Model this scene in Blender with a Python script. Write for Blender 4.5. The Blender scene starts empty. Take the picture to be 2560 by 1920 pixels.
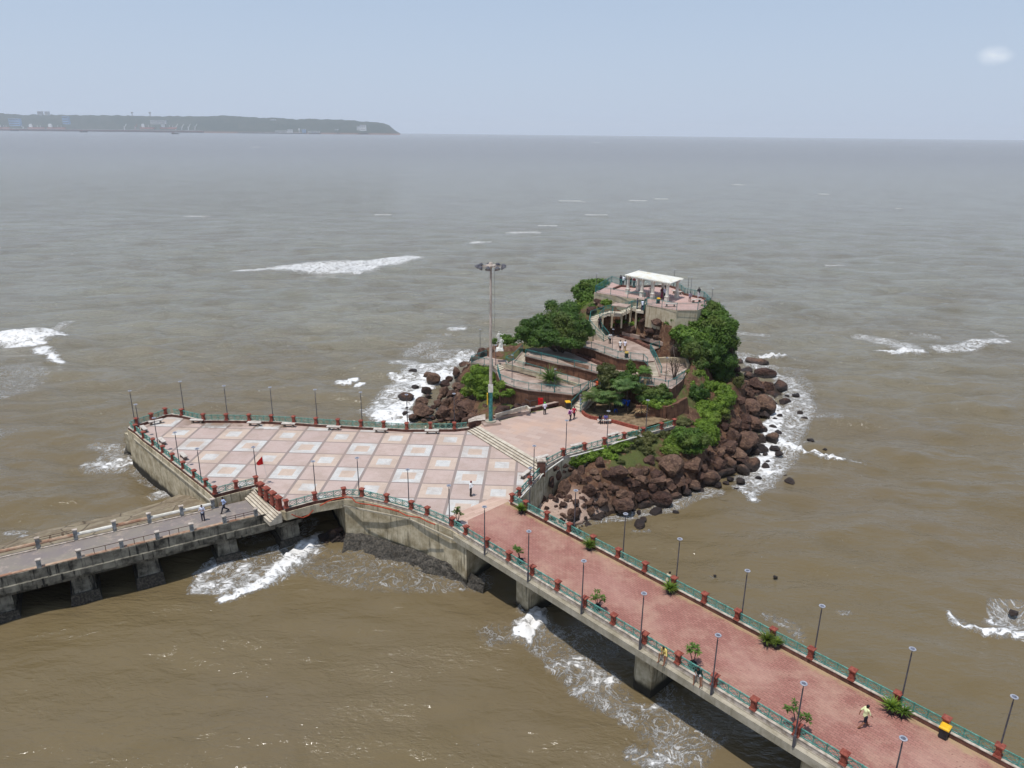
import bpy, bmesh, math, random
import numpy as np
from mathutils import Vector, Matrix, noise
R=math.radians
# ---------------------------------------------------------------- camera, world, sun, exposure
S=bpy.context.scene
CAMZ=41.0; FPX=1850.0; PITCH=R(18.78); ROLL=R(0.62)
cam=bpy.data.cameras.new('Camera'); co=bpy.data.objects.new('Camera',cam); S.collection.objects.link(co)
cam.sensor_width=36; cam.lens=FPX/2560*36; cam.clip_start=.5; cam.clip_end=60000
co.matrix_world=Matrix.Translation((0,0,CAMZ))@Matrix.Rotation(math.pi/2-PITCH,4,'X')@Matrix.Rotation(ROLL,4,'Z')
S.camera=co
SUN_EL=R(73); SUN_AZ=R(222)      # azimuth clockwise from +Y: behind and left of the camera
w=bpy.data.worlds.new('World'); S.world=w; w.use_nodes=True
nt=w.node_tree; bg=nt.nodes['Background']
sky=nt.nodes.new('ShaderNodeTexSky'); sky.sky_type='NISHITA'; sky.sun_disc=False
sky.sun_elevation=SUN_EL; sky.sun_rotation=SUN_AZ; sky.air_density=1.0; sky.dust_density=3.0; sky.ozone_density=2.0
# hazy coastal sky: the physical sky veiled by thin high haze; one small cloud near the right
tc=nt.nodes.new('ShaderNodeTexCoord')
mx=nt.nodes.new('ShaderNodeMix'); mx.data_type='RGBA'; mx.inputs[0].default_value=.85
nt.links.new(sky.outputs[0],mx.inputs[6]); 
sz_=nt.nodes.new('ShaderNodeSeparateXYZ'); nt.links.new(tc.outputs['Generated'],sz_.inputs[0]); vr=nt.nodes.new('ShaderNodeMapRange'); vr.inputs[1].default_value=.0; vr.inputs[2].default_value=.22; nt.links.new(sz_.outputs[2],vr.inputs[0])
vm=nt.nodes.new('ShaderNodeMix'); vm.data_type='RGBA'; vm.inputs[6].default_value=(4.9,5.75,7.1,1); vm.inputs[7].default_value=(3.75,4.8,6.35,1); nt.links.new(vr.outputs[0],vm.inputs[0]); 
vr2=nt.nodes.new('ShaderNodeMapRange'); vr2.inputs[1].default_value=.30; vr2.inputs[2].default_value=.85; nt.links.new(sz_.outputs[2],vr2.inputs[0])
vm2=nt.nodes.new('ShaderNodeMix'); vm2.data_type='RGBA'; vm2.inputs[7].default_value=(1.7,2.6,4.3,1); nt.links.new(vr2.outputs[0],vm2.inputs[0]); nt.links.new(vm.outputs[2],vm2.inputs[6]); nt.links.new(vm2.outputs[2],mx.inputs[7])
cd=nt.nodes.new('ShaderNodeVectorMath'); cd.operation='DISTANCE'
mp=nt.nodes.new('ShaderNodeMapping'); mp.inputs['Scale'].default_value=(1,1,1.9)
nt.links.new(tc.outputs['Generated'],mp.inputs[0])
nz=nt.nodes.new('ShaderNodeTexNoise'); nz.inputs['Scale'].default_value=38; nz.inputs['Detail'].default_value=6
nt.links.new(mp.outputs[0],nz.inputs[0])
CLOUD=True
if CLOUD:
    px,py=2488,139
    u=(px-1280)/FPX; v=(py-960)/FPX; cr_,sr_=math.cos(ROLL),math.sin(ROLL)
    u2=u*cr_+v*sr_; v2=-u*sr_+v*cr_
    dv=Vector((u2,math.cos(PITCH)-v2*math.sin(PITCH),-math.sin(PITCH)-v2*math.cos(PITCH))).normalized()
    cd.inputs[1].default_value=(dv.x,dv.y,dv.z*1.9); nt.links.new(mp.outputs[0],cd.inputs[0])
    mr=nt.nodes.new('ShaderNodeMapRange'); mr.inputs[1].default_value=.027; mr.inputs[2].default_value=0; mr.inputs[3].default_value=0; mr.inputs[4].default_value=1
    nt.links.new(cd.outputs['Value'],mr.inputs[0])
    ml=nt.nodes.new('ShaderNodeMath'); ml.operation='MULTIPLY'; nt.links.new(mr.outputs[0],ml.inputs[0]); nt.links.new(nz.outputs[0],ml.inputs[1])
    m2=nt.nodes.new('ShaderNodeMapRange'); m2.inputs[1].default_value=.12; m2.inputs[2].default_value=.55; m2.inputs[4].default_value=.55
    nt.links.new(ml.outputs[0],m2.inputs[0])
    m3=nt.nodes.new('ShaderNodeMix'); m3.data_type='RGBA'; m3.inputs[7].default_value=(8.5,8.8,9.2,1)
    nt.links.new(m2.outputs[0],m3.inputs[0]); nt.links.new(mx.outputs[2],m3.inputs[6]); nt.links.new(m3.outputs[2],bg.inputs[0])
else: nt.links.new(mx.outputs[2],bg.inputs[0])
bg.inputs[1].default_value=.14
sl=bpy.data.lights.new('Sun','SUN'); sl.energy=4.2; sl.angle=R(.6); sl.color=(1,.965,.91)
so=bpy.data.objects.new('Sun',sl); S.collection.objects.link(so)
sd=Vector((math.sin(SUN_AZ)*math.cos(SUN_EL),math.cos(SUN_AZ)*math.cos(SUN_EL),math.sin(SUN_EL)))
so.rotation_euler=sd.to_track_quat('Z','Y').to_euler()
S.view_settings.view_transform='Standard'; S.view_settings.look='None'; S.view_settings.exposure=-.24; S.view_settings.gamma=1
try: S.cycles.volume_bounces=1; S.cycles.max_bounces=6
except Exception: pass
# ---------------------------------------------------------------- survey: ray through a photo detail met with a level z
CR=dict(a=(280,940,.23508),b=(0,1160,.23508),c=(480,1140,.23508),d=(780,940,.23508),e=(1160,1160,.23508),f=(1160,640,.15371),g=(1440,640,.18987),h=(1150,840,.18987),i=(1400,840,.18987),j=(1280,1000,.23508),k=(1660,840,.23508),l=(1240,1300,.23508),m=(1600,1400,.23508),n=(2040,1530,.23508),o=(0,240,.23508),p=(480,240,.28029),q=(1160,820,.1085),r=(1360,820,.1085),s=(1420,940,.1085),t=(1460,680,.1085),u=(1600,680,.1085),v=(940,840,.13562),w=(0,700,.31646),x=(500,440,.31646),y=(1860,640,.31646),z=(0,1395,.31646),A=(700,1395,.31646),B=(1300,1395,.31646),C=(1000,1040,.18083),D=(0,0,1.15732),Z=(0,0,1))
def ray(c,x,y):
    ox,oy,s=CR[c]; u=(ox+x*s-1280)/FPX; v=(oy+y*s-960)/FPX
    cr,sr=math.cos(ROLL),math.sin(ROLL); u2=u*cr+v*sr; v2=-u*sr+v*cr
    return Vector((u2,math.cos(PITCH)-v2*math.sin(PITCH),-math.sin(PITCH)-v2*math.cos(PITCH)))
def W(c,x,y,z):
    r=ray(c,x,y); t=(z-CAMZ)/r.z; return Vector((r.x*t,r.y*t,z))
def Ws(c,z,*pts): return [W(c,x,y,z) for x,y in pts]
def depth(p): return p.y*math.cos(PITCH)-(p.z-CAMZ)*math.sin(PITCH)
def pxm(c,p): return CR[c][2]*depth(p)/FPX     # metres per crop pixel at p
rnd=random.Random(7)
COL=S.collection
# ---------------------------------------------------------------- object helpers
def tag(o,label=None,cat=None,group=None,kind=None):
    for k_,v_ in (('label',label),('category',cat),('group',group),('kind',kind)):
        if v_: o[k_]=v_
    return o
def empty(name,loc,label,cat,group=None,rz=0):
    o=bpy.data.objects.new(name,None); COL.objects.link(o); o.location=loc; o.rotation_euler=(0,0,rz); o.empty_display_size=.2
    return tag(o,label,cat,group)
def dup(root,loc,rz=0,label=None,group=None,scale=None):
    r=root.copy(); COL.objects.link(r); r.location=loc; r.rotation_euler=(0,0,rz)
    if scale: r.scale=scale
    if label: r['label']=label
    if group: r['group']=group
    for ch in list(root.children):
        c=ch.copy(); COL.objects.link(c); c.parent=r
        for g in ch.children:
            d=g.copy(); COL.objects.link(d); d.parent=c
    return r
class MB:
    def __init__(s): s.v=[]; s.f=[]; s.sm=False
    def add(s,vs,fs):
        n=len(s.v); s.v+= [tuple(p) for p in vs]; s.f+=[tuple(i+n for i in f) for f in fs]; return s
    def box(s,c,d,rz=0,tilt=None):
        m=Matrix.Rotation(rz,3,'Z')
        if tilt: m=m@Matrix.Rotation(tilt[0],3,'X')@Matrix.Rotation(tilt[1],3,'Y')
        c=Vector(c); vs=[c+m@Vector((x*d[0]/2,y*d[1]/2,z*d[2]/2)) for x in(-1,1) for y in(-1,1) for z in(-1,1)]
        return s.add(vs,[(0,1,3,2),(4,6,7,5),(0,4,5,1),(2,3,7,6),(0,2,6,4),(1,5,7,3)])
    def frus(s,c,b,t,h,rz=0):   # tapered box standing on c
        c=Vector(c); m=Matrix.Rotation(rz,3,'Z'); vs=[]
        for z,d in((0,b),(h,t)): vs+=[c+m@Vector((x*d[0]/2,y*d[1]/2,z)) for x,y in((-1,-1),(1,-1),(1,1),(-1,1))]
        return s.add(vs,[(3,2,1,0),(4,5,6,7),(0,1,5,4),(1,2,6,5),(2,3,7,6),(3,0,4,7)])
    def prism(s,poly,z0,z1):
        n=len(poly); a=sum(poly[i][0]*poly[(i+1)%n][1]-poly[(i+1)%n][0]*poly[i][1] for i in range(n))
        P=list(poly) if a>0 else list(poly)[::-1]
        f=lambda z,p:(p[0],p[1],(p[2]+z) if z1 is None else z)
        vs=[(p[0],p[1],z0) for p in P]+[(p[0],p[1],p[2] if z1 is None else z1) for p in P]
        return s.add(vs,[tuple(range(n))[::-1],tuple(range(n,2*n))]+[(i,(i+1)%n,n+(i+1)%n,n+i) for i in range(n)])
    def tube(s,path,r,n=8,r2=None,cap=True):
        path=[Vector(p) for p in path]; k=len(path); vs=[]; 
        for i,p in enumerate(path):
            d=(path[min(i+1,k-1)]-path[max(i-1,0)]).normalized()
            up=Vector((0,0,1)) if abs(d.z)<.9 else Vector((1,0,0))
            a=d.cross(up).normalized(); b=d.cross(a)
            q=(r if r2 is None else r+(r2-r)*i/max(1,k-1)) if not isinstance(r,(list,tuple)) else r[i]
            vs+=[p+(a*math.cos(2*math.pi*j/n)+b*math.sin(2*math.pi*j/n))*q for j in range(n)]
        fs=[(i*n+j,i*n+(j+1)%n,(i+1)*n+(j+1)%n,(i+1)*n+j) for i in range(k-1) for j in range(n)]
        if cap: fs+=[tuple(range(n))[::-1],tuple(range((k-1)*n,k*n))]
        return s.add(vs,fs)
    def lathe(s,c,prof,n=16,cap=True):
        c=Vector(c); vs=[c+Vector((r*math.cos(2*math.pi*j/n),r*math.sin(2*math.pi*j/n),z)) for r,z in prof for j in range(n)]; k=len(prof)
        fs=[(i*n+j,i*n+(j+1)%n,(i+1)*n+(j+1)%n,(i+1)*n+j) for i in range(k-1) for j in range(n)]
        if cap: fs+=[tuple(range(n))[::-1],tuple(range((k-1)*n,k*n))]
        return s.add(vs,fs)
    def bar(s,a,b,w,h):
        a,b=Vector(a),Vector(b); d=b-a; L=d.length
        if L<1e-4: return s
        d/=L; sdv=Vector((-d.y,d.x,0)); 
        if sdv.length<1e-3: sdv=Vector((1,0,0))
        sdv.normalize(); up=d.cross(sdv)
        vs=[p+sdv*x*w/2+up*y*h/2 for p in(a,b) for x,y in((-1,-1),(1,-1),(1,1),(-1,1))]
        return s.add(vs,[(3,2,1,0),(4,5,6,7),(0,1,5,4),(1,2,6,5),(2,3,7,6),(3,0,4,7)])
    def build(s,name,mat,parent=None,smooth=False,local=False,org=None):
        me=bpy.data.meshes.new(name); v=s.v
        off=Vector((0,0,0))
        if parent is not None and not local:
            off=Vector(parent.location)
            p=parent
            while p.parent is not None: p=p.parent; off+=Vector(p.location)
        if org is not None: off=Vector(org)
        if off.length: v=[(p[0]-off.x,p[1]-off.y,p[2]-off.z) for p in v]
        me.from_pydata(v,[],s.f); me.update()
        bm=bmesh.new(); bm.from_mesh(me); bmesh.ops.recalc_face_normals(bm,faces=bm.faces); bm.to_mesh(me); bm.free()
        if mat: me.materials.append(mat)
        if smooth: me.polygons.foreach_set('use_smooth',[True]*len(me.polygons))
        o=bpy.data.objects.new(name,me); COL.objects.link(o)
        if parent is not None: o.parent=parent
        if org is not None: o.location=org
        return o
# ---------------------------------------------------------------- materials
def srgb(r,g,b):
    return tuple(((c/255+.055)/1.055)**2.4 if c/255>.04045 else c/255/12.92 for c in(r,g,b))
class NT:
    def __init__(s,name):
        s.m=bpy.data.materials.new(name); s.m.use_nodes=True; s.t=s.m.node_tree; s.b=s.t.nodes['Principled BSDF']
    def n(s,ty,**k):
        x=s.t.nodes.new('ShaderNode'+ty)
        for a,b in k.items(): setattr(x,a,b)
        return x
    def set(s,inp,val):
        if hasattr(val,'is_output') or isinstance(val,bpy.types.NodeSocket): s.t.links.new(val,inp)
        else:
            if isinstance(val,tuple) and len(val)==3 and inp.type=='RGBA': val=val+(1,)
            inp.default_value=val
    def M(s,op,a,b=0.,c=None,clamp=False):
        x=s.n('Math',operation=op,use_clamp=clamp); s.set(x.inputs[0],a)
        if b is not None: s.set(x.inputs[1],b)
        if c is not None: s.set(x.inputs[2],c)
        return x.outputs[0]
    def step(s,x,a,b): # smooth 0..1
        m=s.n('MapRange',interpolation_type='SMOOTHSTEP'); s.set(m.inputs[0],x); s.set(m.inputs[1],a); s.set(m.inputs[2],b); return m.outputs[0]
    def mix(s,f,a,b,mode='MIX'):
        x=s.n('Mix',data_type='RGBA',blend_type=mode); s.set(x.inputs[0],f); s.set(x.inputs[6],a); s.set(x.inputs[7],b); return x.outputs[2]
    def noise(s,vec,scale,detail=4,rough=.5,dist=0.,out=0):
        x=s.n('TexNoise'); s.set(x.inputs['Vector'],vec); x.inputs['Scale'].default_value=scale; x.inputs['Detail'].default_value=detail; x.inputs['Roughness'].default_value=rough; x.inputs['Distortion'].default_value=dist
        return x.outputs[out]
    def obj(s): return s.n('TexCoord').outputs['Object']
    def pos(s): return s.n('NewGeometry').outputs['Position']
    def mapv(s,vec,scale=(1,1,1),rot=(0,0,0),loc=(0,0,0)):
        x=s.n('Mapping'); s.set(x.inputs[0],vec); x.inputs['Scale'].default_value=scale; x.inputs['Rotation'].default_value=rot; x.inputs['Location'].default_value=loc; return x.outputs[0]
    def xyz(s,vec):
        x=s.n('SeparateXYZ'); s.set(x.inputs[0],vec); return x.outputs
    def bump(s,h,strength=.5,dist=.1):
        x=s.n('Bump'); x.inputs['Strength'].default_value=strength; x.inputs['Distance'].default_value=dist; s.set(x.inputs['Height'],h); s.set(s.b.inputs['Normal'],x.outputs[0])
    def fin(s,col,rough=.85,spec=.3,metal=0):
        s.set(s.b.inputs['Base Color'],col); s.set(s.b.inputs['Roughness'],rough); s.b.inputs['Specular IOR Level'].default_value=spec; s.b.inputs['Metallic'].default_value=metal
        return s.m
def plain(name,c1,c2=None,rough=.8,scale=2.,bump=0.,spec=.3,metal=0,detail=5,contrast=(.35,.65)):
    t=NT(name); p=t.pos(); c2=c2 or tuple(x*.72 for x in c1)
    n=t.noise(p,scale,detail,.6); col=t.mix(t.step(n,*contrast),c2,c1)
    if bump: t.bump(t.noise(p,scale*3,6,.65),bump,.08)
    return t.fin(col,rough,spec,metal)
def concrete(name,base,dark,streak=(.14,.12,.08),amt=.8,rough=.9,panel=0):
    t=NT(name); p=t.pos()
    n=t.noise(p,.9,8,.65); col=t.mix(t.step(n,.3,.7),dark,base)
    st=t.noise(t.mapv(p,(2.6,2.6,.22)),1.4,5,.6); col=t.mix(t.M('MULTIPLY',t.step(st,.52,.68),amt),col,streak)
    z=t.xyz(p)[2]; low=t.step(t.M('ADD',z,t.M('MULTIPLY',n,2.2)),3.4,1.0)
    col=t.mix(t.M('MULTIPLY',low,.5),col,(.10,.082,.04)) if panel else col
    wet=t.step(t.M('ADD',z,t.M('MULTIPLY',n,.8)),1.5,.9)
    if panel: col=t.mix(t.M('MULTIPLY',wet,.95),col,(.018,.016,.013))
    t.bump(t.noise(p,6,8,.7),.35,.05)
    return t.fin(col,rough,.25)
MT={}
MT['teal']=plain('teal_paint',srgb(104,163,150),srgb(70,125,112),.55,3)
MT['teal2']=plain('teal_rail_paint',srgb(70,138,134),srgb(48,104,100),.55,3)
MT['red']=plain('red_pillar_paint',srgb(152,84,68),srgb(122,58,47),.75,4,.15)
MT['kerb']=plain('red_kerb_stone',srgb(116,80,68),srgb(82,54,46),.85,1.6,.2)
MT['cope']=plain('pale_coping',srgb(196,184,172),srgb(150,136,122),.8,2.5,.1)
MT['wall']=concrete('stained_sea_wall',srgb(206,194,168),srgb(150,136,108),panel=1)
MT['conc']=concrete('grey_concrete',srgb(176,168,152),srgb(142,134,116),amt=.35)
MT['beige']=concrete('beige_render',srgb(196,184,160),srgb(170,156,130),srgb(120,90,60),.45)
MT['old']=concrete('weathered_pier_concrete',srgb(140,135,122),srgb(44,41,36),(.012,.011,.010),.95)
MT['pole']=plain('lamp_pole_paint',srgb(92,90,96),srgb(70,70,76),.5,3)
MT['ring']=plain('lamp_ring',srgb(168,170,178),srgb(140,142,152),.4,6)
MT['lens']=plain('lamp_lens',srgb(110,112,124),srgb(86,88,98),.25,6)
MT['bench']=plain('bench_stone',srgb(206,198,188),srgb(176,166,156),.7,3)
MT['benchleg']=plain('bench_leg_stone',srgb(130,118,106),srgb(96,84,74),.8,3)
MT['white']=plain('white_paint',srgb(222,218,208),srgb(196,190,176),.6,1.5)
MT['mast']=plain('mast_pale_paint',srgb(196,182,170),srgb(172,158,146),.5,2)
MT['black']=plain('black_plastic',srgb(48,50,54),srgb(34,35,38),.5,4)
MT['yellow']=plain('yellow_plastic',srgb(238,190,50),srgb(220,170,40),.5,4)
MT['blue']=plain('blue_tarpaulin',srgb(34,92,190),srgb(22,60,140),.55,2)
MT['hose']=plain('orange_hose',srgb(186,82,52),srgb(150,60,36),.6,3)
MT['flag']=plain('red_cloth',srgb(206,36,36),srgb(170,24,26),.8,3)
MT['stucco']=plain('white_stucco',srgb(236,234,226),srgb(208,204,194),.8,2)
MT['brownwall']=concrete('laterite_retaining_wall',srgb(128,92,72),srgb(84,58,46),(.03,.02,.015),.6)
MT['path']=plain('pink_path_paving',srgb(176,156,144),srgb(146,126,114),.85,.7,.1)
MT['stepw']=plain('pale_step_stone',srgb(206,196,178),srgb(178,166,148),.8,1.2)
MT['soil']=plain('bare_soil',srgb(138,118,92),srgb(98,80,60),.95,1.4,.5)
MT['pot']=MT['black']
MT['wood']=plain('timber',srgb(190,150,112),srgb(150,112,80),.8,4)
MT['bark']=plain('bark',srgb(92,80,68),srgb(58,48,40),.9,4,.5)
MT['dryleaf']=plain('dry_fronds',srgb(178,150,112),srgb(120,94,64),.9,3)
def rockmat(name,c1,c2,c3):
    t=NT(name); p=t.pos(); o=t.n('ObjectInfo').outputs['Random']
    n=t.noise(p,.8,9,.7); col=t.mix(t.step(n,.34,.66),c2,c1)
    n2=t.noise(p,3.4,8,.7); col=t.mix(t.M('MULTIPLY',t.step(n2,.5,.62),.55),col,c3)
    hv=t.n('HueSaturation'); t.set(hv.inputs['Color'],col); t.set(hv.inputs['Value'],t.M('MULTIPLY_ADD',o,.95,.5)); t.set(hv.inputs['Hue'],t.M('MULTIPLY_ADD',o,.02,.49)); col=hv.outputs[0]
    z=t.xyz(p)[2]; wet=t.step(t.M('ADD',z,t.M('MULTIPLY',n,.9)),1.55,1.0)
    col=t.mix(t.M('MULTIPLY',wet,.85),col,(.022,.018,.017))
    ht=t.M('ADD',t.noise(p,2.2,10,.72),t.M('MULTIPLY',t.noise(p,9,6,.7),.35)); t.bump(ht,1.,.28)
    return t.fin(col,t.M('MULTIPLY_ADD',wet,-.35,.92),.3)
MT['rock']=rockmat('laterite_boulder',srgb(106,80,68),srgb(64,47,41),srgb(134,106,86))
MT['ground']=rockmat('laterite_ground',srgb(120,90,70),srgb(78,56,44),srgb(150,124,96))
def leafmat(name,c1,c2,c3):
    t=NT(name); p=t.pos(); g=t.n('NewGeometry'); r=g.outputs['Random Per Island']
    col=t.mix(r,tuple(x*.7 for x in c1),c2); n=t.noise(p,.8,4,.6); col=t.mix(t.step(n,.44,.60),col,t.mix(r,c2,c3)); n2=t.noise(p,.25,2,.5); col=t.mix(t.M('MULTIPLY',t.step(n2,.52,.66),.35),col,(.16,.15,.04))
    t.b.inputs['Transmission Weight'].default_value=0
    t.fin(col,.55,.35)
    tr=t.n('BsdfTranslucent'); t.set(tr.inputs[0],t.mix(.5,col,(.16,.24,.02)))
    ms=t.n('MixShader'); ms.inputs[0].default_value=.35; t.t.links.new(t.b.outputs[0],ms.inputs[1]); t.t.links.new(tr.outputs[0],ms.inputs[2])
    t.t.links.new(ms.outputs[0],t.t.nodes['Material Output'].inputs[0]); return t.m
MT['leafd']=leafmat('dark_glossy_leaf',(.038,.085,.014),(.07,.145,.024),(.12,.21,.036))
MT['leafm']=leafmat('mid_green_leaf',(.055,.115,.016),(.105,.195,.028),(.155,.255,.045))
MT['leafl']=leafmat('bright_creeper_leaf',(.10,.18,.015),(.18,.29,.03),(.25,.36,.05))
MT['leafg']=leafmat('glossy_light_leaf',(.07,.14,.016),(.13,.23,.03),(.20,.31,.05))
MT['leafo']=leafmat('olive_leaf',(.07,.085,.02),(.12,.13,.04),(.16,.16,.06))
MT['leafp']=leafmat('palm_frond',(.05,.11,.025),(.11,.20,.05),(.19,.25,.09))
# plaza tiles -------------------------------------------------
def tilemat():
    t=NT('plaza_tiles'); o=t.obj(); X,Y,Zz=t.xyz(o)
    gx=t.M('DIVIDE',X,3.39); gy=t.M('DIVIDE',Y,-3.45)
    i=t.M('FLOOR',gx); j=t.M('FLOOR',gy); fx=t.M('SUBTRACT',gx,i); fy=t.M('SUBTRACT',gy,j)
    ax=t.M('ABSOLUTE',t.M('SUBTRACT',fx,.5)); ay=t.M('ABSOLUTE',t.M('SUBTRACT',fy,.5)); mxy=t.M('MAXIMUM',ax,ay)
    even=t.M('LESS_THAN',t.M('FLOORED_MODULO',t.M('ADD',i,j),2.),.5); jev=t.M('LESS_THAN',t.M('FLOORED_MODULO',j,2.),.5)
    cell=t.n('TexWhiteNoise',noise_dimensions='2D'); cv=t.n('CombineXYZ'); t.set(cv.inputs[0],i); t.set(cv.inputs[1],j); t.set(cell.inputs['Vector'],cv.outputs[0])
    # small tiles in each cell
    def sub(k):
        a=t.M('FLOOR',t.M('MULTIPLY',gx,k)); b=t.M('FLOOR',t.M('MULTIPLY',gy,k)); c=t.n('CombineXYZ'); t.set(c.inputs[0],a); t.set(c.inputs[1],b)
        wn=t.n('TexWhiteNoise',noise_dimensions='2D'); t.set(wn.inputs['Vector'],c.outputs[0])
        lx=t.M('ABSOLUTE',t.M('SUBTRACT',t.M('FRACT',t.M('MULTIPLY',gx,k)),.5)); ly=t.M('ABSOLUTE',t.M('SUBTRACT',t.M('FRACT',t.M('MULTIPLY',gy,k)),.5))
        return wn.outputs[0],t.M('GREATER_THAN',t.M('MAXIMUM',lx,ly),.485)
    w5,l5=sub(5.7); w8,l8=sub(6.)
    n=t.noise(o,.35,6,.6); n2=t.noise(o,2.5,6,.7)
    pink=t.mix(cell.outputs[0],srgb(182,163,155),srgb(190,170,160)); pink=t.mix(t.M('MULTIPLY',w5,.35),pink,srgb(178,152,142))
    beige=t.mix(t.M('MULTIPLY',w5,.4),srgb(196,176,160),srgb(186,164,147))
    white=t.mix(t.M('MULTIPLY',t.step(t.noise(t.mapv(o,(1,3,1),(0,0,.5)),1.6,8,.7,1.5),.5,.62),.6),srgb(206,203,197),srgb(166,168,170)); white=t.mix(t.M('MULTIPLY',cell.outputs[0],.35),white,srgb(188,176,168)); white=t.mix(t.M('MULTIPLY',w8,.4),white,srgb(186,189,188))
    core=t.M('LESS_THAN',mxy,.24); 
    ring=t.mix(core,white,beige); bei=t.mix(core,beige,white)
    ft=t.mix(jev,bei,ring); col=t.mix(even,pink,ft)
    col=t.mix(t.M('MULTIPLY',l5,.22),col,srgb(150,128,118))
    jx=t.M('GREATER_THAN',ax,.455); jy=t.M('GREATER_THAN',ay,.468); jn=t.M('MAXIMUM',jx,jy)
    col=t.mix(jn,col,srgb(142,128,122))
    col=t.mix(t.M('MULTIPLY',t.step(n,.42,.66),.45),col,srgb(160,140,126))
    col=t.mix(t.M('MULTIPLY',t.step(n2,.50,.70),.25),col,srgb(140,122,108))
    # damp stain patch along the back kerb
    P=t.pos(); px_,py_,_=t.xyz(P); dm=t.M('MULTIPLY',t.step(py_,85.6,88.2),t.M('MULTIPLY',t.step(px_,-45,-41),t.step(px_,-24,-31)))
    dm=t.M('MULTIPLY',dm,t.step(t.noise(P,.5,5,.6),.46,.52)); col=t.mix(t.M('MULTIPLY',dm,.62),col,srgb(120,98,80))
    t.bump(t.M('MULTIPLY',jn,-1.),.2,.01)
    return t.fin(col,t.M('MULTIPLY_ADD',dm,-.4,.75),.3)
MT['tile']=tilemat()
def brickmat(name,c1,c2,mortar,bw,rh,rot,stain,scale=1.,patch=None,msize=.012):
    t=NT(name); P=t.pos(); v=t.mapv(P,rot=(0,0,rot)); b=t.n('TexBrick'); t.set(b.inputs['Vector'],v)
    b.inputs['Scale'].default_value=scale; b.inputs['Brick Width'].default_value=bw; b.inputs['Row Height'].default_value=rh; b.inputs['Mortar Size'].default_value=msize; b.inputs['Bias'].default_value=0
    b.inputs['Color1'].default_value=c1+(1,); b.inputs['Color2'].default_value=c2+(1,); b.inputs['Mortar'].default_value=mortar+(1,)
    n=t.noise(P,.3,6,.65); col=t.mix(t.M('MULTIPLY',t.step(n,.42,.68),.55),b.outputs[0],stain)
    n3=t.noise(P,2.2,6,.7); col=t.mix(t.M('MULTIPLY',t.step(n3,.62,.75),.4),col,tuple(x*.6 for x in c1))
    if patch:
        vo=t.n('TexVoronoi'); t.set(vo.inputs['Vector'],t.mapv(P,(1.4,2.8,1),(0,0,rot))); vo.inputs['Scale'].default_value=1.3
        pr_=t.M('MULTIPLY',t.M('LESS_THAN',vo.outputs['Distance'],.13),t.step(t.noise(P,.22,2,.5),.50,.60)); col=t.mix(t.M('MULTIPLY',pr_,.75),col,patch)
    if patch:
        X_,Y_,_=t.xyz(P); of=t.M('ADD',t.M('MULTIPLY',t.M('ADD',X_,4.14),.735),t.M('MULTIPLY',t.M('ADD',Y_,-61.05),.678)); en=t.noise(P,1.1,6,.7)
        ed=t.M('MAXIMUM',t.step(t.M('ADD',of,t.M('MULTIPLY',en,1.8)),7.75,8.3),t.step(t.M('SUBTRACT',of,t.M('MULTIPLY',en,1.2)),.1,-.4)); col=t.mix(t.M('MULTIPLY',ed,.75),col,srgb(166,146,110))
        wp_=t.step(t.M('ABSOLUTE',t.M('SUBTRACT',of,3.8)),2.4,.6); col=t.mix(t.M('MULTIPLY',t.M('MULTIPLY',wp_,t.step(t.noise(P,.16,5,.6),.45,.6)),.25),col,srgb(182,142,130))
    t.bump(b.outputs['Fac'],-.4,.02)
    return t.fin(col,.85,.25)
BANG=math.atan2(-.735,.678)
MT['brick']=brickmat('red_brick_paving',srgb(162,114,102),srgb(146,98,88),srgb(126,90,80),.42,.21,-BANG,srgb(182,150,130),patch=srgb(100,62,54),msize=.022)
MT['slab']=brickmat('pink_slab_paving',srgb(186,164,152),srgb(174,150,138),srgb(156,136,126),1.9,.95,R(28),srgb(196,162,140),msize=.015)
MT['band']=brickmat('beige_slab_band',srgb(196,166,150),srgb(178,148,132),srgb(168,140,128),2.4,.3,R(-35),srgb(206,180,160),msize=.01)
MT['dpav']=brickmat('deck_pink_paving',srgb(188,160,152),srgb(178,150,142),srgb(164,138,130),1.2,.6,R(20),srgb(190,150,136),msize=.01)
def oldpav():
    t=NT('worn_pier_paving'); P=t.pos(); n=t.noise(P,.28,7,.65,.4); n2=t.noise(P,1.3,7,.7)
    col=t.mix(t.step(n,.36,.62),srgb(138,130,118),srgb(128,119,116)); col=t.mix(t.M('MULTIPLY',t.step(n2,.5,.66),.5),col,srgb(178,160,146)); col=t.mix(t.M('MULTIPLY',t.step(t.noise(P,5,5,.7),.6,.7),.4),col,srgb(96,88,78))
    t.bump(n2,.4,.05); return t.fin(col,.9,.25)
MT['oldpav']=oldpav()
ZP=5.0; ZU=5.6
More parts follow.
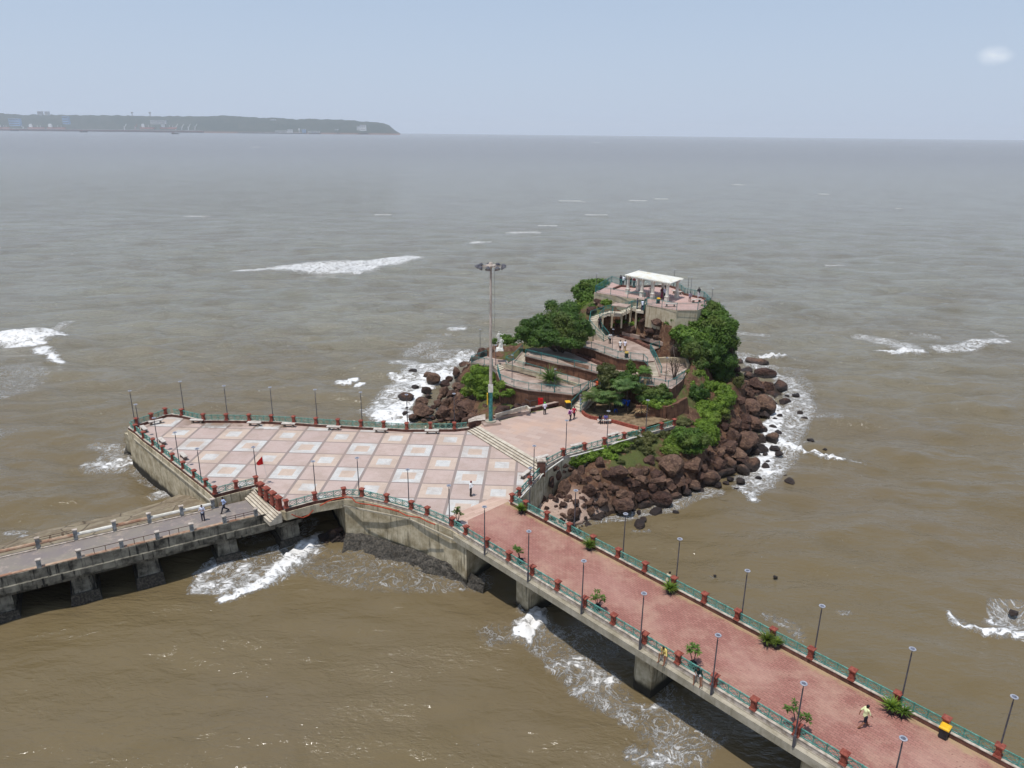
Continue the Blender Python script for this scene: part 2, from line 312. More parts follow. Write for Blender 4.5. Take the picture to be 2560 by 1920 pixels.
# ---------------------------------------------------------------- sea
def graded(a,b,step,lo,hi,g=1.09):
    x=list(np.arange(a,b+1e-6,step)); s=step
    while x[-1]<hi: s*=g; x.append(x[-1]+s)
    s=step; y=[]
    c=a
    while c>lo: s*=g; c-=s; y.append(c)
    return np.array(y[::-1]+x)
FOAM=[]
def foam(c,pts,st,h=0.,lace=0):
    P=[(W(c,x,y,0.),r) for x,y,r in pts]
    if len(P)==1: P=P*2
    for (p,r),(q,s) in zip(P[:-1],P[1:]): FOAM.append((p.x,p.y,q.x,q.y,r,s,st,h))
foam('x',[(290,755,2),(600,735,6),(900,722,11),(1150,722,12),(1400,690,7),(1640,645,6)],.92,.2)
foam('x',[(700,740,4),(1000,745,5),(1250,770,2)],.92)
foam('w',[(60,430,3),(160,450,5.5),(300,460,5),(480,450,1.8)],1,.5); foam('w',[(130,505,2.6),(280,500,2.6)],1,.3); foam('w',[(330,540,2),(400,590,1.2),(440,640,1.3),(510,650,.8)],1,.3); foam('w',[(350,400,2),(440,380,2),(550,330,1.6)],.75)
foam('w',[(0,750,8),(150,760,6),(80,860,5)],.46); foam('w',[(0,930,1.2),(120,890,1)],.5); foam('w',[(0,1230,3),(50,1220,2)],.4)
foam('w',[(740,1320,1.0),(860,1335,1.4),(1000,1400,1.8)],.75); foam('w',[(660,1435,.8),(850,1465,1.4),(1020,1440,1.4)],.85,.1); foam('w',[(900,1400,2.5)],.5); foam('w',[(1060,1490,1),(1150,1570,1),(1280,1630,1)],.5)
foam('b',[(1640,370,.8),(1720,320,1.2),(1820,330,1)],.82); foam('b',[(1000,10,2),(1250,20,2)],.6); foam('b',[(120,720,.8),(220,712,.8)],.8)
foam('c',[(1250,980,1.6),(1050,1150,1.9),(800,1280,1.8),(500,1400,1.5),(250,1350,1.4)],.84,.1); foam('c',[(1340,850,.8),(1220,960,1.0),(1100,1080,1.2),(950,1200,1.0),(800,1330,.8),(550,1450,.7),(300,1540,.5)],1,.3)
foam('c',[(1150,900,.8),(1000,960,.8),(850,1000,.7)],.85); foam('c',[(270,1120,.9),(100,1250,.9),(30,1420,.8),(250,1400,1),(500,1300,1.2),(600,1150,.8)],.84); foam('c',[(500,1080,.8),(300,1180,.9)],.8); foam('c',[(420,1280,3),(900,1080,2.5)],.5); foam('c',[(400,1450,1.4),(700,1300,1.4)],.8)
foam('c',[(1250,700,1.2),(1200,800,1)],.62); foam('c',[(600,900,1.5),(900,850,1.5)],.35)
foam('A',[(300,40,3),(650,80,4),(1000,120,4),(1300,130,3.5),(1550,180,2)],.44); foam('A',[(1180,0,.8),(1300,90,.9),(1400,150,.8)],.75); foam('A',[(550,90,.6),(760,120,.6)],.6)
foam('l',[(330,960,.9),(440,1010,.9)],1,.9); foam('l',[(300,1130,1.1),(450,1120,1.1),(250,1220,.8),(350,1290,.6)],1,.5); foam('l',[(400,1180,1.6),(600,1200,1.2)],.62)
foam('l',[(560,1200,1.2),(800,1400,1.0)],.5); foam('l',[(0,1230,2),(200,1200,1.5)],.42)
foam('B',[(250,870,.5),(450,800,.9),(560,900,1.0),(700,950,1.0),(430,1040,.5)],.82); foam('B',[(600,1080,.8),(760,1180,.9),(850,1300,.7)],.72); foam('B',[(700,960,.6),(690,1030,.5)],.8)
foam('B',[(1150,1150,.8),(1250,1300,1),(1200,1450,1),(1130,1600,1.0)],.66); foam('B',[(1120,1600,.9),(1250,1590,.7)],.8); foam('B',[(1150,1350,2.6),(1300,1500,2.2)],.5); foam('B',[(850,1150,.35),(1000,1190,.35),(1190,1150,.35)],.85); foam('B',[(900,1560,.8),(1040,1620,.8)],.75); foam('B',[(500,620,2.2),(650,700,2)],.42);foam('B',[(500,900,2.6),(700,1100,2.2)],.46)
foam('B',[(1150,1050,1.2),(1250,1180,1.0),(1500,1430,1.4)],.45)
foam('k',[(860,250,2),(1250,450,2.2),(1400,600,2.6),(1450,750,2.6),(1350,900,3),(1250,1050,3),(1200,1250,3),(1100,1400,2.8),(950,1550,2.5),(900,1640,2)],.80)
foam('k',[(1100,700,1.2),(1200,780,1.2),(1200,900,1.4),(1130,970,1.5),(1150,1150,1.4),(1060,1300,1.2),(1080,1450,1.2)],.97)
foam('l',[(500,1250,2.4),(800,1480,2.4)],.5); foam('k',[(1600,850,1.5),(1850,880,1)],.5); foam('k',[(1500,600,2.5),(1350,350,2)],.42)
foam('k',[(1230,1090,.9),(1300,1180,1.0),(1450,1215,.8),(1600,1275,.7),(1750,1325,.7),(1890,1350,.5)],1,.45); foam('k',[(1340,1100,.5),(1560,1130,.5)],.85,.1); foam('k',[(1975,1345,.3),(2120,1380,.3)],.9)
foam('k',[(1050,245,1.2),(1150,245,1.5),(1250,230,1.2)],1,.6); foam('k',[(750,210,2),(850,170,2),(950,200,2)],.7); foam('k',[(930,320,1.5),(1150,330,1.5)],.7)
foam('y',[(950,640,3),(1100,660,4),(1250,720,4),(1350,750,2)],.78); foam('y',[(1060,755,1),(1180,775,1),(1280,750,1),(1420,755,1)],1,.3); foam('y',[(1540,735,2),(1700,735,2.5),(1850,690,2.2),(2040,680,2)],.85,.2); foam('y',[(0,610,2),(150,630,2)],.7); foam('y',[(1370,620,2),(1500,640,2)],.6); foam('y',[(1970,595,1),(2050,640,1)],.8); foam('y',[(480,890,1.5),(400,880,1.5)],.5)
foam('n',[(1420,20,.4),(1500,120,.5),(1700,180,.7),(1850,230,.9),(2000,220,.8),(2230,285,.8)],1,.35); foam('n',[(1880,80,.8),(2100,150,1.0),(2260,200,1)],.82); foam('n',[(2000,0,1.4),(2200,60,1.4)],.72); foam('n',[(1950,-60,1.2),(2200,-60,1.2)],.6); foam('n',[(1480,50,.3),(1700,130,.4)],.7)
foam('v',[(0,1400,3),(200,1300,3.6),(400,1100,3.6),(600,900,3.6),(900,600,4),(1200,560,3.6),(1500,450,3),(1700,350,3)],.86)
foam('v',[(150,1500,2.5),(450,1300,2),(750,1080,1.6),(1000,900,1.5),(1300,680,2),(800,850,2.2)],1,.15); foam('v',[(650,320,2),(850,200,2.6),(1050,150,2.6)],.64); foam('v',[(1070,350,3),(1400,330,3)],.7); foam('v',[(300,720,1),(450,780,1.2)],.9,.1); foam('v',[(500,1450,2),(560,1560,2)],.95); foam('v',[(350,520,1.4),(700,500,1.6)],.8)
foam('d',[(300,60,1.2),(370,75,1.2),(450,20,1)],1,.3); foam('d',[(480,100,.8),(530,70,.8)],1,.2); foam('d',[(850,480,1.2),(950,440,1.6)],1); foam('x',[(2000,1220,1.6),(2060,1205,1.6)],.9); foam('x',[(1830,1260,1.4),(1950,1250,1.4)],.6)
foam('j',[(700,1310,.8),(1000,1280,.9),(1300,1220,.9),(1650,1160,1.2),(1900,1050,1.5),(2100,980,2)],.68); foam('k',[(850,1500,1.5),(1050,1560,1.8)],.72); foam('k',[(780,1600,.8),(900,1690,.8),(950,1750,.8)],.85); foam('j',[(1300,1400,.3),(1480,1390,.3)],.6)
foam('m',[(1350,600,.8),(1600,700,.9),(1700,830,.8)],.5); foam('m',[(760,170,.5)],.4); foam('m',[(2130,560,.6),(2212,560,.6)],.6)
for q in [(1380,434,4),(1430,430,3),(1235,434,5),(1270,436,3),(1135,503,5),(1290,465,4),(830,464,3),(432,467,4),(1600,399,5),(1290,308,14),(1325,309,10),(343,390,5),(1300,308,10),(1040,525,3),(1185,488,3),(955,360,5),(1783,420,3),(1804,573,2),(1890,412,4),(550,318,8),(2030,322,12),(1950,450,3),(85,1170,.8),(60,1160,.6)]:
    c=FOAM.__len__(); X=W('D',q[0],q[1],0.); FOAM.append((X.x-q[2]*.9,X.y,X.x+q[2]*.9,X.y+.3*q[2],q[2]*.9,q[2]*.6,.9,.2))
def make_sea():
    xs=graded(-58,72,.46,-14500,14500,1.025); ys=graded(26,140,.46,-700,14500,1.02)
    X,Y=np.meshgrid(xs,ys); sx=np.gradient(xs)[None,:]; sy=np.gradient(ys)[:,None]; sp=np.maximum(sx,sy)+0*X
    rg=np.random.RandomState(3); H=np.zeros_like(X)
    for kk in range(46):
        lam=2.8*1.058**kk if kk<36 else rg.uniform(4,16); ang=-math.pi/2+rg.normal(0,.42)+.12; k_=2*math.pi/lam; ph=rg.uniform(0,6.28)
        a=.019*lam**.55*rg.uniform(.5,1.1); f=np.clip((lam-3.*sp)/(2*sp),0,1)
        tt=k_*(X*math.cos(ang)+Y*math.sin(ang)+1.2*np.sin(X/(lam*1.9)+ph*2))+ph
        H+=a*f*(np.sin(tt)+.28*np.cos(2*tt))
    # the lee of the piers is calmer
    calm=1/(1+np.exp((Y-70+.15*np.abs(X))/9.)); H*=1-.62*calm
    F=np.zeros_like(X)
    for (x0,y0,x1,y1,r0,r1,st,h) in FOAM:
        dx,dy=x1-x0,y1-y0; L=dx*dx+dy*dy+1e-6; t=np.clip(((X-x0)*dx+(Y-y0)*dy)/L,0,1)
        d=np.hypot(X-x0-t*dx,Y-y0-t*dy); r=r0+(r1-r0)*t; g=np.clip((1.25-d/r)/.6,0,1); g=g*g*(3-2*g)
        F=np.maximum(F,st*g); H+=h*g*.5*(1+.8*np.sin(X*3.1+Y*2.3)*np.sin(X*1.7-Y*3.3))*(r<30)
    n,m=X.shape; me=bpy.data.meshes.new('sea')
    co_=np.stack([X,Y,H],-1).reshape(-1,3).astype(np.float32); idx=np.arange(n*m).reshape(n,m)
    fc=np.stack([idx[:-1,:-1],idx[:-1,1:],idx[1:,1:],idx[1:,:-1]],-1).reshape(-1,4).astype(np.int32)
    me.vertices.add(n*m); me.vertices.foreach_set('co',co_.ravel()); me.loops.add(fc.size); me.loops.foreach_set('vertex_index',fc.ravel())
    me.polygons.add(len(fc)); me.polygons.foreach_set('loop_start',np.arange(0,fc.size,4,dtype=np.int32)); 
    me.update(calc_edges=True); me.polygons.foreach_set('use_smooth',[True]*len(fc))
    at=me.attributes.new('foam','FLOAT','POINT'); at.data.foreach_set('value',F.ravel().astype(np.float32))
    o=bpy.data.objects.new('sea',me); COL.objects.link(o); o['kind']='structure'
    t=NT('muddy_sea_water'); P=t.pos(); a=t.n('Attribute',attribute_name='foam').outputs['Fac']
    big=t.noise(t.mapv(P,(1,.8,1)),.035,5,.6); mid=t.noise(t.mapv(P,(.7,1,1)),.16,5,.6,.6)
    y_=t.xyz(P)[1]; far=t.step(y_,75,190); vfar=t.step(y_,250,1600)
    col=t.mix(far,srgb(110,96,69),srgb(134,131,117)); col=t.mix(t.M('MULTIPLY',t.step(big,.38,.66),.35),col,srgb(110,98,82)); col=t.mix(t.M('MULTIPLY',t.step(mid,.48,.68),.28),col,srgb(96,82,52)); col=t.mix(vfar,col,srgb(132,130,128))  # less silty offshore; the distance greying also paints sky reflection into the colour
    n1=t.noise(P,.42,7,.6,2.2); n1b=t.noise(P,1.15,6,.6,1.6); nd=t.noise(t.mapv(P,(.8,1.15,1)),1.05,10,.74,.9)
    def lace(n,wd): return t.M('SUBTRACT',1.,t.step(t.M('ABSOLUTE',t.M('SUBTRACT',n,.5)),.0,wd))
    wd=t.M('MULTIPLY_ADD',a,.05,.004)
    l1=lace(n1,wd); l2=lace(n1b,t.M('MULTIPLY',wd,.8)); la=t.M('MULTIPLY',t.M('MAXIMUM',l1,t.M('MULTIPLY',l2,.8)),t.step(t.M('ADD',a,t.M('MULTIPLY_ADD',nd,.5,-.25)),.22,.52))
    th=t.M('MULTIPLY_ADD',a,-.61,1.0); de=t.step(nd,t.M('SUBTRACT',th,.05),t.M('ADD',th,.09)); de=t.M('MULTIPLY',de,t.step(a,.35,.7))
    # whitecap flecks
    fk=t.noise(t.mapv(P,(.5,1.2,1)),1.7,3,.5); fl=t.M('MULTIPLY',t.step(fk,.775,.80),.8)
    f=t.M('MAXIMUM',t.M('MAXIMUM',t.M('MULTIPLY',la,.85),de),fl,clamp=True)
    sub=t.M('MULTIPLY',t.step(a,.2,.9),.35); col=t.mix(sub,col,srgb(168,156,138))
    col=t.mix(f,col,(.80,.79,.77))
    pmk=t.M('MULTIPLY_ADD',t.step(t.noise(t.mapv(P,(.6,1.3,1),(0,0,.35)),.07,4,.6,1.2),.40,.60),.85,.15)
    rd=lambda n:t.M('SUBTRACT',1.,t.M('ABSOLUTE',t.M('MULTIPLY_ADD',n,2.,-1.)))
    w1=rd(t.noise(t.mapv(P,(.6,1.2,1),(0,0,.2)),.75,5,.55,.3)); w2=rd(t.noise(t.mapv(P,(.45,1.2,1),(0,0,-.15)),.27,4,.5,.2))
    hh=t.M('ADD',t.M('ADD',t.M('MULTIPLY',t.noise(t.mapv(P,(.7,1.3,1),(0,0,.5)),2.3,4,.6,.3),t.M('MULTIPLY',pmk,t.M('MULTIPLY_ADD',far,.46,.14))),t.M('MULTIPLY',w1,t.M('MULTIPLY_ADD',far,.40,.14))),t.M('ADD',t.M('MULTIPLY',w2,t.M('MULTIPLY_ADD',far,.38,.20)),t.M('MULTIPLY',rd(t.noise(t.mapv(P,(.25,1.2,1),(0,0,.08)),.085,4,.6,.2)),t.M('MULTIPLY',vfar,4.))))
    hh=t.M('ADD',hh,t.M('MULTIPLY',f,.12)); t.bump(hh,.95,1.)
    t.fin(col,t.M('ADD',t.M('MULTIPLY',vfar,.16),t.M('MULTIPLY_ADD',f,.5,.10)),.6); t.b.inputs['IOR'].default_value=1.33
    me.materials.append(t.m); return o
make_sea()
# ---------------------------------------------------------------- far headland, its buildings, ships and cranes
def far(c,x,y,Y): r=ray(c,x,y); return r*(Y/r.y)+Vector((0,0,CAMZ))
def headland():
    top=[('Z',-330,276)]+[('o',x,y) for x,y in((0,185),(100,190),(250,200),(420,196),(600,200),(850,205),(1050,203),(1250,208),(1400,210),(1600,212),(1900,214),(2212,215))]+[('p',x,y) for x,y in((200,176),(400,178),(520,188),(650,193),(800,197),(950,208),(1040,204),(1150,206),(1270,212),(1400,215),(1550,228),(1650,235),(1720,248),(1755,258),(1780,280),(1820,312),(1870,339))]
    T=[far(*q,9600) for q in top]; base=9000
    mb=MB(); prof=[(0,-2),(.02,.10),(.10,.16),(.22,.30),(.40,.55),(.62,.78),(.82,.93),(1,1),(1.4,.9),(2.2,.4),(3,-.05)]
    xs=np.arange(T[0].x,T[-1].x+1,22.); tx=[p.x for p in T]; tz=[p.z for p in T]; n=len(xs); vs=[]
    for fy,fz in prof:
        for x in xs:
            z=np.interp(x,tx,tz); y=base+600*fy; 
            nn=noise.fractal(Vector((x*.012,y*.012,0)),1,2,4)
            bumpz=(nn*11+5*noise.noise(Vector((x*.05,y*.05,3))))*(1 if fz>.1 else .1)
            sh=(base+600)/(base+600) 
            xx=x*(y/9600.)
            vs.append((xx,y,max(-3,z*fz+bumpz*(1 if fz>=1 else 1.3)*min(1,z/60)) if fz>0 else -3))
    k=len(prof); fs=[(a*n+b,a*n+b+1,(a+1)*n+b+1,(a+1)*n+b) for a in range(k-1) for b in range(n-1)]
    mb.add(vs,fs); t=NT('wooded_headland'); P=t.pos(); nn=t.noise(P,.006,6,.6); col=t.mix(t.step(nn,.4,.62),(.030,.045,.030),(.050,.060,.042)); z=t.xyz(P)[2]
    col=t.mix(t.M('MULTIPLY',t.step(z,24,6),.8),col,(.22,.12,.09)); t.fin(col,.95,.1)
    o=mb.build('headland',t.m,smooth=True); o['kind']='structure'
headland()
FM={k_:plain('far_'+k_,c,None,.8,.01) for k_,c in dict(white=(.85,.85,.82),grey=(.45,.45,.44),blue=(.25,.42,.62),rust=(.36,.14,.10),dark=(.05,.045,.045),pale=(.62,.62,.58)).items()}
def fb(c,x,y,Y=8990): return far(c,x,y,Y)
def farblock(name,label,cat,c,x,yb,w_,h_,m,group=None,roof=None,kind='block'):
    p=fb(c,x,yb); p.z=max(p.z,0); k_=CR[c][2]*9000/FPX; Wd=w_*k_; Hh=h_*k_
    r=empty(name,p,label,cat,group); mb=MB()
    if kind=='block':
        mb.box((0,0,Hh*.5),(Wd,40,Hh)).build('wall',FM[m],r,local=True)
        MB().box((0,0,Hh+1.5),(Wd+6,46,3)).build('roof',FM[roof or 'pale'],r,local=True)
        mw=MB()
        for a in range(3): mw.box((0,-20.2,Hh*(a+.6)/3.2),(Wd*.9,.5,Hh*.1))
        mw.build('window_band',FM['dark'],r,local=True)
    elif kind=='tower':
        mb.lathe((0,0,0),[(5,0),(4,Hh*.62)],10).build('stem',FM['grey'],r,local=True)
        MB().lathe((0,0,Hh*.6),[(4,0),(Wd*.5,Hh*.15),(Wd*.5,Hh*.36),(2,Hh*.42)],14).build('tank',FM[m],r,local=True)
    elif kind=='crane':
        mb.bar((0,0,0),(0,0,Hh*.5),8,8); mb.build('mast',FM[m],r,local=True)
        MB().bar((0,0,Hh*.35),(Wd,0,Hh),6,6).bar((0,0,Hh*.5),(-Wd*.3,0,Hh*.42),8,8).build('jib',FM[m],r,local=True)
        MB().box((0,0,Hh*.38),(14,14,12)).build('cab',FM['grey'],r,local=True)
    elif kind=='ship':
        L=Wd; mb.add([(-L/2,-9,0),(L/2,-9,0),(L/2,9,0),(-L/2,9,0),(-L/2-8,-11,Hh*.35),(L/2+16,-9,Hh*.4),(L/2+16,9,Hh*.4),(-L/2-8,11,Hh*.35)],[(0,1,5,4),(1,2,6,5),(2,3,7,6),(3,0,4,7),(4,5,6,7),(3,2,1,0)]).build('hull',FM['rust'],r,local=True)
        MB().box((-L*.32,0,Hh*.62),(L*.2,16,Hh*.55)).box((-L*.32,0,Hh*.95),(L*.12,14,Hh*.2)).build('superstructure',FM['white'],r,local=True)
        MB().bar((L*.1,0,Hh*.35),(L*.1,0,Hh*.8),4,4).bar((L*.3,0,Hh*.38),(L*.3,0,Hh*.75),4,4).build('derrick',FM['pale'],r,local=True)
    return r
farblock('apartment_block','tall pale block near the seaward tip of the headland','building','p',1528,310,48,45,'white')
farblock('apartment_block','small white block left of the pale tower near the headland tip','building','p',1488,305,26,32,'white')
farblock('port_shed','long low pale shed on the quay behind the breakwater','building','p',803,328,105,16,'pale')
farblock('port_shed','long low grey shed along the shore right of the breakwater light','building','p',1090,330,95,14,'pale')
farblock('port_office','white house with a dome behind the breakwater end','building','p',878,328,36,26,'white')
farblock('port_office','blue grey house right of the breakwater light','building','p',1000,330,28,30,'blue')
farblock('hill_house','low white house on the headland skyline','building','p',725,218,40,8,'white')
farblock('lighthouse','slim white light tower on the breakwater end','tower','p',958,338,10,42,'white',kind='tower')
farblock('shore_hut','tiny white hut low on the wooded headland','building','p',1290,306,22,8,'white')
farblock('water_tower','left one of two water towers on the headland ridge','water tower','o',1408,212,22,38,'grey',kind='tower')
farblock('water_tower','right one of two water towers on the headland ridge','water tower','o',1598,215,24,40,'grey',kind='tower')
farblock('harbour_shed','large blue shed at the left end of the far port','building','o',170,318,110,70,'blue')
farblock('harbour_shed','blue grey shed in the middle of the far port','building','o',712,300,60,75,'blue')
farblock('hill_tower_block','pale tower block on the far skyline, left of its twin','building','o',432,200,40,30,'pale')
farblock('hill_tower_block','pale tower block on the far skyline, right of its twin','building','o',505,204,34,32,'pale')
farblock('conveyor_house','pale machinery house above the long quay','building','o',1690,300,150,35,'pale')
for x_,w__,l_ in((385,70,'white ship moored second from left at the far port'),(600,80,'white ship moored in front of the wooded slope'),(1570,60,'small white ship left of the ore loader'),(1790,70,'white ship moored right of the ore loader'),(35,50,'white ship at the very left edge of the far port')):
    farblock('moored_ship',l_,'ship','o',x_,352,w__*2.2,48,'white',kind='ship',group='ships moored at the far port')
for x_,m_,d_ in((1325,'white',1),(1440,'rust',1),(1500,'rust',1),(1870,'pale',1),(1935,'pale',1),(2005,'pale',1),(2075,'pale',1),(250,'white',-1)):
    farblock('harbour_crane','slender jib crane standing along the far port quay','crane','o',x_,362,26*d_,58,m_,group='jib cranes on the far quay',kind='crane')
farblock('breakwater','long low dark breakwater reaching out from the far port','breakwater','p',705,344,540,7,'dark')
farblock('quay','long low rust coloured quay below the far port','quay','o',1100,372,2000,12,'rust')
for x_,y_,l_ in((155,373,'dark barge left of the other two off the far port'),(893,386,'dark barge between the other two off the far port'),(1865,406,'dark barge right of the other two off the far port')):
    p=W('o',x_,y_,0.); r=empty('barge',p,l_,'barge','dark barges off the far port'); s_=CR['o'][2]*p.length/FPX
    L=62*s_; H_=9*s_; MB().add([(-L/2,-6,0),(L/2,-6,0),(L/2,6,0),(-L/2,6,0),(-L*.55,-7,H_),(L*.55,-7,H_),(L*.55,7,H_),(-L*.55,7,H_)],[(0,1,5,4),(1,2,6,5),(2,3,7,6),(3,0,4,7),(4,5,6,7),(3,2,1,0)]).build('hull',FM['dark'],r,local=True)
    MB().box((-L*.3,0,H_*1.3),(L*.2,8,H_*.8)).build('wheelhouse',FM['rust'],r,local=True)
# ---------------------------------------------------------------- plaza outline
zc=ZP+1.3
back=Ws('a',zc,(735,345),(965,395),(1210,395),(1453,400),(1690,408),(1928,420),(2165,437))+Ws('d',zc,(273,450),(517,465),(760,475),(1005,490),(1258,488),(1512,487))
backend=W('d',1665,545,ZP+.35); bcorner=W('a',634,350,zc-.25)
nwrun=Ws('a',zc,(560,335),(410,390),(255,440)); tip=W('a',180,495,zc-.35)
left=Ws('a',zc,(243,510),(328,585),(430,658),(533,735),(637,817),(750,903),(867,992),(992,1087),(1085,1165))
frun=Ws('a',zc,(1312,1108),(1525,1060))
gate=Ws('a',ZP+1.7,(1575,1112),(1637,1160),(1702,1207),(1763,1256))
front=Ws('c',zc,(995,460),(1300,380)); corner=W('c',1610,330,zc)
front2=Ws('c',zc,(1805,338),(2068,398))+Ws('d',zc,(1056,1322),(1225,1384),(1492,1497),(1637,1583))
o_=Vector((-4.14,61.05,0)); d_=Vector((.678,-.735,0)); n_=Vector((.735,.678,0))
def BR(s,of,z): q=o_+d_*s+n_*of; q.z=z; return q
brL=[BR(2.98*k_,0,ZP) for k_ in range(0,15)]; brR=[BR(-1.92,7.6,ZP)]+[BR(.1+2.98*k_,7.6,ZP) for k_ in range(0,19)]
rlow=Ws('j',zc,(75,930)); rlow2=W('j',190,815,zc-.1); rblock=W('j',312,665,ZU+.9)
rup=Ws('j',ZU+1.3,(545,510),(773,450),(985,395),(1195,340),(1397,287),(1590,235),(1728,195))
def flat(L,z=ZP): return [Vector((p.x,p.y,z)) for p in L]
low_poly=flat([bcorner]+back+[backend]+[W('C',1900,735,ZP)]+[rblock]+[rlow2]+rlow+[brR[0]]+[BR(-1.9,7.6,0)]+[BR(.0,0,0)]+front2[::-1]+[corner]+front[::-1]+gate[::-1]+frun[::-1]+left[::-1]+[tip]+nwrun[::-1])
def clean(P):
    out=[]
    for p in P:
        if not out or (p-out[-1]).length>.25: out.append(p)
    return out
low_poly=clean(low_poly)
def offset(P,d):
    n=len(P); a=sum(P[i].x*P[(i+1)%n].y-P[(i+1)%n].x*P[i].y for i in range(n)); s=1 if a>0 else -1; out=[]
    for i in range(n):
        e1=(P[i]-P[i-1]).normalized(); e2=(P[(i+1)%n]-P[i]).normalized(); n1=Vector((e1.y,-e1.x,0))*s; n2=Vector((e2.y,-e2.x,0))*s
        b=(n1+n2); b=b.normalized() if b.length>.1 else n1; out.append(P[i]+b*d/max(.5,b.dot(n1)))
    return out
G0=Vector((-5.92,82.46,ZP+.004)); GA=R(-2.31)
me_=MB(); inv=Matrix.Rotation(-GA,3,'Z')
pl=[inv@(p-Vector((G0.x,G0.y,ZP))) for p in low_poly]; me_.add([(p.x,p.y,0) for p in pl],[tuple(range(len(pl)))])
pz=me_.build('plaza_paving',MT['tile']); pz.location=G0; pz.rotation_euler=(0,0,GA); pz['kind']='structure'
wp=offset(low_poly,.28)
# slab over everything; massive sea wall below, recessed under the front span
slab=MB().prism([(p.x,p.y) for p in wp],ZP-.9,ZP-.012); root=empty('sea_wall',(corner.x,corner.y,0),'stained grey beige sea wall carrying the tiled plaza','sea wall')
slab.build('slab',MT['wall'],root)
# mass polygon: like wp but pulled in between gate and corner
cc=Vector((corner.x,corner.y,0)); mass=[]
for p,q in zip(low_poly,wp):
    inspan=any((p-Vector((g_.x,g_.y,ZP))).length<.3 for g_ in gate+front)
    if inspan: continue
    mass.append(q)
mass2=[]
for q in mass:
    mass2.append(q)
    if (q-Vector((frun[0].x,frun[0].y,q.z))).length<.8: pass
# insert recess points behind the span
def ins(poly,after,pts):
    i=min(range(len(poly)),key=lambda k_:(poly[k_]-Vector((after.x,after.y,poly[k_].z))).length); return i
ic=ins(mass2,corner,0); rec=[corner+Vector((-3.2,6.5,0)),Vector((-22.5,75,0)),frun[1]+Vector((1.5,1.5,0))]
mass2=mass2[:ic+1]+[Vector((p.x,p.y,ZP)) for p in rec]+mass2[ic+1:]
MB().prism([(p.x,p.y) for p in mass2],-2,ZP-.9).build('wall_face',MT['wall'],root)
for k_,(a_,b_) in enumerate(((corner,front2[2]),(front2[2],front2[-1]),(left[0],left[8]))): # ledge rib
    e=(b_-a_).normalized(); nn=Vector((-e.y,e.x,0)); 
    if nn.dot(a_-Vector((-20,80,a_.z)))<0: nn=-nn
    MB().bar(Vector((a_.x,a_.y,ZP-.62))+nn*.36,Vector((b_.x,b_.y,ZP-.62))+nn*.36,.16,.14).build('ledge',MT['conc'],root)
# mussel covered footing that shows at low tide
def footing(pts,w0,w1,h0,label,seed=1):
    rr=random.Random(seed); mb=MB(); P=[Vector((p.x,p.y,0)) for p in pts]; rows=[]
    tot=[]; 
    for a_,b_ in zip(P[:-1],P[1:]):
        k_=max(1,int((b_-a_).length/.45)); tot+=[a_+(b_-a_)*i/k_ for i in range(k_)]
    tot.append(P[-1]); m=len(tot); vs=[]; N=8
    for i,p in enumerate(tot):
        e=(tot[min(i+1,m-1)]-tot[max(0,i-1)]).normalized(); nn=Vector((-e.y,e.x,0)); wd=w0+(w1-w0)*i/m
        for j_ in range(N):
            f_=j_/(N-1); z=h0*(1-f_**1.3)-.25*f_+rr.uniform(-.22,.25)+.25*noise.noise(p*.8); q=p+nn*(f_*wd+rr.uniform(-.1,.1)); vs.append((q.x,q.y,z if j_ else h0))
    mb.add(vs,[(i*N+j_,i*N+j_+1,(i+1)*N+j_+1,(i+1)*N+j_) for i in range(m-1) for j_ in range(N-1)])
    return mb
t_=NT('mussel_crust'); P_=t_.pos(); nn_=t_.noise(P_,5,6,.7); c_=t_.mix(t_.step(nn_,.4,.65),(.028,.024,.019),(.115,.10,.08)); t_.bump(t_.noise(P_,7,5,.7),1,.12); MT['mussel']=t_.fin(c_,.6,.4)
lw=[Vector((p.x,p.y,0)) for p in offset(low_poly,.28)]
def nearest(L,p): return min(range(len(L)),key=lambda k_:(L[k_]-Vector((p.x,p.y,0))).length)
tag(footing([W('b',1960,330,0.),W('a',600,1090,0.),W('a',400,930,0.),W('a',250,830,0.),W('a',165,815,0.)],1.1,.8,1.0,'').build('wall_footing',MT['mussel']),'dark mussel crusted footing along the left sea wall','wall footing')
tag(footing([front2[-1]+Vector((1.9,-1.2,0)),front2[-3]+Vector((-.3,-.2,0)),front2[0]+Vector((0,-.2,0)),corner+Vector((0,-.3,0))],.6,2.4,1.15,'',4).build('wall_footing',MT['mussel']),'dark mussel crusted shelf below the plaza corner wall','wall footing')
# slanted corner piece of the west wall (bulge)
MB().add([W('a',165,600,4.3),W('a',130,605,4.2),W('a',150,720,2.4),W('a',165,815,.3),W('a',330,900,.3),W('a',330,720,4.2),W('a',165,600,-1),W('a',130,605,-1),W('a',165,815,-1),W('a',330,900,-1)],[(0,1,2,3,4,5),(1,7,8,3,2),(3,8,9,4),(0,6,7,1),(5,4,9),(0,5,9,6)]).build('buttress',MT['wall'],root)
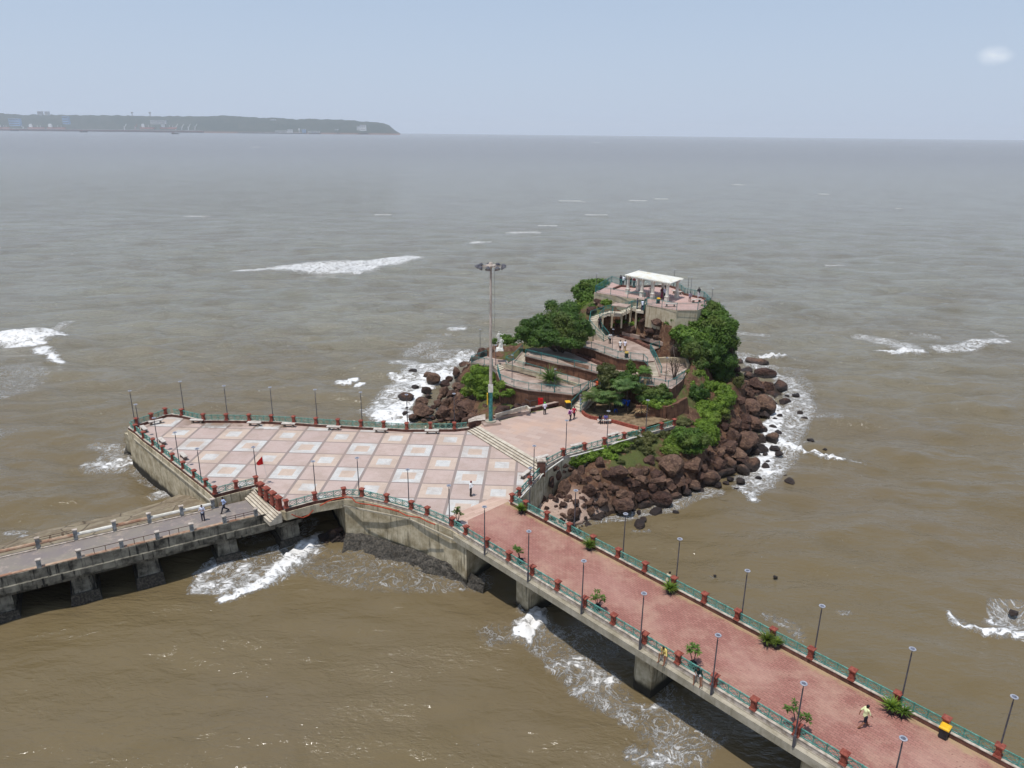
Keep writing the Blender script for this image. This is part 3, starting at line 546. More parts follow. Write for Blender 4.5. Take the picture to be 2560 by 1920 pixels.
# end plate for upper plaza ------------------------------------
sT0,sT1=W('C',1085,148,ZU),W('C',1935,640,ZU); sB0,sB1=W('C',930,210,ZP),W('C',1870,790,ZP)
mastp=W('d',1900,505,ZU)
upoly=[sT0,W('d',1830,500,ZU),W('h',330,1100,ZU),W('h',500,1130,ZU)]+Ws('h',ZU,(700,1075),(1000,1000),(1330,930),(1400,965),(1455,960),(1600,1000))+Ws('s',ZU,(335,850),(420,935),(660,1010),(960,1070),(1300,1160),(1620,1240))+flat([rup[4],rup[3],rup[2],rup[1],rup[0],rblock],ZU)+[sT1]
upoly=clean([Vector((p.x,p.y,ZU)) for p in upoly])
MB().add([(p.x,p.y,ZU) for p in upoly],[tuple(range(len(upoly)))]).build('upper_plaza_paving',MT['slab'])['kind']='structure'
MB().prism([(p.x,p.y) for p in offset(upoly,.15)],-1.,ZU-.012).build('upper_plaza_base',MT['wall'],root)
# four broad steps between the plazas
r=empty('plaza_steps',sB0,'wide run of pale steps crossing the plaza to its upper level','steps')
for k_ in range(4):
    f0=k_/4.; f1=(k_+1)/4.
    A0=sB0.lerp(sT0,f0); A1=sB1.lerp(sT1,f0); B0=sB0.lerp(sT0,f1)+Vector((.15,.1,0)); B1=sB1.lerp(sT1,f1)+Vector((.15,.1,0)); z1=ZP+.15*(k_+1)
    MB().prism([(A0.x,A0.y),(A1.x,A1.y),(B1.x,B1.y),(B0.x,B0.y)],ZP-.05,z1-.004+.008*(k_==3)).build('step',MT['stepw'],r)
    e=(A1-A0).normalized(); MB().bar(Vector((A0.x,A0.y,z1-.045))-Vector((-e.y,e.x,0))*.0,Vector((A1.x,A1.y,z1-.045)),.05,.05).build('nosing',MT['benchleg'],r)
# mass under and round the lower front: brick walkway ------------------------------------------------
bandp=[W('d',1490,1480,ZP),W('d',1930,1288,ZP),W('d',2095,1312,ZP),W('e',470,400,ZP),W('e',60,590,ZP),W('d',1620,1560,ZP)]
bandp=[Vector((p.x,p.y,0)) for p in bandp]
MB().add([(p.x,p.y,ZP+.008) for p in bandp],[tuple(range(6))]).build('paving_band',MT['band'])['kind']='structure'
bk=[W('e',470,400,ZP),W('e',40,600,ZP),BR(0,.2,ZP),BR(54,.2,ZP),BR(54,7.4,ZP),BR(-1.8,7.4,ZP)]
MB().add([(p.x,p.y,ZP+.012) for p in bk],[tuple(range(6))]).build('brick_walkway',MT['brick'])['kind']='structure'
br=empty('causeway_bridge',BR(8,0,0),'concrete footbridge with red brick deck leading off bottom right','bridge')
MB().prism([tuple(BR(s_,f_,0))[:2] for s_,f_ in((-1.2,-.58),(54,-.58),(54,8.18),(.5,8.18))],4.32,4.93).build('deck_slab',MT['conc'],br)
MB().prism([tuple(BR(s_,f_,0))[:2] for s_,f_ in((.6,-.22),(54,-.22),(54,7.82),(.6,7.82))],4.93,ZP).build('upstand',MT['conc'],br)
for f_ in(1.3,3.8,6.3): MB().bar(BR(2,f_,3.85),BR(54,f_,3.85),.5,.95).build('girder',MT['conc'],br)
for s_ in(5.6,19.2,32.8):
    pts=[(s_,1.6),(s_+.12,1.15),(s_+.45,.9),(s_+2.,.85),(s_+2.,6.8),(s_,6.8)]
    MB().prism([tuple(BR(*q,0))[:2] for q in pts],-2,3.42).build('bridge_pier',MT['wall'],br)
    MB().prism([tuple(BR(*q,0))[:2] for q in[(s_-.3,.75),(s_+2.3,.75),(s_+2.3,7),(s_-.3,7)]],3.42,4.32).build('crosshead',MT['conc'],br)
# ---------------------------------------------------------------- ornate balustrades
pm=MB(); pm.frus((0,0,0),(.48,.48),(.42,.42),.12); pm.frus((0,0,.12),(.34,.34),(.30,.30),.30); pm.frus((0,0,.42),(.30,.30),(.36,.36),.28); pm.box((0,-.181,.4),(.2,.01,.4))
pm.box((0,.181,.4),(.2,.01,.4)); cm=MB(); cm.frus((0,0,.70),(.38,.38),(.52,.52),.07); cm.box((0,0,.80),(.52,.52,.06)); cm.frus((0,0,.83),(.5,.5),(.2,.2),.10)
pm_o=pm.build('pillar',MT['red']); cm_o=cm.build('cap',MT['red']); PIL,CAP=pm_o.data,cm_o.data; bpy.data.objects.remove(pm_o); bpy.data.objects.remove(cm_o)
def put(name,mesh,parent,wloc,rz=0,sc=1.):
    o=bpy.data.objects.new(name,mesh); COL.objects.link(o); o.parent=parent; pp=Vector((0,0,0)); q=parent
    while q is not None: pp+=Vector(q.location); q=q.parent
    o.location=Vector(wloc)-pp; o.rotation_euler=(0,0,rz); o.scale=(1,1,sc); return o
def panel(a,b,z,h=.66,posts=True,near=True):
    mb=MB(); a=Vector((a.x,a.y,a.z+z)); b=Vector((b.x,b.y,b.z+z)); e=(b-a); L=e.length; 
    if L<.5: return mb
    e/=L; a=a+e*.2; b=b-e*.2; L=(b-a).length; k_=max(1,round(L/.9)); up=Vector((0,0,1))
    mb.bar(a+up*h,b+up*h,.07,.05); mb.bar(a+up*.06,b+up*.06,.04,.04); mb.bar(a+up*(h-.1),b+up*(h-.1),.03,.025)
    for i in range(k_+1):
        p=a.lerp(b,i/k_)
        if 0<i<k_: mb.bar(p,p+up*(h+.06),.06,.06)
        if i<k_:
            q=a.lerp(b,(i+1)/k_); lo,hi=.08,h-.11; w_=.022
            mb.bar(p+up*lo,q+up*hi,w_,w_); mb.bar(p+up*hi,q+up*lo,w_,w_)
            c=p.lerp(q,.5)+up*(lo+hi)/2; d=(q-p); rx=.36; ry=(hi-lo)/2
            E_=[c+d*rx*math.cos(t)+up*ry*math.sin(t) for t in[x*math.pi/5 for x in range(10)]]
            for u_,v_ in zip(E_,E_[1:]+E_[:1]): mb.bar(u_,v_,w_,w_)
            for sg in(-1,1):
                m1=(p if sg<0 else q)+up*(lo+hi)/2; mb.bar(m1,c+d*sg*.2+up*.14,w_,w_); mb.bar(m1,c+d*sg*.2-up*.14,w_,w_)
    return mb
def balustrade(name,label,pts,pil,kmat='kerb',ends=(True,True),base=None,kh=.38,cope=True):
    """pts: polyline of kerb centre, pil: indices that carry a pillar"""
    r=empty(name,pts[0],label,'balustrade')
    for i,(a,b) in enumerate(zip(pts[:-1],pts[1:])):
        e=(b-a).normalized()*.1; A_=a-e; B_=b+e
        MB().bar(Vector((A_.x,A_.y,a.z+kh/2-.03)),Vector((B_.x,B_.y,b.z+kh/2-.03)),.36,kh).build('kerb',MT[kmat],r)
        if cope: MB().bar(Vector((a.x,a.y,a.z+kh-.012+.001*(i%3))),Vector((b.x,b.y,b.z+kh-.012+.001*(i%3))),.43,.05).build('coping',MT['cope'],r)
        panel(a,b,kh).build('railing_panel',MT['teal'],r)
    for i in pil:
        p=pts[i]; e=(pts[min(i+1,len(pts)-1)]-pts[max(i-1,0)]); rz=math.atan2(e.y,e.x)
        o=put('pillar',PIL,r,(p.x,p.y,p.z+kh),rz); put('cap',CAP,o,(p.x,p.y,p.z+kh))
    return r
L1=flat([tip]+nwrun[::-1]+[bcorner]+back+[backend]); 
balustrade('balustrade','red pillared balustrade along the seaward back of the tiled plaza',L1,[1,2,3]+list(range(5,len(L1)-1)))
L2=flat([tip]+left); balustrade('balustrade','red pillared balustrade on the left wall, from the far tip to the old pier',L2,list(range(1,len(L2))))
L3=flat([left[-1]]+frun+[gate[0]+Vector((-.8,.9,0))]); L3[-1]=L3[2]+Vector((.25,.1,0))
balustrade('balustrade','short balustrade of two bays facing the old pier, left of its steps',L3[:3],[1,2])
L4=flat(front+[corner]); L4=[flat([front[0]])[0]]+[flat([front[1]])[0],flat([corner])[0]]
balustrade('balustrade','red pillared balustrade between the old pier steps and the plaza corner',L4,[0,1,2])
L5=flat([corner]+front2[:-1])+brL
balustrade('balustrade','long balustrade on the near left side of plaza edge and footbridge',L5,list(range(1,len(L5))),kmat='cope')
L6=flat(brR); balustrade('balustrade','long balustrade on the far right side of the footbridge',L6,list(range(len(L6))))
L7=flat([brR[0],rlow[0],rlow2,rblock]); balustrade('balustrade','short balustrade climbing beside the right end of the plaza steps',L7,[1,2],kmat='cope')
L8=flat([rblock]+rup,ZU); balustrade('balustrade','balustrade along the right edge of the upper plaza above the boulders',L8,list(range(1,len(L8))),kmat='cope')
# tall pillars at the head of the old pier steps
for k_,p in enumerate(gate):
    r=empty('gate_pillar',(p.x,p.y,ZP),'tall red pillar at the old pier steps, %s'%('nearest the corner balustrade left','second from the left','third from the left','rightmost of the row')[k_],'pillar','red pillars across the steps',R(-45))
    MB().box((0,0,.14),(.72,.5,.28)).frus((0,0,.28),(.62,.42),(.56,.38),.9).box((0,-.21,.72),(.34,.02,.6)).build('shaft',MT['red'],r,local=True)
    MB().frus((0,0,1.18),(.6,.42),(.84,.62),.14).box((0,0,1.36),(.84,.62,.08)).frus((0,0,1.40),(.8,.58),(.5,.3),.14).build('cap',MT['red'],r,local=True)
for a_,b_ in zip(gate[:-1],gate[1:]):
    e=(b_-a_).normalized(); a2=Vector((a_.x,a_.y,ZP))+e*.4; b2=Vector((b_.x,b_.y,ZP))-e*.4
    mb=MB(); [mb.bar(a2+Vector((0,0,z)),b2+Vector((0,0,z)),.05,.05) for z in(.45,.8,1.1)]
    tag(mb.build('gate_rail',MT['teal'],org=a2),'pale rails between two of the tall red pillars by the steps','rail','rails between the tall red pillars')
# grey block post at the right end of the plaza steps; brown block at the left end
r=empty('corner_post',(rblock.x,rblock.y,ZP),'square grey topped post at the right end of the steps','post')
MB().frus((0,0,0),(.9,.9),(.9,.9),1.75).build('shaft',MT['kerb'],r,local=True); MB().box((0,0,1.82),(1.,1.,.12)).build('cap',MT['cope'],r,local=True)
bp=[W('d',1665,545,ZP),W('d',1745,552,ZP),W('d',1835,480,ZP),W('d',1850,440,ZP),W('d',1770,470,ZP),W('d',1660,500,ZP)]
r=empty('corner_wall',(bp[0].x,bp[0].y,ZP),'low brown stone wall with pale top by the mast foot','wall')
P5=[(p.x,p.y) for p in(backend,W('d',1740,545,ZP+.1),W('d',1840,500,ZU),W('d',1840,440,ZU),W('d',1745,462,ZU),W('d',1668,472,ZU+.3))]
MB().prism(P5,3,ZP+1.0).build('wall_body',MT['kerb'],r); MB().prism([tuple(q)[:2] for q in offset([Vector((a,b,0)) for a,b in P5],.05)],ZP+1.0,ZP+1.06).build('coping',MT['cope'],r)
# brown kerb with seat ledge along the back of the upper plaza
bkA,bkB,bkC=W('h',450,1100,ZU),W('h',1320,900,ZU),W('h',900,960,ZU)
r=empty('low_wall',bkA,'long low brown wall along the back of the upper plaza','wall')
MB().bar(bkA+Vector((0,0,.22)),bkB+Vector((0,0,.22)),.35,.46).build('wall_body',MT['kerb'],r); MB().bar(bkA+Vector((0,0,.48)),bkB+Vector((0,0,.48)),.46,.06).build('coping',MT['path'],r)
q1,q2,q3=W('h',470,1060,ZU+.5),W('h',880,945,ZU+.6),W('h',920,985,ZU+.5)
MB().bar(q1+Vector((0,0,.1)),q2+Vector((0,0,.1)),.22,.5).bar(q2+Vector((0,0,.1)),q3+Vector((0,0,.1)),.22,.5).build('ledge_wall',MT['stepw'],r)
MB().prism([(bkA.x,bkA.y),(q3.x,q3.y),(q2.x,q2.y),(q1.x,q1.y)],ZU-1,ZU+.45).build('ledge',MT['path'],r)
# curved terracotta kerb
cv=Ws('s',ZU,(330,860),(400,930),(520,985),(660,1010),(820,1040),(960,1060),(1130,1100),(1300,1150),(1480,1200),(1620,1235))
mb=MB(); [mb.bar(a+Vector((0,0,.2)),b+Vector((0,0,.2)),.26,.42) for a,b in zip(cv[:-1],cv[1:])]
tag(mb.build('curved_kerb',MT['red'],org=cv[0]),'curved terracotta kerb between upper plaza and planted ground','kerb')
# ---------------------------------------------------------------- old pier
ZO=4.25
nA,nB=W('b',0,1238,ZO),W('c',745,652,ZO); fA,fB=W('b',0,985,ZO),W('c',215,500,ZO)
ed=(nB-nA).normalized(); nn=Vector((-ed.y,ed.x,0)); wdt=(fA-nA).dot(nn)
nA=nA-ed*26; Ln=(nB-nA).length
def OP(s,f,z): q=nA+ed*s+nn*f; q.z=z; return q
s0,s1=0,Ln+1.2
op=empty('old_pier',OP(20,wdt/2,0),'weathered old concrete pier running off to the left edge','pier')
MB().prism([tuple(OP(a,b,0))[:2] for a,b in((0,0),(s1+.6,0),(s1+2.6,wdt*.55),(s1+.5,wdt+.1),(0,wdt+.1))],3.35,ZO).build('deck',MT['oldpav'],op)
MB().prism([tuple(OP(a,b,0))[:2] for a,b in((0,-.35),(s1+.6,-.35),(s1+.6,0),(0,0))],3.0,3.62).build('edge_beam',MT['old'],op)
MB().prism([tuple(OP(a,b,0))[:2] for a,b in((0,-.12),(s1+.3,-.12),(s1+.3,.0),(0,.0))],3.6,ZO+.3).build('parapet_face',MT['old'],op)
for f_ in(.5,wdt/2,wdt-.5): MB().bar(OP(0,f_,2.9),OP(s1,f_,2.9),.5,.9).build('girder',MT['old'],op)
s_of=lambda p:(p-nA).dot(ed)
def pierpt(c,x,y,z): return s_of(W(c,x,y,z))
for (c,x,y) in(('b',900,1360),('b',1600,1200),('c',380,1000),('c',1020,790),('b',20,1560)):
    s_=pierpt(c,x,y,1.3)
    mb=MB(); rot=math.atan2(ed.y,ed.x)
    mb.frus(OP(s_,wdt*.5,-2),(2.3,wdt*.95),(1.7,wdt*.82),4.9,rot); mb.build('pier_leg',MT['old'],op)
    m2=MB(); m2.frus(OP(s_,wdt*.5,-.4),(2.55,wdt*.98),(2.25,wdt*.93),1.35,rot); m2.build('mussel_crust',MT['mussel'],op)
    MB().box(OP(s_,wdt*.5,2.72),(2.6,wdt*.92,.35),rot).build('crosshead',MT['old'],op)
pf=MB().frus((0,0,0),(.36,.30),(.34,.28),1.02).build('x',MT['old']); pc=MB().box((0,0,1.06),(.44,.38,.10)).build('x',MT['white']); pfm,pcm=pf.data,pc.data; pcm.materials[0]=MT['cope']; bpy.data.objects.remove(pf); bpy.data.objects.remove(pc)
GREYP=plain('grey_post_paint',srgb(158,160,160),srgb(110,108,104),.8,3,.1); pfm.materials[0]=GREYP
rot=math.atan2(ed.y,ed.x)
def posts(name,lab,side,px,rails):
    r=empty(name,OP(25,side,ZO),lab,'parapet')
    ss=[]
    for c,x,y in px:
        s_=pierpt(c,x,y,ZO+1.1); ss.append(s_); o=put('post',pfm,r,OP(s_,side,ZO),rot); put('cap',pcm,o,OP(s_,side,ZO))
    return r,ss
nearpx=[('b',400,1050),('b',832,960),('b',1303,912),('b',1690,803),('b',2062,715),('c',375,712),('c',712,628)]
r,ss=posts('old_parapet','near parapet of the old pier with grey posts and a rusty rail',.12,nearpx,0)
ss=[ss[0]-4,ss[0]-8,ss[0]-12]+ss; ss.sort()
orange=plain('orange_brown_coping',srgb(180,156,132),srgb(146,108,86),.85,1.2,.1); rust=plain('rusty_iron',srgb(96,62,46),srgb(60,42,34),.8,5)
for a,b in zip(ss[:-1],ss[1:]): MB().bar(OP(a+.18,.14,ZO+.2),OP(b-.18,.14,ZO+.2),.34,.32).build('kerb',orange,r)
for a,b,lv in((4,5,(.9,)),(5,6,(.9,)),(6,7,(.9,)),(8,9,(.85,.62))):
    mb=MB(); [mb.bar(OP(ss[a],.12,ZO+z),OP(ss[b],.12,ZO+z),.04,.04) for z in lv]
    for f_ in(.35,.62): s_=ss[a]+(ss[b]-ss[a])*f_; mb.bar(OP(s_,.12,ZO+.3),OP(s_,.12,ZO+.9),.04,.04)
    mb.build('rail',rust,r)
farpx=[('b',388,795),('b',790,700),('b',1205,607),('b',1575,515),('b',1920,437),('c',210,450)]
r,ss=posts('old_parapet','far parapet of the old pier with a white pipe like rail',wdt-.1,farpx,0)
ss=[ss[0]-4,ss[0]-8]+ss; ss.sort()
for i,(a,b) in enumerate(zip(ss[:-1],ss[1:])):
    m_=MT['white'] if i in(3,5,6) else orange
    MB().tube([OP(a+.15,wdt-.1,ZO+.55),OP(b-.15,wdt-.1,ZO+.55)],.17,8).build('rail_beam',m_,r)
    MB().bar(OP(a+.15,wdt-.32,ZO+.05),OP(b-.15,wdt-.32,ZO+.05),.2,.12).build('kerb',MT['cope'],r)
mb=MB(); a,b=ss[2],ss[3]
for z in(.85,1.05): mb.bar(OP(a,wdt-.1,ZO+z),OP(b,wdt-.1,ZO+z),.035,.035)
for f_ in(.33,.36,.66,.69): s_=a+(b-a)*f_; mb.bar(OP(s_,wdt-.1,ZO+.6),OP(s_,wdt-.1,ZO+1.05),.035,.035)
mb.build('rail',rust,r)
# steps from pier up to the gate
g0,g1=W('c',672,350,ZP),W('c',948,606,ZP); gd=(g1-g0).normalized(); gn=Vector((gd.y,-gd.x,0)); 
if gn.y>0: gn=-gn
r=empty('pier_steps',g0,'flight of pale steps from the old pier up to the plaza','steps')
for k_ in range(5):
    z1=ZP-.15*(k_)-.012; w0=.25*k_; off=gd*(.25*k_)
    P=[g0+gn*(w0-.05),g1+gn*(w0-.05),g1+gn*(w0+.25)-off*.0,g0+gn*(w0+.25)+off*.1]
    MB().prism([(p.x,p.y) for p in P],ZO-.3,z1).build('step',MT['stepw'],r)
    MB().bar(Vector((P[3].x,P[3].y,z1-.03))+gn*.01,Vector((P[2].x,P[2].y,z1-.03))+gn*.01,.03,.06).build('nosing',MT['benchleg'],r)
bm_=[W('c',205,430,ZO+.3),W('c',680,345,ZP-.1)]
tag(MB().bar(bm_[0]+Vector((0,0,.2)),bm_[1]+Vector((0,0,.1)),.3,.25).build('white_beam',MT['white'],org=bm_[0]),'long white concrete beam under the short two bay balustrade','beam')
tag(MB().bar(W('c',210,500,ZO+.15),W('c',560,400,ZO+.3),.3,.3).build('kerb_stone',MT['cope'],org=W('c',210,500,ZO)),'pale kerb stone at the broken head of the old pier','kerb stone')
chunks=[('c',485,410,.5),('c',525,375,.6),('c',575,410,.45),('c',565,505,.5),('c',430,455,.7),('c',240,540,.8),('c',170,545,.6),('c',290,520,.5),('c',20,590,.4),('c',60,580,.3),('a',1430,1345,.4),('a',860,1360,.5),('a',900,1340,.4),('a',960,1320,.5),('a',820,1375,.4),('a',1000,1290,.5),('a',1380,1290,.4),('a',870,1225,.4),('c',610,520,.3),('a',700,1430,.3),('a',780,1440,.35)]
pr=None
for c,x,y,s_ in chunks:
    p=W(c,x,y,ZO+.05); mb=MB(); mb.frus((0,0,0),(s_*1.3,s_*.8),(s_*rnd.uniform(.8,1.1),s_*.6),s_*.5,rnd.uniform(0,3))
    o=mb.build('concrete_chunk',MT['cope'],org=p); tag(o,'broken pale concrete chunk lying at the broken head of the old pier','rubble','concrete chunks at the head of the old pier')
# ruined lower slab behind
sl=[('b',-300,960,.7),('b',0,860,.8),('b',250,780,.9),('b',500,700,.9),('b',700,665,1.0),('b',1040,575,1.1),('b',1400,490,1.2),('b',1720,400,1.3),('a',780,1240,1.6),('a',840,1215,2.4),('a',930,1225,2.9),('a',975,1265,3.4)]
nr=[OP(s1-1,wdt+.05,3.9),OP(30,wdt+.05,3.3),OP(0,wdt+.05,3.0)]
up=[W(*q) for q in sl]; poly=up+nr
me=MB(); grid=[]; K=40; rr=random.Random(5)
def along(L,t):
    d=[0]; 
    for a,b in zip(L[:-1],L[1:]): d.append(d[-1]+(b-a).length)
    T=t*d[-1]
    for i in range(len(L)-1):
        if T<=d[i+1]+1e-6: return L[i].lerp(L[i+1],(T-d[i])/max(1e-6,d[i+1]-d[i]))
    return L[-1]
inn=nr[::-1]
vs=[]
for i in range(K+1):
    A_=along(inn,i/K); B_=along(up,i/K); lift=random.Random(i//4+3).uniform(-.16,.16)
    for j_ in range(7): 
        q=A_.lerp(B_,j_/5 if j_<6 else 1); e=0; vs.append((q.x,q.y+(.25*noise.noise(q*.9) if j_>=5 else 0),(q.z+e+lift*(j_>0)) if j_<6 else -1.5))
me.add(vs,[(i*7+j_,i*7+j_+1,(i+1)*7+j_+1,(i+1)*7+j_) for i in range(K) for j_ in range(6)])
t=NT('ruined_slab'); P=t.pos(); n=t.noise(P,.45,8,.68,.5); col=t.mix(t.step(n,.38,.62),srgb(142,130,108),srgb(114,100,80)); n2=t.noise(P,1.4,7,.7); col=t.mix(t.M('MULTIPLY',t.step(n2,.54,.64),.6),col,srgb(154,138,122))
cr=t.n('TexVoronoi',feature='DISTANCE_TO_EDGE'); t.set(cr.inputs['Vector'],P); cr.inputs['Scale'].default_value=.3; col=t.mix(t.M('MULTIPLY',t.step(cr.outputs[0],.035,.0),.9),col,srgb(70,58,44)); z=t.xyz(P)[2]; col=t.mix(t.M('MULTIPLY',t.step(z,.9,.3),.7),col,srgb(70,62,38)); t.bump(n2,.6,.12); t.fin(col,.85,.3)
tag(me.build('ruined_slab',t.m,org=OP(20,wdt+3,1)),'long cracked brown concrete slab sloping into the sea beside the old pier','slab')
# ---------------------------------------------------------------- island terrain
ctl=[]
def cp(c,x,y,z): p=W(c,x,y,z); ctl.append((p.x,p.y,z))
for q in [('k',740,240,0),('k',860,330,0),('k',1300,640,0),('k',1150,800,0),('k',1050,900,0),('k',1160,1180,0),('k',1010,1400,0),('k',950,1480,0),('k',700,1560,0),('k',400,1640,0),('j',1640,1150,0),('j',1300,1200,0),('j',1020,1270,0),('j',700,1300,0),('j',420,1200,.2),('j',330,1120,.4),
 ('k',700,300,2.5),('k',900,450,1.6),('k',950,650,1.8),('k',850,800,2),('k',750,900,2.2),('k',700,1100,2.0),('k',600,1300,1.8),('k',500,1400,1.6),('k',300,1500,1.0),('k',600,600,4),('k',560,900,3.6),('k',480,1150,3),('k',480,500,6.5),
 ('j',400,1000,1),('j',550,900,1.2),('j',700,850,1.6),('j',1000,900,1.4),('j',1200,800,1.8),('j',1500,750,2.2),('j',1650,600,3),('j',1450,520,3.8),('j',1250,480,4.2),('j',1000,620,3.2),('j',800,640,2.9),('j',600,700,2.6),('j',450,760,2.2),('j',1550,400,4.8),('j',1750,330,5.0),('j',1850,250,5.3),('j',2000,200,5.2),
 ('v',560,1200,.0),('v',820,1000,.0),('v',900,800,0),('v',1300,760,0),('v',1500,560,.0),('v',1700,450,.2),('v',900,1350,1.0),('v',1250,1150,1.5),('v',1500,900,2.3),('v',1650,600,3),('v',1650,1300,2.6),('v',1300,1450,1.6),('v',2000,1250,4),('v',1800,900,4.5),('v',1900,650,6.2),('q',400,1300,5.0),('q',800,1500,5),
 ('h',700,760,5.2),('h',1000,850,5.0),('h',950,760,5.8),('h',1200,850,5.3),
 ('q',560,560,8.0),('q',900,560,9.),('q',350,560,6.0),('q',280,480,2.5),('g',200,620,14.4),('g',100,750,12.5),('g',400,600,14.6),
 ('g',950,835,14.2),('g',1190,880,14.1),('g',1420,850,14.3),('g',800,850,13.6),('g',1050,830,13.6),('g',500,900,12.4),('g',700,1020,11.4),('g',1050,1120,11.2),('g',1150,900,13.6),('g',1500,900,13),('g',1800,700,14.4)]: cp(*q)
ctl+=[(14,118,15),(22,120,15.6),(28,118,15.4),(31,113,14),(32,108,11),(33,103,7.5),(26,100,9),(29,96,7),(24,93,6.3),(10,125,12),(18,131,11),(27,128,11),(33,116,8),(5,120,9),(0,116,8),(-4,111,7.5),(4,128,3),(14,137,2),(28,136,2),(39,122,-1.5),(39,108,.8),(-6,119,2),(-10,112,2),
 (-14,118,-3),(-2,128,-3),(10,142,-3),(28,144,-3),(42,132,-3),(46,112,-3),(45,98,-3),(40,84,-3),(30,72,-3),(14,62,-3),(-18,104,-3),(-22,94,-3),(5,62,-2),(-14,110,-1)]
ctl+=[(8,90,4.6),(14,94,5.2),(18,92,5.3),(12,88,4.6),(0,96,5),(8,100,6.2),(14,103,7.5),(20,104,9),(8,108,8),(3,104,7.2)]
CT=np.array(ctl)
# terraces (paved levels) : list of polygons with z
TP={}
TP['A']=[W(*q) for q in(('q',850,1260,7.75),('h',700,672,7.6),('h',900,718,7.5),('h',1240,748,7.35),('h',1480,778,7.3),('h',1690,690,7.3),('h',1800,640,7.3),('h',1560,655,7.3),('h',1250,595,7.45),('h',1000,530,7.65),('h',760,465,7.8),('h',600,425,7.9),('h',470,455,7.9))]
TP['L']=[W(*q) for q in(('h',145,352,8.5),('h',345,265,8.5),('h',470,300,8.5),('h',620,320,8.5),('h',640,372,8.5),('h',520,362,8.5),('h',440,392,8.5),('h',300,385,8.5))]
TP['A2']=[W(*q) for q in(('h',625,362,8.48),('h',1000,490,7.95),('h',1565,650,7.32),('h',1800,635,7.3),('h',1870,620,7.3),('h',1350,470,7.9),('h',1080,395,8.3),('h',860,330,8.5),('h',740,300,8.5))]
TP['B']=[W(*q) for q in(('h',860,265,9.7),('h',1080,318,9.5),('h',1290,372,9.3),('h',1500,410,9.1),('h',1840,500,8.8),('i',900,600,8.8),('i',1050,640,8.8),('i',1230,660,8.8),('i',1470,695,8.8),('i',1600,600,8.8),('i',1700,430,8.8),('i',1650,320,8.8),('i',1300,325,8.8),('i',1150,330,8.8),('r',1880,920,8.8),('r',1300,845,8.9),('r',780,620,9.2),('h',1200,150,9.7),('h',900,160,9.9))]
TP['C']=[W('g',x,y,10.5) for x,y in((-60,1180),(0,1178),(200,1225),(380,1290),(550,1350),(880,1388),(945,1392),(1045,1382),(975,1250),(1105,1205),(620,1050),(480,1030),(230,1080),(0,1010))]
TP['D']=[W('g',x,y,16.4) for x,y in((240,480),(500,520),(700,553),(910,580),(930,645),(1320,715),(1600,712),(1770,640),(1680,560),(1430,508),(1340,430),(1220,400),(1000,400),(760,415),(590,385),(470,345),(440,395))]
def inpoly(x,y,P):
    c=False; n=len(P)
    for i in range(n):
        a,b=P[i],P[i-1]
        if (a[1]>y)!=(b[1]>y) and x<(b[0]-a[0])*(y-a[1])/(b[1]-a[1]+1e-12)+a[0]: c=not c
    return c
def tz(P,x,y):
    ws=[1/(((p.x-x)**2+(p.y-y)**2)+.05) for p in P]; return sum(w_*p.z for w_,p in zip(ws,P))/sum(ws)
for q in (('k',800,190,-1.5),('k',950,240,-1.5),('k',1100,330,-1.5),('k',1250,440,-1.5),('v',100,800,-2.5),('v',300,1100,-2.5),('v',500,900,-2),('v',0,1300,-3),('v',420,1400,-1.5),('v',400,600,-2.5),('v',900,500,-2),('k',900,1660,-2),('k',650,1660,-1.5),('j',1500,1320,-1.5),('k',1130,1480,-2),('k',1280,1250,-2),('j',1100,1350,-1.2)): cp(*q)
CT=np.array(ctl)
# thin plate interpolation of the ground
def tps(A,reg=.6):
    n=len(A); d=np.hypot(A[:,None,0]-A[None,:,0],A[:,None,1]-A[None,:,1]); K_=d**2*np.log(d+1e-6)+np.eye(n)*reg
    Pm=np.hstack([np.ones((n,1)),A[:,:2]]); M=np.block([[K_,Pm],[Pm.T,np.zeros((3,3))]]); s_=np.linalg.solve(M,np.concatenate([A[:,2],np.zeros(3)])); return s_
ext=[]
for p_,z_ in zip([rlow2,rblock]+rup,(1.0,2.4,3.7,4.4,4.9,5.1,5.2,5.3,5.4)):
    for o1,dz1 in((.7,0),(2.2,.55),(4.,1.3)): ext.append((p_.x+.83*o1,p_.y-.55*o1,z_-dz1*(1 if z_>2 else .5)))
for x_ in(18.6,20.,21.4,22.8,24.2,25.6):
    yf=110.5-(x_-20.35)*.857
    for o1,z1 in((.5,14.3),(1.6,13.3),(2.8,12.2),(4.2,11.2)): ext.append((x_,yf-o1,z1))
CT=np.array([c for c in CT if min(math.hypot(c[0]-e[0],c[1]-e[1]) for e in ext)>1.6]+ext)
CT=np.array([(a,b,c-(.7 if a<-2 and .8<c<5 else 0)) for a,b,c in CT]); SOL=tps(CT,1.)
def gz(X,Y):
    X=np.asarray(X,float); Y=np.asarray(Y,float); d=np.hypot(X[...,None]-CT[:,0],Y[...,None]-CT[:,1])
    return (d**2*np.log(d+1e-6))@SOL[:len(CT)]+SOL[len(CT)]+SOL[len(CT)+1]*X+SOL[len(CT)+2]*Y
gx=np.arange(-24,48,.45); gy=np.arange(60,146,.45); GX,GY=np.meshgrid(gx,gy); GZ=np.clip(gz(GX,GY),-3,15.8)
allp=[(P,None) for P in TP.values()]
lowp=[[ (p.x,p.y) for p in offset(low_poly,.1)],[(p.x,p.y) for p in upoly]]
bbs=[(min(p.x for p in P)-1,max(p.x for p in P)+1,min(p.y for p in P)-1,max(p.y for p in P)+1) for P in TP.values()]
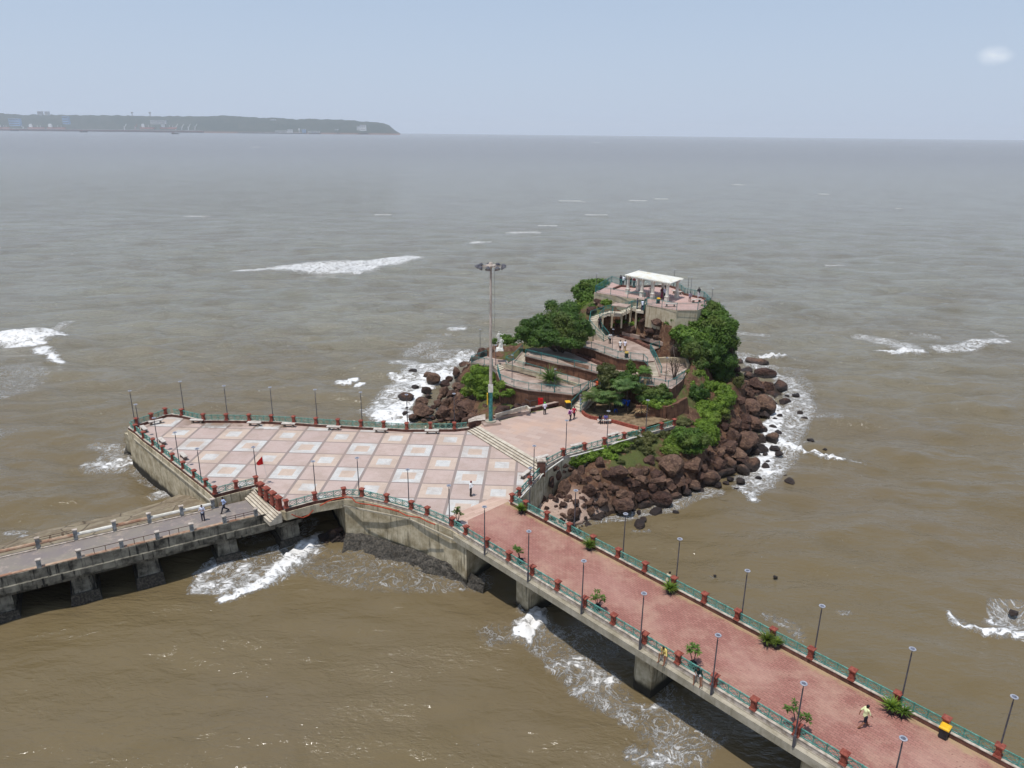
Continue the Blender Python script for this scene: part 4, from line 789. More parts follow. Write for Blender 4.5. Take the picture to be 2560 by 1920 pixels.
for i in range(GX.shape[0]):
    for j_ in range(GX.shape[1]):
        x,y=GX[i,j_],GY[i,j_]; z=GZ[i,j_]
        if z<2.2: z-=.75*min(1,(2.2-z)/1.2)
        if z>-2: z+=.55*noise.fractal(Vector((x*.35,y*.35,0)),1,2,4)+.25*noise.noise(Vector((x*1.2,y*1.2,5)))
        for P,bb in zip(TP.values(),bbs):
            if bb[0]<x<bb[1] and bb[2]<y<bb[3]:
                if inpoly(x,y,P): z=min(z,tz(P,x,y)-.45)
                elif any(inpoly(x+dx,y+dy,P) for dx,dy in((.5,0),(-.5,0),(0,.5),(0,-.5))): z=min(z,tz(P,x,y)-.12)
        if y<96 and (inpoly(x,y,lowp[1]) or inpoly(x,y,lowp[0])): z=min(z,4.0)
        GZ[i,j_]=z
GM,GN=GX.shape; n__=GN; m_=GM; mb=MB(); mb.v=[(a,b,c) for a,b,c in zip(GX.ravel(),GY.ravel(),GZ.ravel())]
mb.f=[(i*n__+j_,i*n__+j_+1,(i+1)*n__+j_+1,(i+1)*n__+j_) for i in range(m_-1) for j_ in range(n__-1) if max(GZ[i,j_],GZ[i+1,j_+1])>-1.5]
def ground(x,y):
    j_=int((x-gx[0])/.45); i=int((y-gy[0])/.45)
    if 0<=i<GM and 0<=j_<GN: return float(GZ[i,j_])
    return -3.
def hit(c,x,y,lift=0.):
    r_=ray(c,x,y); y0=58.
    while y0<140:
        t_=y0/r_.y; zz=CAMZ+r_.z*t_
        x0=r_.x*t_; gzz=max(ground(x0,y0),0)
        for P_,bb in zip(TP.values(),bbs):
            if bb[0]<x0<bb[1] and bb[2]<y0<bb[3] and inpoly(x0,y0,P_): gzz=max(gzz,tz(P_,x0,y0))
        if y0<98 and inpoly(x0,y0,lowp[1]): gzz=max(gzz,ZU)
        elif y0<95 and inpoly(x0,y0,lowp[0]): gzz=max(gzz,ZP)
        if zz<=gzz+lift: break
        y0+=.2
    return Vector((r_.x*t_,y0,zz))
t=NT('island_ground'); P=t.pos(); n=t.noise(P,.5,8,.68); col=t.mix(t.step(n,.36,.64),srgb(112,82,64),srgb(82,58,46)); col=t.mix(t.M('MULTIPLY',t.step(t.noise(P,2.5,7,.7),.5,.64),.5),col,srgb(148,124,98))
geo=t.n('NewGeometry'); nz_=t.xyz(geo.outputs['Normal'])[2]; z=t.xyz(P)[2]
gr=t.M('MULTIPLY',t.step(nz_,.62,.85),t.M('MULTIPLY',t.step(z,2.6,4.2),t.step(t.noise(P,.33,4,.6),.46,.56))); col=t.mix(t.M('MULTIPLY',gr,.8),col,(.085,.12,.03))
wet=t.step(z,1.0,.4); col=t.mix(t.M('MULTIPLY',wet,.85),col,(.03,.024,.02)); 
X_,Y_,_=t.xyz(P); bx=t.M('MULTIPLY',t.M('MULTIPLY',t.step(X_,13.5,10.5),t.step(Y_,76.5,74.0)),t.step(z,.05,.3)); col=t.mix(t.M('MULTIPLY',bx,.85),col,srgb(206,178,160))
t.bump(t.noise(P,2.4,9,.72),1.,.3); t.fin(col,.92,.2)
tr=mb.build('island_terrain',t.m,smooth=True); tr['kind']='structure'
# paved levels and retaining walls
def level(key,label,side,depth_,topm='path',rim=True):
    P=TP[key]; zt=min(p.z for p in P)
    mbb=MB(); Q=offset(P,.02); n=len(Q); a=sum(Q[i].x*Q[(i+1)%n].y-Q[(i+1)%n].x*Q[i].y for i in range(n)); Q=Q if a>0 else Q[::-1]
    vs=[(p.x,p.y,p.z-depth_) for p in Q]+[(p.x,p.y,p.z-.01) for p in Q]
    mbb.add(vs,[tuple(range(n,2*n))]+[(i,(i+1)%n,n+(i+1)%n,n+i) for i in range(n)])
    o=mbb.build('retaining_wall',MT[side],org=(P[0].x,P[0].y,zt)); tag(o,label,'retaining wall')
    MB().add([(p.x,p.y,p.z+.012) for p in P],[tuple(range(len(P)))]).build('terrace_paving',MT[topm])['kind']='structure'
    return o
level('A','brown stone retaining wall under the lowest island terrace','brownwall',3.,'path'); level('L','short wall under the left landing by the statue rock','beige',2.2)
level('A2','wall under the narrow ramp behind the planter','beige',1.2); level('B','long brown stone wall under the middle terrace','brownwall',3.,'path'); level('C','brown stone wall under the upper promenade with the litter bin','brownwall',3,'path')
level('D','beige concrete wall carrying the top viewing deck','beige',3.4,'dpav')
dz=W('g',1000,600,16.4)
def rim(pts,w_,h_,mat,name,label,cat='kerb',dz=0.):
    mb=MB(); 
    for a,b in zip(pts[:-1],pts[1:]): e=(b-a).normalized()*w_*.4; mb.bar(a-e+Vector((0,0,h_/2+dz)),b+e+Vector((0,0,h_/2+dz)),w_,h_)
    return tag(mb.build(name,MT[mat],org=pts[0]),label,cat)
rim([W(*q) for q in(('h',140,352,8.5),('h',300,388,8.5))]+[],.3,.16,'path','kerb','kerb under the rail of the left landing')
rim(TP['A'][:7],.35,.12,'path','kerb','pale kerb along the front of the lowest terrace')
rim(TP['B'][:5],.35,.14,'path','kerb','pale kerb along the front of the middle terrace')
rim(TP['C'][1:7],.32,.16,'cope','kerb','pale kerb along the front of the upper promenade')
rim([W(*q) for q in(('h',600,398,8.5),('h',760,440,8.3),('h',1000,505,8.05),('h',1270,580,7.7),('h',1570,668,7.3))],.3,.75,'beige','low_wall','low beige wall sloping down between two ramps of the island','low wall',-.3)
rim([W(*q) for q in(('r',780,640,9.1),('r',1100,770,9.),('r',1320,860,8.9))],.6,.42,'kerb','seat_wall','low brown seat wall at the foot of the upper promenade wall','seat wall')
rim([W(*q) for q in(('r',900,260,10.5),('r',1100,300,10.5))],.5,1.0,'beige','low_wall','short beige wall at the left foot of the curved stair','low wall')
rim([W('g',600,1065,10.5),W('g',780,1130,10.5),W('g',975,1225,10.5)],.6,.42,'kerb','seat_wall','low brown seat wall along the back of the upper promenade','seat wall')
a_=[W('g',620,1050,10.9),W('g',1140,1190,10.9),W('g',1080,1130,11.6),W('g',640,1000,11.8)]
rim([W('g',620,1040,10.9),W('g',860,1100,10.9),W('g',1140,1180,10.9)],.3,.55,'path','planter_wall','pale sloping planter wall below the bare brown slope','planter wall')
rim([W('i',1210,360,8.8),W('i',1400,345,8.8),W('i',1660,360,8.8),W('i',1685,430,8.8)],.35,.8,'beige','low_wall','low beige wall round the right end of the middle terrace','low wall')
rim([W('i',1330,520,8.8),W('i',1500,550,8.8),W('i',1640,470,8.8)],.3,.3,'cope','kerb','pale kerb on the right part of the middle terrace')
# planter with the spiky plant
p0=W('h',1140,610,7.4); r=empty('stone_planter',p0,'beige triangular stone planter holding the spiky plant','planter')
pp=[W(*q) for q in(('h',1000,560,7.6),('h',1230,615,7.45),('h',1270,590,7.5),('h',1100,520,7.7))]
MB().prism([(p.x,p.y) for p in pp],7.2,8.05).build('planter_body',MT['beige'],r); MB().prism([(p.x,p.y) for p in offset(pp,-.2)],8.0,8.07).build('soil',MT['soil'],r)
# ---------------------------------------------------------------- stairs
def stair(name,label,A0,B0,A1,B1,n,mat='stepw'):
    """A0-B0 bottom edge, A1-B1 top edge"""
    r=empty(name,A0,label,'stairs'); z0=A0.z; z1=A1.z; h=(z1-z0)/n
    for k_ in range(n):
        f0=k_/n; f1=(k_+1)/n; a,b=A0.lerp(A1,f0),B0.lerp(B1,f0); c,d=B0.lerp(B1,f1),A0.lerp(A1,f1)
        MB().prism([(p.x,p.y) for p in(a,b,c,d)],z0+h*k_-.5,z0+h*(k_+1)-.03*(k_==n-1)).build('step',MT[mat],r)
    for u,v_ in((A0,A1),(B0,B1)): MB().bar(u+Vector((0,0,.05)),v_+Vector((0,0,.05)),.18,.3).build('stringer',MT['path'],r)
    return r
stair('stairs','grey stairs rising from the upper plaza beside the litter bin',W('h',1470,955,ZU),W('h',1592,1003,ZU),W('h',1730,690,7.3),W('h',1850,730,7.3),9)
stair('stairs','three pale steps up to the left landing of the island',W('h',500,470,7.9),W('h',615,425,7.9),W('h',420,395,8.5),W('h',520,358,8.5),4)
stair('stairs','shaded stairs under the big tree on the left of the island',W('h',720,345,8.5),W('h',850,372,8.5),W('h',830,215,9.75),W('h',900,240,9.75),8)
stair('stairs','white edged stairs dropping from the upper promenade',W('g',985,1592,8.8),W('g',1105,1592,8.8),W('g',935,1385,10.5),W('g',1035,1378,10.5),11)
# curved stair: centre line with z and half width
cl=[(395,1112,10.5),(345,1062,11.0),(300,1010,11.5),(262,962,11.95),(238,915,12.4),(232,868,12.85),(250,825,13.2),(300,790,13.55),(360,768,13.85),(420,752,14.1),(480,742,14.3),(600,745,14.3),(655,722,14.6),(715,695,14.95),(770,672,15.25),(850,690,15.3)]
C_=[W('g',*q) for q in cl]; r=empty('curved_stair',C_[0],'curved teal railed stair climbing to the viewing deck','stairs')
def sides(C,hw):
    Lf,Rt=[],[]
    for i,p in enumerate(C):
        e=(C[min(i+1,len(C)-1)]-C[max(0,i-1)]); e.z=0; e.normalize(); nn_=Vector((-e.y,e.x,0)); Lf.append(p+nn_*hw); Rt.append(p-nn_*hw)
    return Lf,Rt
LF,RT=sides(C_,.85)
for i in range(len(C_)-1):
    z0,z1=C_[i].z,C_[i+1].z; k_=max(1,round((z1-z0)/.165))
    for s_ in range(k_):
        f0,f1=s_/k_,(s_+1)/k_; a,b=LF[i].lerp(LF[i+1],f0),RT[i].lerp(RT[i+1],f0); c,d=RT[i].lerp(RT[i+1],f1),LF[i].lerp(LF[i+1],f1); zz=z0+(z1-z0)*f1
        MB().prism([(p.x,p.y) for p in(a,b,c,d)],zz-(.45 if i>3 else 2.6),zz).build('step' if k_>1 else 'landing',MT['stepw'],r)
for i in(8,10,11,13,15):
    for q in(RT[i],LF[i]): MB().box((q.x,q.y,(12.4+q.z)/2-.3),(.25,.25,q.z-12.2)).build('support_post',MT['beige'],r)
l2=W('g',850,690,15.3); l3=W('g',915,620,16.4)
MB().prism([(p.x,p.y) for p in(W('g',790,715,15.3),W('g',890,725,15.3),W('g',900,655,15.3),W('g',800,650,15.3))],14.9,15.28).build('landing',MT['stepw'],r)
for k_ in range(6):
    f=k_/6; p=l2.lerp(l3,f); MB().box((p.x+.1,p.y,15.3+.18*k_),(1.0,.7,.2)).build('step',MT['stepw'],r)
# ---------------------------------------------------------------- plain bar railings on the island
def railing(name,label,pts,h=1.05,step=2.3,sp=.17,mat='teal2'):
    r=empty(name,pts[0],label,'railing'); up=Vector((0,0,1))
    for a,b in zip(pts[:-1],pts[1:]):
        k_=max(1,round((b-a).length/step))
        for i in range(k_):
            p,q=a.lerp(b,i/k_),a.lerp(b,(i+1)/k_); mb=MB(); mb.bar(p+up*h,q+up*h,.06,.05); mb.bar(p+up*.12,q+up*.12,.035,.035); mb.bar(p+up*(h-.13),q+up*(h-.13),.025,.025)
            nb=max(1,int((q-p).length/sp))
            for s_ in range(1,nb): c=p.lerp(q,s_/nb); mb.bar(c+up*.12,c+up*(h-.1),.018,.018)
            mb.build('railing_panel',MT[mat],r)
            MB().box(p+up*(h/2+.03),(.08,.08,h+.06)).build('post',MT[mat],r)
    MB().box(pts[-1]+up*(h/2+.03),(.08,.08,h+.06)).build('post',MT[mat],r)
    return r
def pz_(*Q): return [W(*q) for q in Q]
railing('railing','teal railing round the left landing by the statue rock',pz_(('h',345,275,8.6),('h',150,352,8.6),('h',320,382,8.6),('h',430,400,8.6)))
railing('railing','short teal railing beside the three steps of the left landing',pz_(('h',495,470,8.),('h',530,600,7.85)))
railing('railing','pale railing along the front of the lowest terrace',pz_(('h',535,600,7.85),('h',710,670,7.7),('h',905,712,7.6),('h',1240,745,7.45),('h',1480,772,7.4),('h',1690,690,7.4)))
railing('railing','teal railing on the low wall between the two lower ramps',pz_(('h',605,372,8.9),('h',690,395,8.85),('h',830,435,8.6),('h',1060,500,8.3),('h',1270,565,8.),('h',1565,655,7.7)))
railing('railing','teal railing climbing the shaded stairs under the big tree',pz_(('h',605,360,8.6),('h',700,320,8.9),('h',820,205,9.9)))
railing('railing','teal railing along the front of the middle terrace',pz_(('h',865,265,9.8),('h',1070,312,9.6),('h',1285,365,9.4),('h',1505,410,9.2),('h',1730,465,9.),('h',1850,500,8.9)))
railing('railing','teal railing on the upper left side of the plaza stairs',pz_(('h',1465,950,5.7),('h',1720,680,7.4)))
railing('railing','short teal railing on the right side of the plaza stairs',pz_(('h',1580,1000,5.7),('h',1660,905,6.3)))
railing('railing','teal railing at the head of the plaza stairs beside the olive tree',pz_(('h',1740,690,7.4),('h',1800,655,7.4)))
railing('railing','grey teal railing along the front of the upper promenade',pz_(('g',0,1190,10.6),('g',200,1222,10.6),('g',375,1282,10.6),('g',550,1348,10.6),('g',885,1385,10.6)))
railing('railing','teal railing down the left side of the white edged stairs',pz_(('g',885,1385,10.6),('g',940,1440,10.2)))
railing('railing','tall teal railing down the right side of the white edged stairs',pz_(('g',1095,1210,10.6),('g',975,1250,10.6),('g',1045,1370,10.6),('g',1125,1560,8.9)))
railing('railing','teal railing round the right end of the middle terrace',pz_(('i',1050,640,8.9),('i',1235,655,8.9),('i',1420,690,8.9),('i',1530,640,8.9),('i',1630,560,8.9)))
railing('railing','teal railing along the left front of the viewing deck',pz_(('g',590,388,16.5),('g',470,345,16.5),('g',580,330,16.5))[:2]+pz_(('g',255,478,16.5),('g',455,510,16.5),('g',680,553,16.5),('g',905,578,16.5)))
railing('railing','pale teal railing along the right front of the viewing deck',pz_(('g',935,640,16.5),('g',1130,675,16.5),('g',1325,712,16.5),('g',1600,710,16.5),('g',1765,640,16.5)))
railing('railing','tall teal railing along the back and right of the viewing deck',pz_(('g',600,390,16.5),('g',760,415,16.5),('g',1000,402,16.5),('g',1220,402,16.5),('g',1340,432,16.5),('g',1430,508,16.5),('g',1560,535,16.5),('g',1680,560,16.5),('g',1765,640,16.5)))
UPR=Vector((0,0,.05))
railing('railing','inner teal railing of the curved stair',[p+UPR for p in RT[::2]]+[RT[-1]+UPR],step=1.6); railing('railing','outer teal railing of the curved stair',[p+UPR for p in LF[::2]]+[LF[-1]+UPR],step=1.6)
railing('railing','teal handrail between landing and deck at the head of the curved stair',pz_(('g',890,720,15.35),('g',925,640,16.45),('g',1060,625,16.45)))
rim([W('g',x,y,16.4) for x,y in((500,440),(590,405),(760,418),(1000,405),(1220,405),(1335,440),(1430,515),(1690,572),(1750,640))],.35,.3,'kerb','kerb','brown kerb along the back of the viewing deck')
# ---------------------------------------------------------------- pergola on the deck
rc=[W('g',655,250,19.55),W('g',1240,355,19.55),W('g',1435,300,19.55),W('g',830,195,19.55)]
r=empty('pergola',W('g',1020,570,16.4),'white pergola with a slatted roof on the viewing deck','pergola')
fl,frt,brt,bl=rc; ex=(frt-fl).normalized(); ey=(bl-fl).normalized(); Lx=(frt-fl).length; Ly=(bl-fl).length
def G(a,b,z): q=fl+ex*a+ey*b; return Vector((q.x,q.y,z))
t=NT('weathered_white_slats'); P=t.pos(); n=t.noise(P,1.3,7,.7); col=t.mix(t.step(n,.45,.66),srgb(240,238,230),srgb(222,212,184)); t.fin(col,.7,.3); MT['slat']=t.m
k_=20
for i in range(k_+1):
    a=Lx*i/k_; MB().bar(G(a,-.15,19.5),G(a,Ly+.15,19.5),.30,.14).build('roof_slat',MT['slat'],r)
for b in(.45,Ly-.45): MB().bar(G(.1,b,19.34),G(Lx-.1,b,19.34),.34,.2).build('beam',MT['white'],r)
MB().box((G(Lx/2,Ly/2,19.44)),(Lx*.985,Ly*.8,.05),math.atan2(ex.y,ex.x)).build('roof_board',MT['slat'],r)
def column(a,b):
    p=G(a,b,16.4); rz=math.atan2(ex.y,ex.x); mb=MB(); mb.frus(p,(.62,.62),(.62,.62),.12,rz).frus(p+Vector((0,0,.12)),(.52,.52),(.52,.52),.62,rz).frus(p+Vector((0,0,.74)),(.58,.58),(.66,.66),.12,rz)
    mb.lathe(p,[(.29,.86),(.32,.93),(.25,1.02),(.24,2.4),(.27,2.45)],12); mb.frus(p+Vector((0,0,2.45)),(.36,.36),(.6,.6),.28,rz).frus(p+Vector((0,0,2.73)),(.62,.62),(.62,.62),.11,rz); mb.build('column',MT['white'],r)
cols=[W('g',680,505,16.4),W('g',852,545,16.4),W('g',1030,565,16.4),W('g',1210,605,16.4)]
for c in cols: column((c-fl).dot(ex),.5)
for c in cols: column((c-fl).dot(ex),Ly-.5)
# ---------------------------------------------------------------- boulders
def rockmesh(seed,cuts=9,sub=4):
    rr=random.Random(seed); bm=bmesh.new(); bmesh.ops.create_icosphere(bm,subdivisions=sub,radius=1)
    pls=[(Vector((rr.gauss(0,1),rr.gauss(0,1),rr.gauss(0,1))).normalized(),rr.uniform(.55,.88)) for _ in range(cuts)]
    o=Vector((rr.uniform(0,50),rr.uniform(0,50),0))
    for v in bm.verts:
        p=v.co.copy()
        for n_,d in pls:
            e=p.dot(n_)-d
            if e>0: p-=n_*e*.985
        p*=1+.10*noise.fractal(p*1.3+o,1,2,3)+.04*noise.noise(p*4+o)+.035*noise.noise(p*9+o); v.co=p
    me=bpy.data.meshes.new('boulder'); bm.to_mesh(me); bm.free(); me.materials.append(MT['rock']); me.polygons.foreach_set('use_smooth',[False]*len(me.polygons))
    return me
RK=[rockmesh(s_,rnd.randint(10,18),5 if s_<6 else 4) for s_ in range(9)]
NR=[0]; ZR={}
def rock(p,rx,ry,rz,label,group,big=True,name='boulder'):
    o=bpy.data.objects.new(name,RK[rnd.randrange(6) if big else rnd.randrange(9)]); COL.objects.link(o); o.location=p
    o.rotation_euler=(rnd.uniform(-.25,.25),rnd.uniform(-.25,.25),rnd.uniform(0,6.28)); o.scale=(rx,ry,rz); tag(o,label,'boulder',group); NR[0]+=1; ZR.setdefault(group,[]).append(o); return o
def rocks(c,lst,label,group):
    for x,y,w_,h_,z in lst:
        p=W(c,x,y,max(z,.05)) if (z<.12 or c in'qhncv') else hit(c,x,y); m_=pxm(c,p); p=p if (z<.12 or c in'qhncv') else p+ray(c,x,y).normalized()*(-.5*w_*m_/2); p.z=max(p.z,.05); rx=w_*m_/2*1.04; rz=min(max(h_*m_/2*1.05,rx*.55),rx*1.25); ry=rx*rnd.uniform(.85,1.05)
        rock(p,rx,ry,rz,label,group)
GL='boulders on the left shore beside the plaza'; LL='dark reddish brown boulder in the pile between the white surf, plaza fence and green creeper'
rocks('v',[(560,1130,310,190,.5),(920,1000,220,140,.6),(1060,800,280,230,.9),(960,710,190,90,.8),(960,1110,150,90,.4),(690,660,200,45,.1),(720,945,160,50,.1),(850,1230,280,190,1.0),(860,1380,380,270,1.3),(1230,1420,330,270,1.5),(530,1440,140,120,.3),(700,1500,260,150,.6),(1280,1240,160,180,1.4),(1140,1230,200,150,1.3),(1390,1190,140,140,1.6),(1520,1260,150,160,1.8),(1260,1030,210,210,1.7),(1400,1060,230,140,2.1),(1270,880,210,160,1.8),(1350,800,150,120,1.8),(1500,920,230,140,2.3),(1480,660,150,180,1.3),(1600,520,170,120,1.6),(1700,520,90,90,2.6),(1750,1340,560,150,2.2),(1690,1250,200,150,2.6),(1620,1130,140,140,2.6),(940,1490,110,60,.8),(1040,1400,80,70,1.2),(1050,1510,120,80,1),(880,1560,110,60,.8),(1440,1540,190,90,1.4),(1570,1470,220,130,1.8),(1930,1200,150,130,3.2),(1100,1590,110,40,.8),(570,1325,60,40,.1),(1200,1560,130,70,1.1),(1330,1540,120,60,1.2),(1560,1080,170,120,2.4),(1180,1120,150,110,1.4),(1060,1310,120,80,1.2),(1560,1360,220,130,2.),(2080,1240,130,100,3.6)],LL,GL)
GR='boulders along the right shore of the islet'; LR='reddish brown boulder on the right shore of the islet between green slope and surf'
rocks('k',[(985,285,235,85,.4),(800,290,130,90,1.),(1070,420,260,150,1.4),(1230,550,180,180,1.0),(1110,545,140,130,1.4),(990,530,180,160,1.8),(870,370,160,90,1.5),(900,430,170,90,1.7),(1275,710,150,100,.3),(1150,650,190,120,.7),(955,600,90,70,2.2),(1000,620,90,90,2),(900,620,120,90,2.3),(1050,760,260,250,1.6),(900,760,260,160,2.2),(1080,850,130,110,.9),(1150,770,60,60,.4),(920,920,230,130,1.8),(1010,1010,180,120,1.3),(1160,1100,160,145,.7),(870,880,160,90,2.1),(760,940,160,130,2.6),(880,1120,260,190,1.7),(1040,1100,110,110,.9),(730,1060,210,160,2.5),(700,1180,210,140,2.3),(870,1200,160,120,1.4),(1050,1200,110,60,.3),(1180,1195,120,50,.2),(780,1250,210,130,1.7),(590,1360,190,170,1.9),(700,1360,160,140,1.5),(930,1390,180,220,.9),(830,1330,170,130,1.3),(80,1400,290,260,2.1),(300,1380,220,200,2.1),(480,1500,210,130,.9),(620,1450,150,90,.9),(700,1440,120,80,.7),(850,1430,150,110,.7),(300,1580,210,110,.7),(150,1530,190,130,.9),(760,430,120,80,2.4),(820,520,130,90,2.4),(640,870,120,90,3.2),(650,960,120,100,3.),(780,350,110,70,2.),(960,480,120,80,1.7),(1040,650,120,90,1.3),(820,680,130,90,2.4),(600,1230,140,100,2.4),(980,1230,120,80,.6),(420,1400,120,90,1.4),(380,1480,130,90,1.),(60,1590,150,90,.7),(560,1480,120,80,.8)],LR,GR)
GW='dark wet rocks awash off the right shore'; LW='small dark wet rock awash in the surf off the right shore of the islet'
rocks('k',[(1400,635,90,75,.25),(1445,820,70,55,.1),(1235,845,70,35,.05),(1155,970,90,32,.05),(1215,1025,90,48,.08),(1490,880,90,32,.05),(1080,1390,110,70,.1),(810,1550,110,85,.15),(560,1580,130,75,.3),(700,1520,90,50,.1),(1330,1545,110,30,.02),(1560,1110,90,34,.03),(1000,1510,70,24,.03),(770,1640,80,70,.1),(1075,1255,60,34,.08),(1225,1250,100,38,.08),(1305,640,60,36,.1),(1710,1205,50,26,.02),(1290,1490,60,26,.03),(1180,720,60,40,.2),(1100,1340,60,40,.1),(660,1560,70,40,.1),(1180,880,60,26,.03),(780,1720,60,36,.05)],LW,GW)
rocks('c',[(1400,870,130,60,.3),(1480,830,150,70,.5),(1560,860,130,70,.4),(1650,840,130,60,.5),(1740,850,140,90,.4),(1830,870,130,60,.3),(1500,900,120,50,.1),(1620,900,110,50,.1),(1760,905,120,50,.1),(1900,890,100,40,.2),(1420,920,90,40,.05),(2000,885,70,30,.05),(1560,790,110,60,.8),(1700,790,110,60,.8),(2080,940,80,30,.0)],'dark crusted rock in the small pile under the plaza corner wall','rock pile under the plaza corner')
rocks('n',[(2100,10,120,40,.05)],'lone black rock awash in the surf at the right edge of the photo',None)
rocks('m',[(795,165,40,22,.0),(1440,180,60,22,.0)],'small rock just breaking the surface beyond the footbridge','rocks breaking the surface beyond the footbridge')
GF='boulders on the front shore below the upper plaza'; LF_='brown boulder in the rubble between upper plaza wall and footbridge'
rocks('j',[(415,870,120,200,1.9),(330,1050,90,180,1.1),(490,790,100,150,2.2),(570,930,180,170,1.5),(680,830,160,180,1.9),(740,760,120,130,2.4),(820,850,90,120,2.),(870,770,110,70,2.4),(830,960,180,140,1.3),(940,680,120,150,2.8),(1140,760,240,140,2.5),(1330,800,180,140,2.2),(1420,750,120,120,2.4),(1460,640,130,120,3.),(1560,640,90,70,3),(1540,790,170,120,2.),(1540,850,210,120,1.8),(1360,840,200,120,1.8),(1290,760,130,90,2.4),(1290,960,0.1,0.1,0),(1400,1010,150,80,.9),(1500,920,150,90,1.4),(1160,990,160,65,1.1),(1000,900,90,60,1.5),(940,910,90,70,1.5),(1480,1000,100,80,.7),(1620,940,70,60,1.2),(1710,930,90,60,1.),(1830,930,120,70,.6),(1010,790,120,120,2.2),(460,720,110,80,2.6),(560,700,80,60,2.6),(620,740,70,60,2.6),(550,760,70,60,2.4),(1390,960,90,60,1.3),(1310,890,150,110,1.8),(1640,990,110,80,.8),(1750,860,140,100,1.3),(1640,870,140,100,1.6),(1060,960,90,50,1.2),(760,870,90,110,1.9),(900,830,90,60,2.0),(1230,860,110,80,1.7)][:19]+[(1400,1010,150,80,.9),(1500,920,150,90,1.4),(1160,990,160,65,1.1),(1000,900,90,60,1.5),(940,910,90,70,1.5),(1480,1000,100,80,.7),(1620,940,70,60,1.2),(1710,930,90,60,1.),(1830,930,120,70,.6),(1010,790,120,120,2.2),(460,720,110,80,2.6),(560,700,80,60,2.6),(620,740,70,60,2.6),(550,760,70,60,2.4),(1390,960,90,60,1.3),(1310,890,150,110,1.8),(1640,990,110,80,.8),(1750,860,140,100,1.3),(1640,870,140,100,1.6),(1060,960,90,50,1.2),(760,870,90,110,1.9),(900,830,90,60,2.0),(1230,860,110,80,1.7)],LF_,GF)
GD='dark wet boulders at the waterline in front of the islet'; LD='dark wet boulder at the waterline below the brown rubble in front of the islet'
rocks('j',[(1170,1110,270,170,.6),(1580,1060,240,170,.6),(1400,1110,160,110,.4),(1490,1110,150,110,.4),(680,1210,135,160,.3),(830,1180,115,145,.3),(540,1230,85,75,.2),(930,1240,120,120,.2),(1530,1200,160,80,.1),(1350,1330,170,110,.1),(1400,1270,90,50,.1),(1350,1200,60,60,.1),(1740,1030,150,80,.4),(1850,980,120,70,.3),(1250,1020,120,80,.8),(1350,1040,110,80,.6),(960,1090,130,90,.5),(1740,1200,80,22,.0),(1640,1140,110,70,.2),(1990,960,100,60,.3)],LD,GD)
GS='stones half buried in the pink sand patch'; LS='small stone lying on the pale pink sand patch beside the footbridge'
rocks('j',[(460,1130,70,40,.35),(540,1115,100,60,.4),(680,1080,90,60,.4),(820,1095,90,60,.4),(400,1080,40,26,.4),(480,1075,40,26,.4),(500,1190,50,30,.3),(620,1030,70,50,.7),(640,1150,40,26,.3),(580,1060,60,40,.5),(900,1020,70,46,.8),(980,1000,60,40,.9),(440,1010,50,30,.5),(750,1040,70,44,.6),(760,1130,60,40,.3),(880,1110,70,46,.3)],LS,GS)
rocks('g',[(300,600,150,70,14.6),(330,660,110,80,14.0),(200,720,200,70,13.2),(1060,870,180,70,13.2),(900,850,150,50,13.3),(980,980,160,60,12.6),(760,960,220,60,12.4),(560,930,140,60,12.4),(900,1060,160,60,11.7),(1080,1060,140,70,12.)],'rough brown rock outcrop just below the viewing deck wall','rock outcrops below the viewing deck')
rocks('q',[(800,560,440,330,8.3),(420,560,300,230,7.2),(180,700,70,90,5)],'rugged brown rock behind the left landing, by the white statue','rocks round the white statue')
rocks('h',[(840,800,260,150,5.2),(760,950,220,90,5.5),(560,980,260,110,4.8),(850,930,180,60,5.8),(650,870,120,90,5.),(300,1000,1,1,3)][:5],'grey brown rock below the lowest terrace, behind the mast','rocks behind the mast foot')
# painted grey-white rock behind the balustrade
t=NT('grey_white_rock'); P=t.pos(); n=t.noise(t.mapv(P,(1,1,.4)),2.2,6,.6); col=t.mix(t.step(n,.42,.58),srgb(60,66,60),srgb(196,200,190)); t.bump(n,.8,.15); t.fin(col,.8,.3)
mb=MB(); mb.frus((0,0,-1.4),(3.6,1.2),(3.2,.8),1.7,.12); o=mb.build('painted_rock_wall',t.m,org=W('d',1760,425,ZP+.9)); tag(o,'grey and white streaked rock wall behind the balustrade by the mast','rock wall')
# filler boulders between the charted ones
def fill(zone,n,smin,smax,label,group,zmax=3.2):
    k_=0; tries=0
    while k_<n and tries<n*30:
        tries+=1; a,b,c_,d=zone; x,y=rnd.uniform(a,b),rnd.uniform(c_,d); z=ground(x,y)
        if z<-.5 or z>zmax or inpoly(x,y,lowp[0]) or inpoly(x,y,lowp[1]): continue
        s_=rnd.uniform(smin,smax); rock(Vector((x,y,z+.1*s_)),s_*rnd.uniform(.8,1.2),s_*rnd.uniform(.8,1.2),s_*rnd.uniform(.55,.9),label,group,False); k_+=1
fill((-14,2,92,110),22,.35,.9,LL,GL,3.6); fill((24,42,78,122),30,.4,1.1,LR,GR,2.8); fill((4,30,66,84),30,.3,.8,LF_,GF,2.6)
fill((0,36,110,140),0,.8,1.8,LR,GR,6)
gv=[];gf=[]; bq=rockmesh(77,8,2); bv=np.array([tuple(v.co) for v in bq.vertices]); bf=[tuple(q.vertices) for q in bq.polygons]; rg_=np.random.RandomState(8); cnt=0
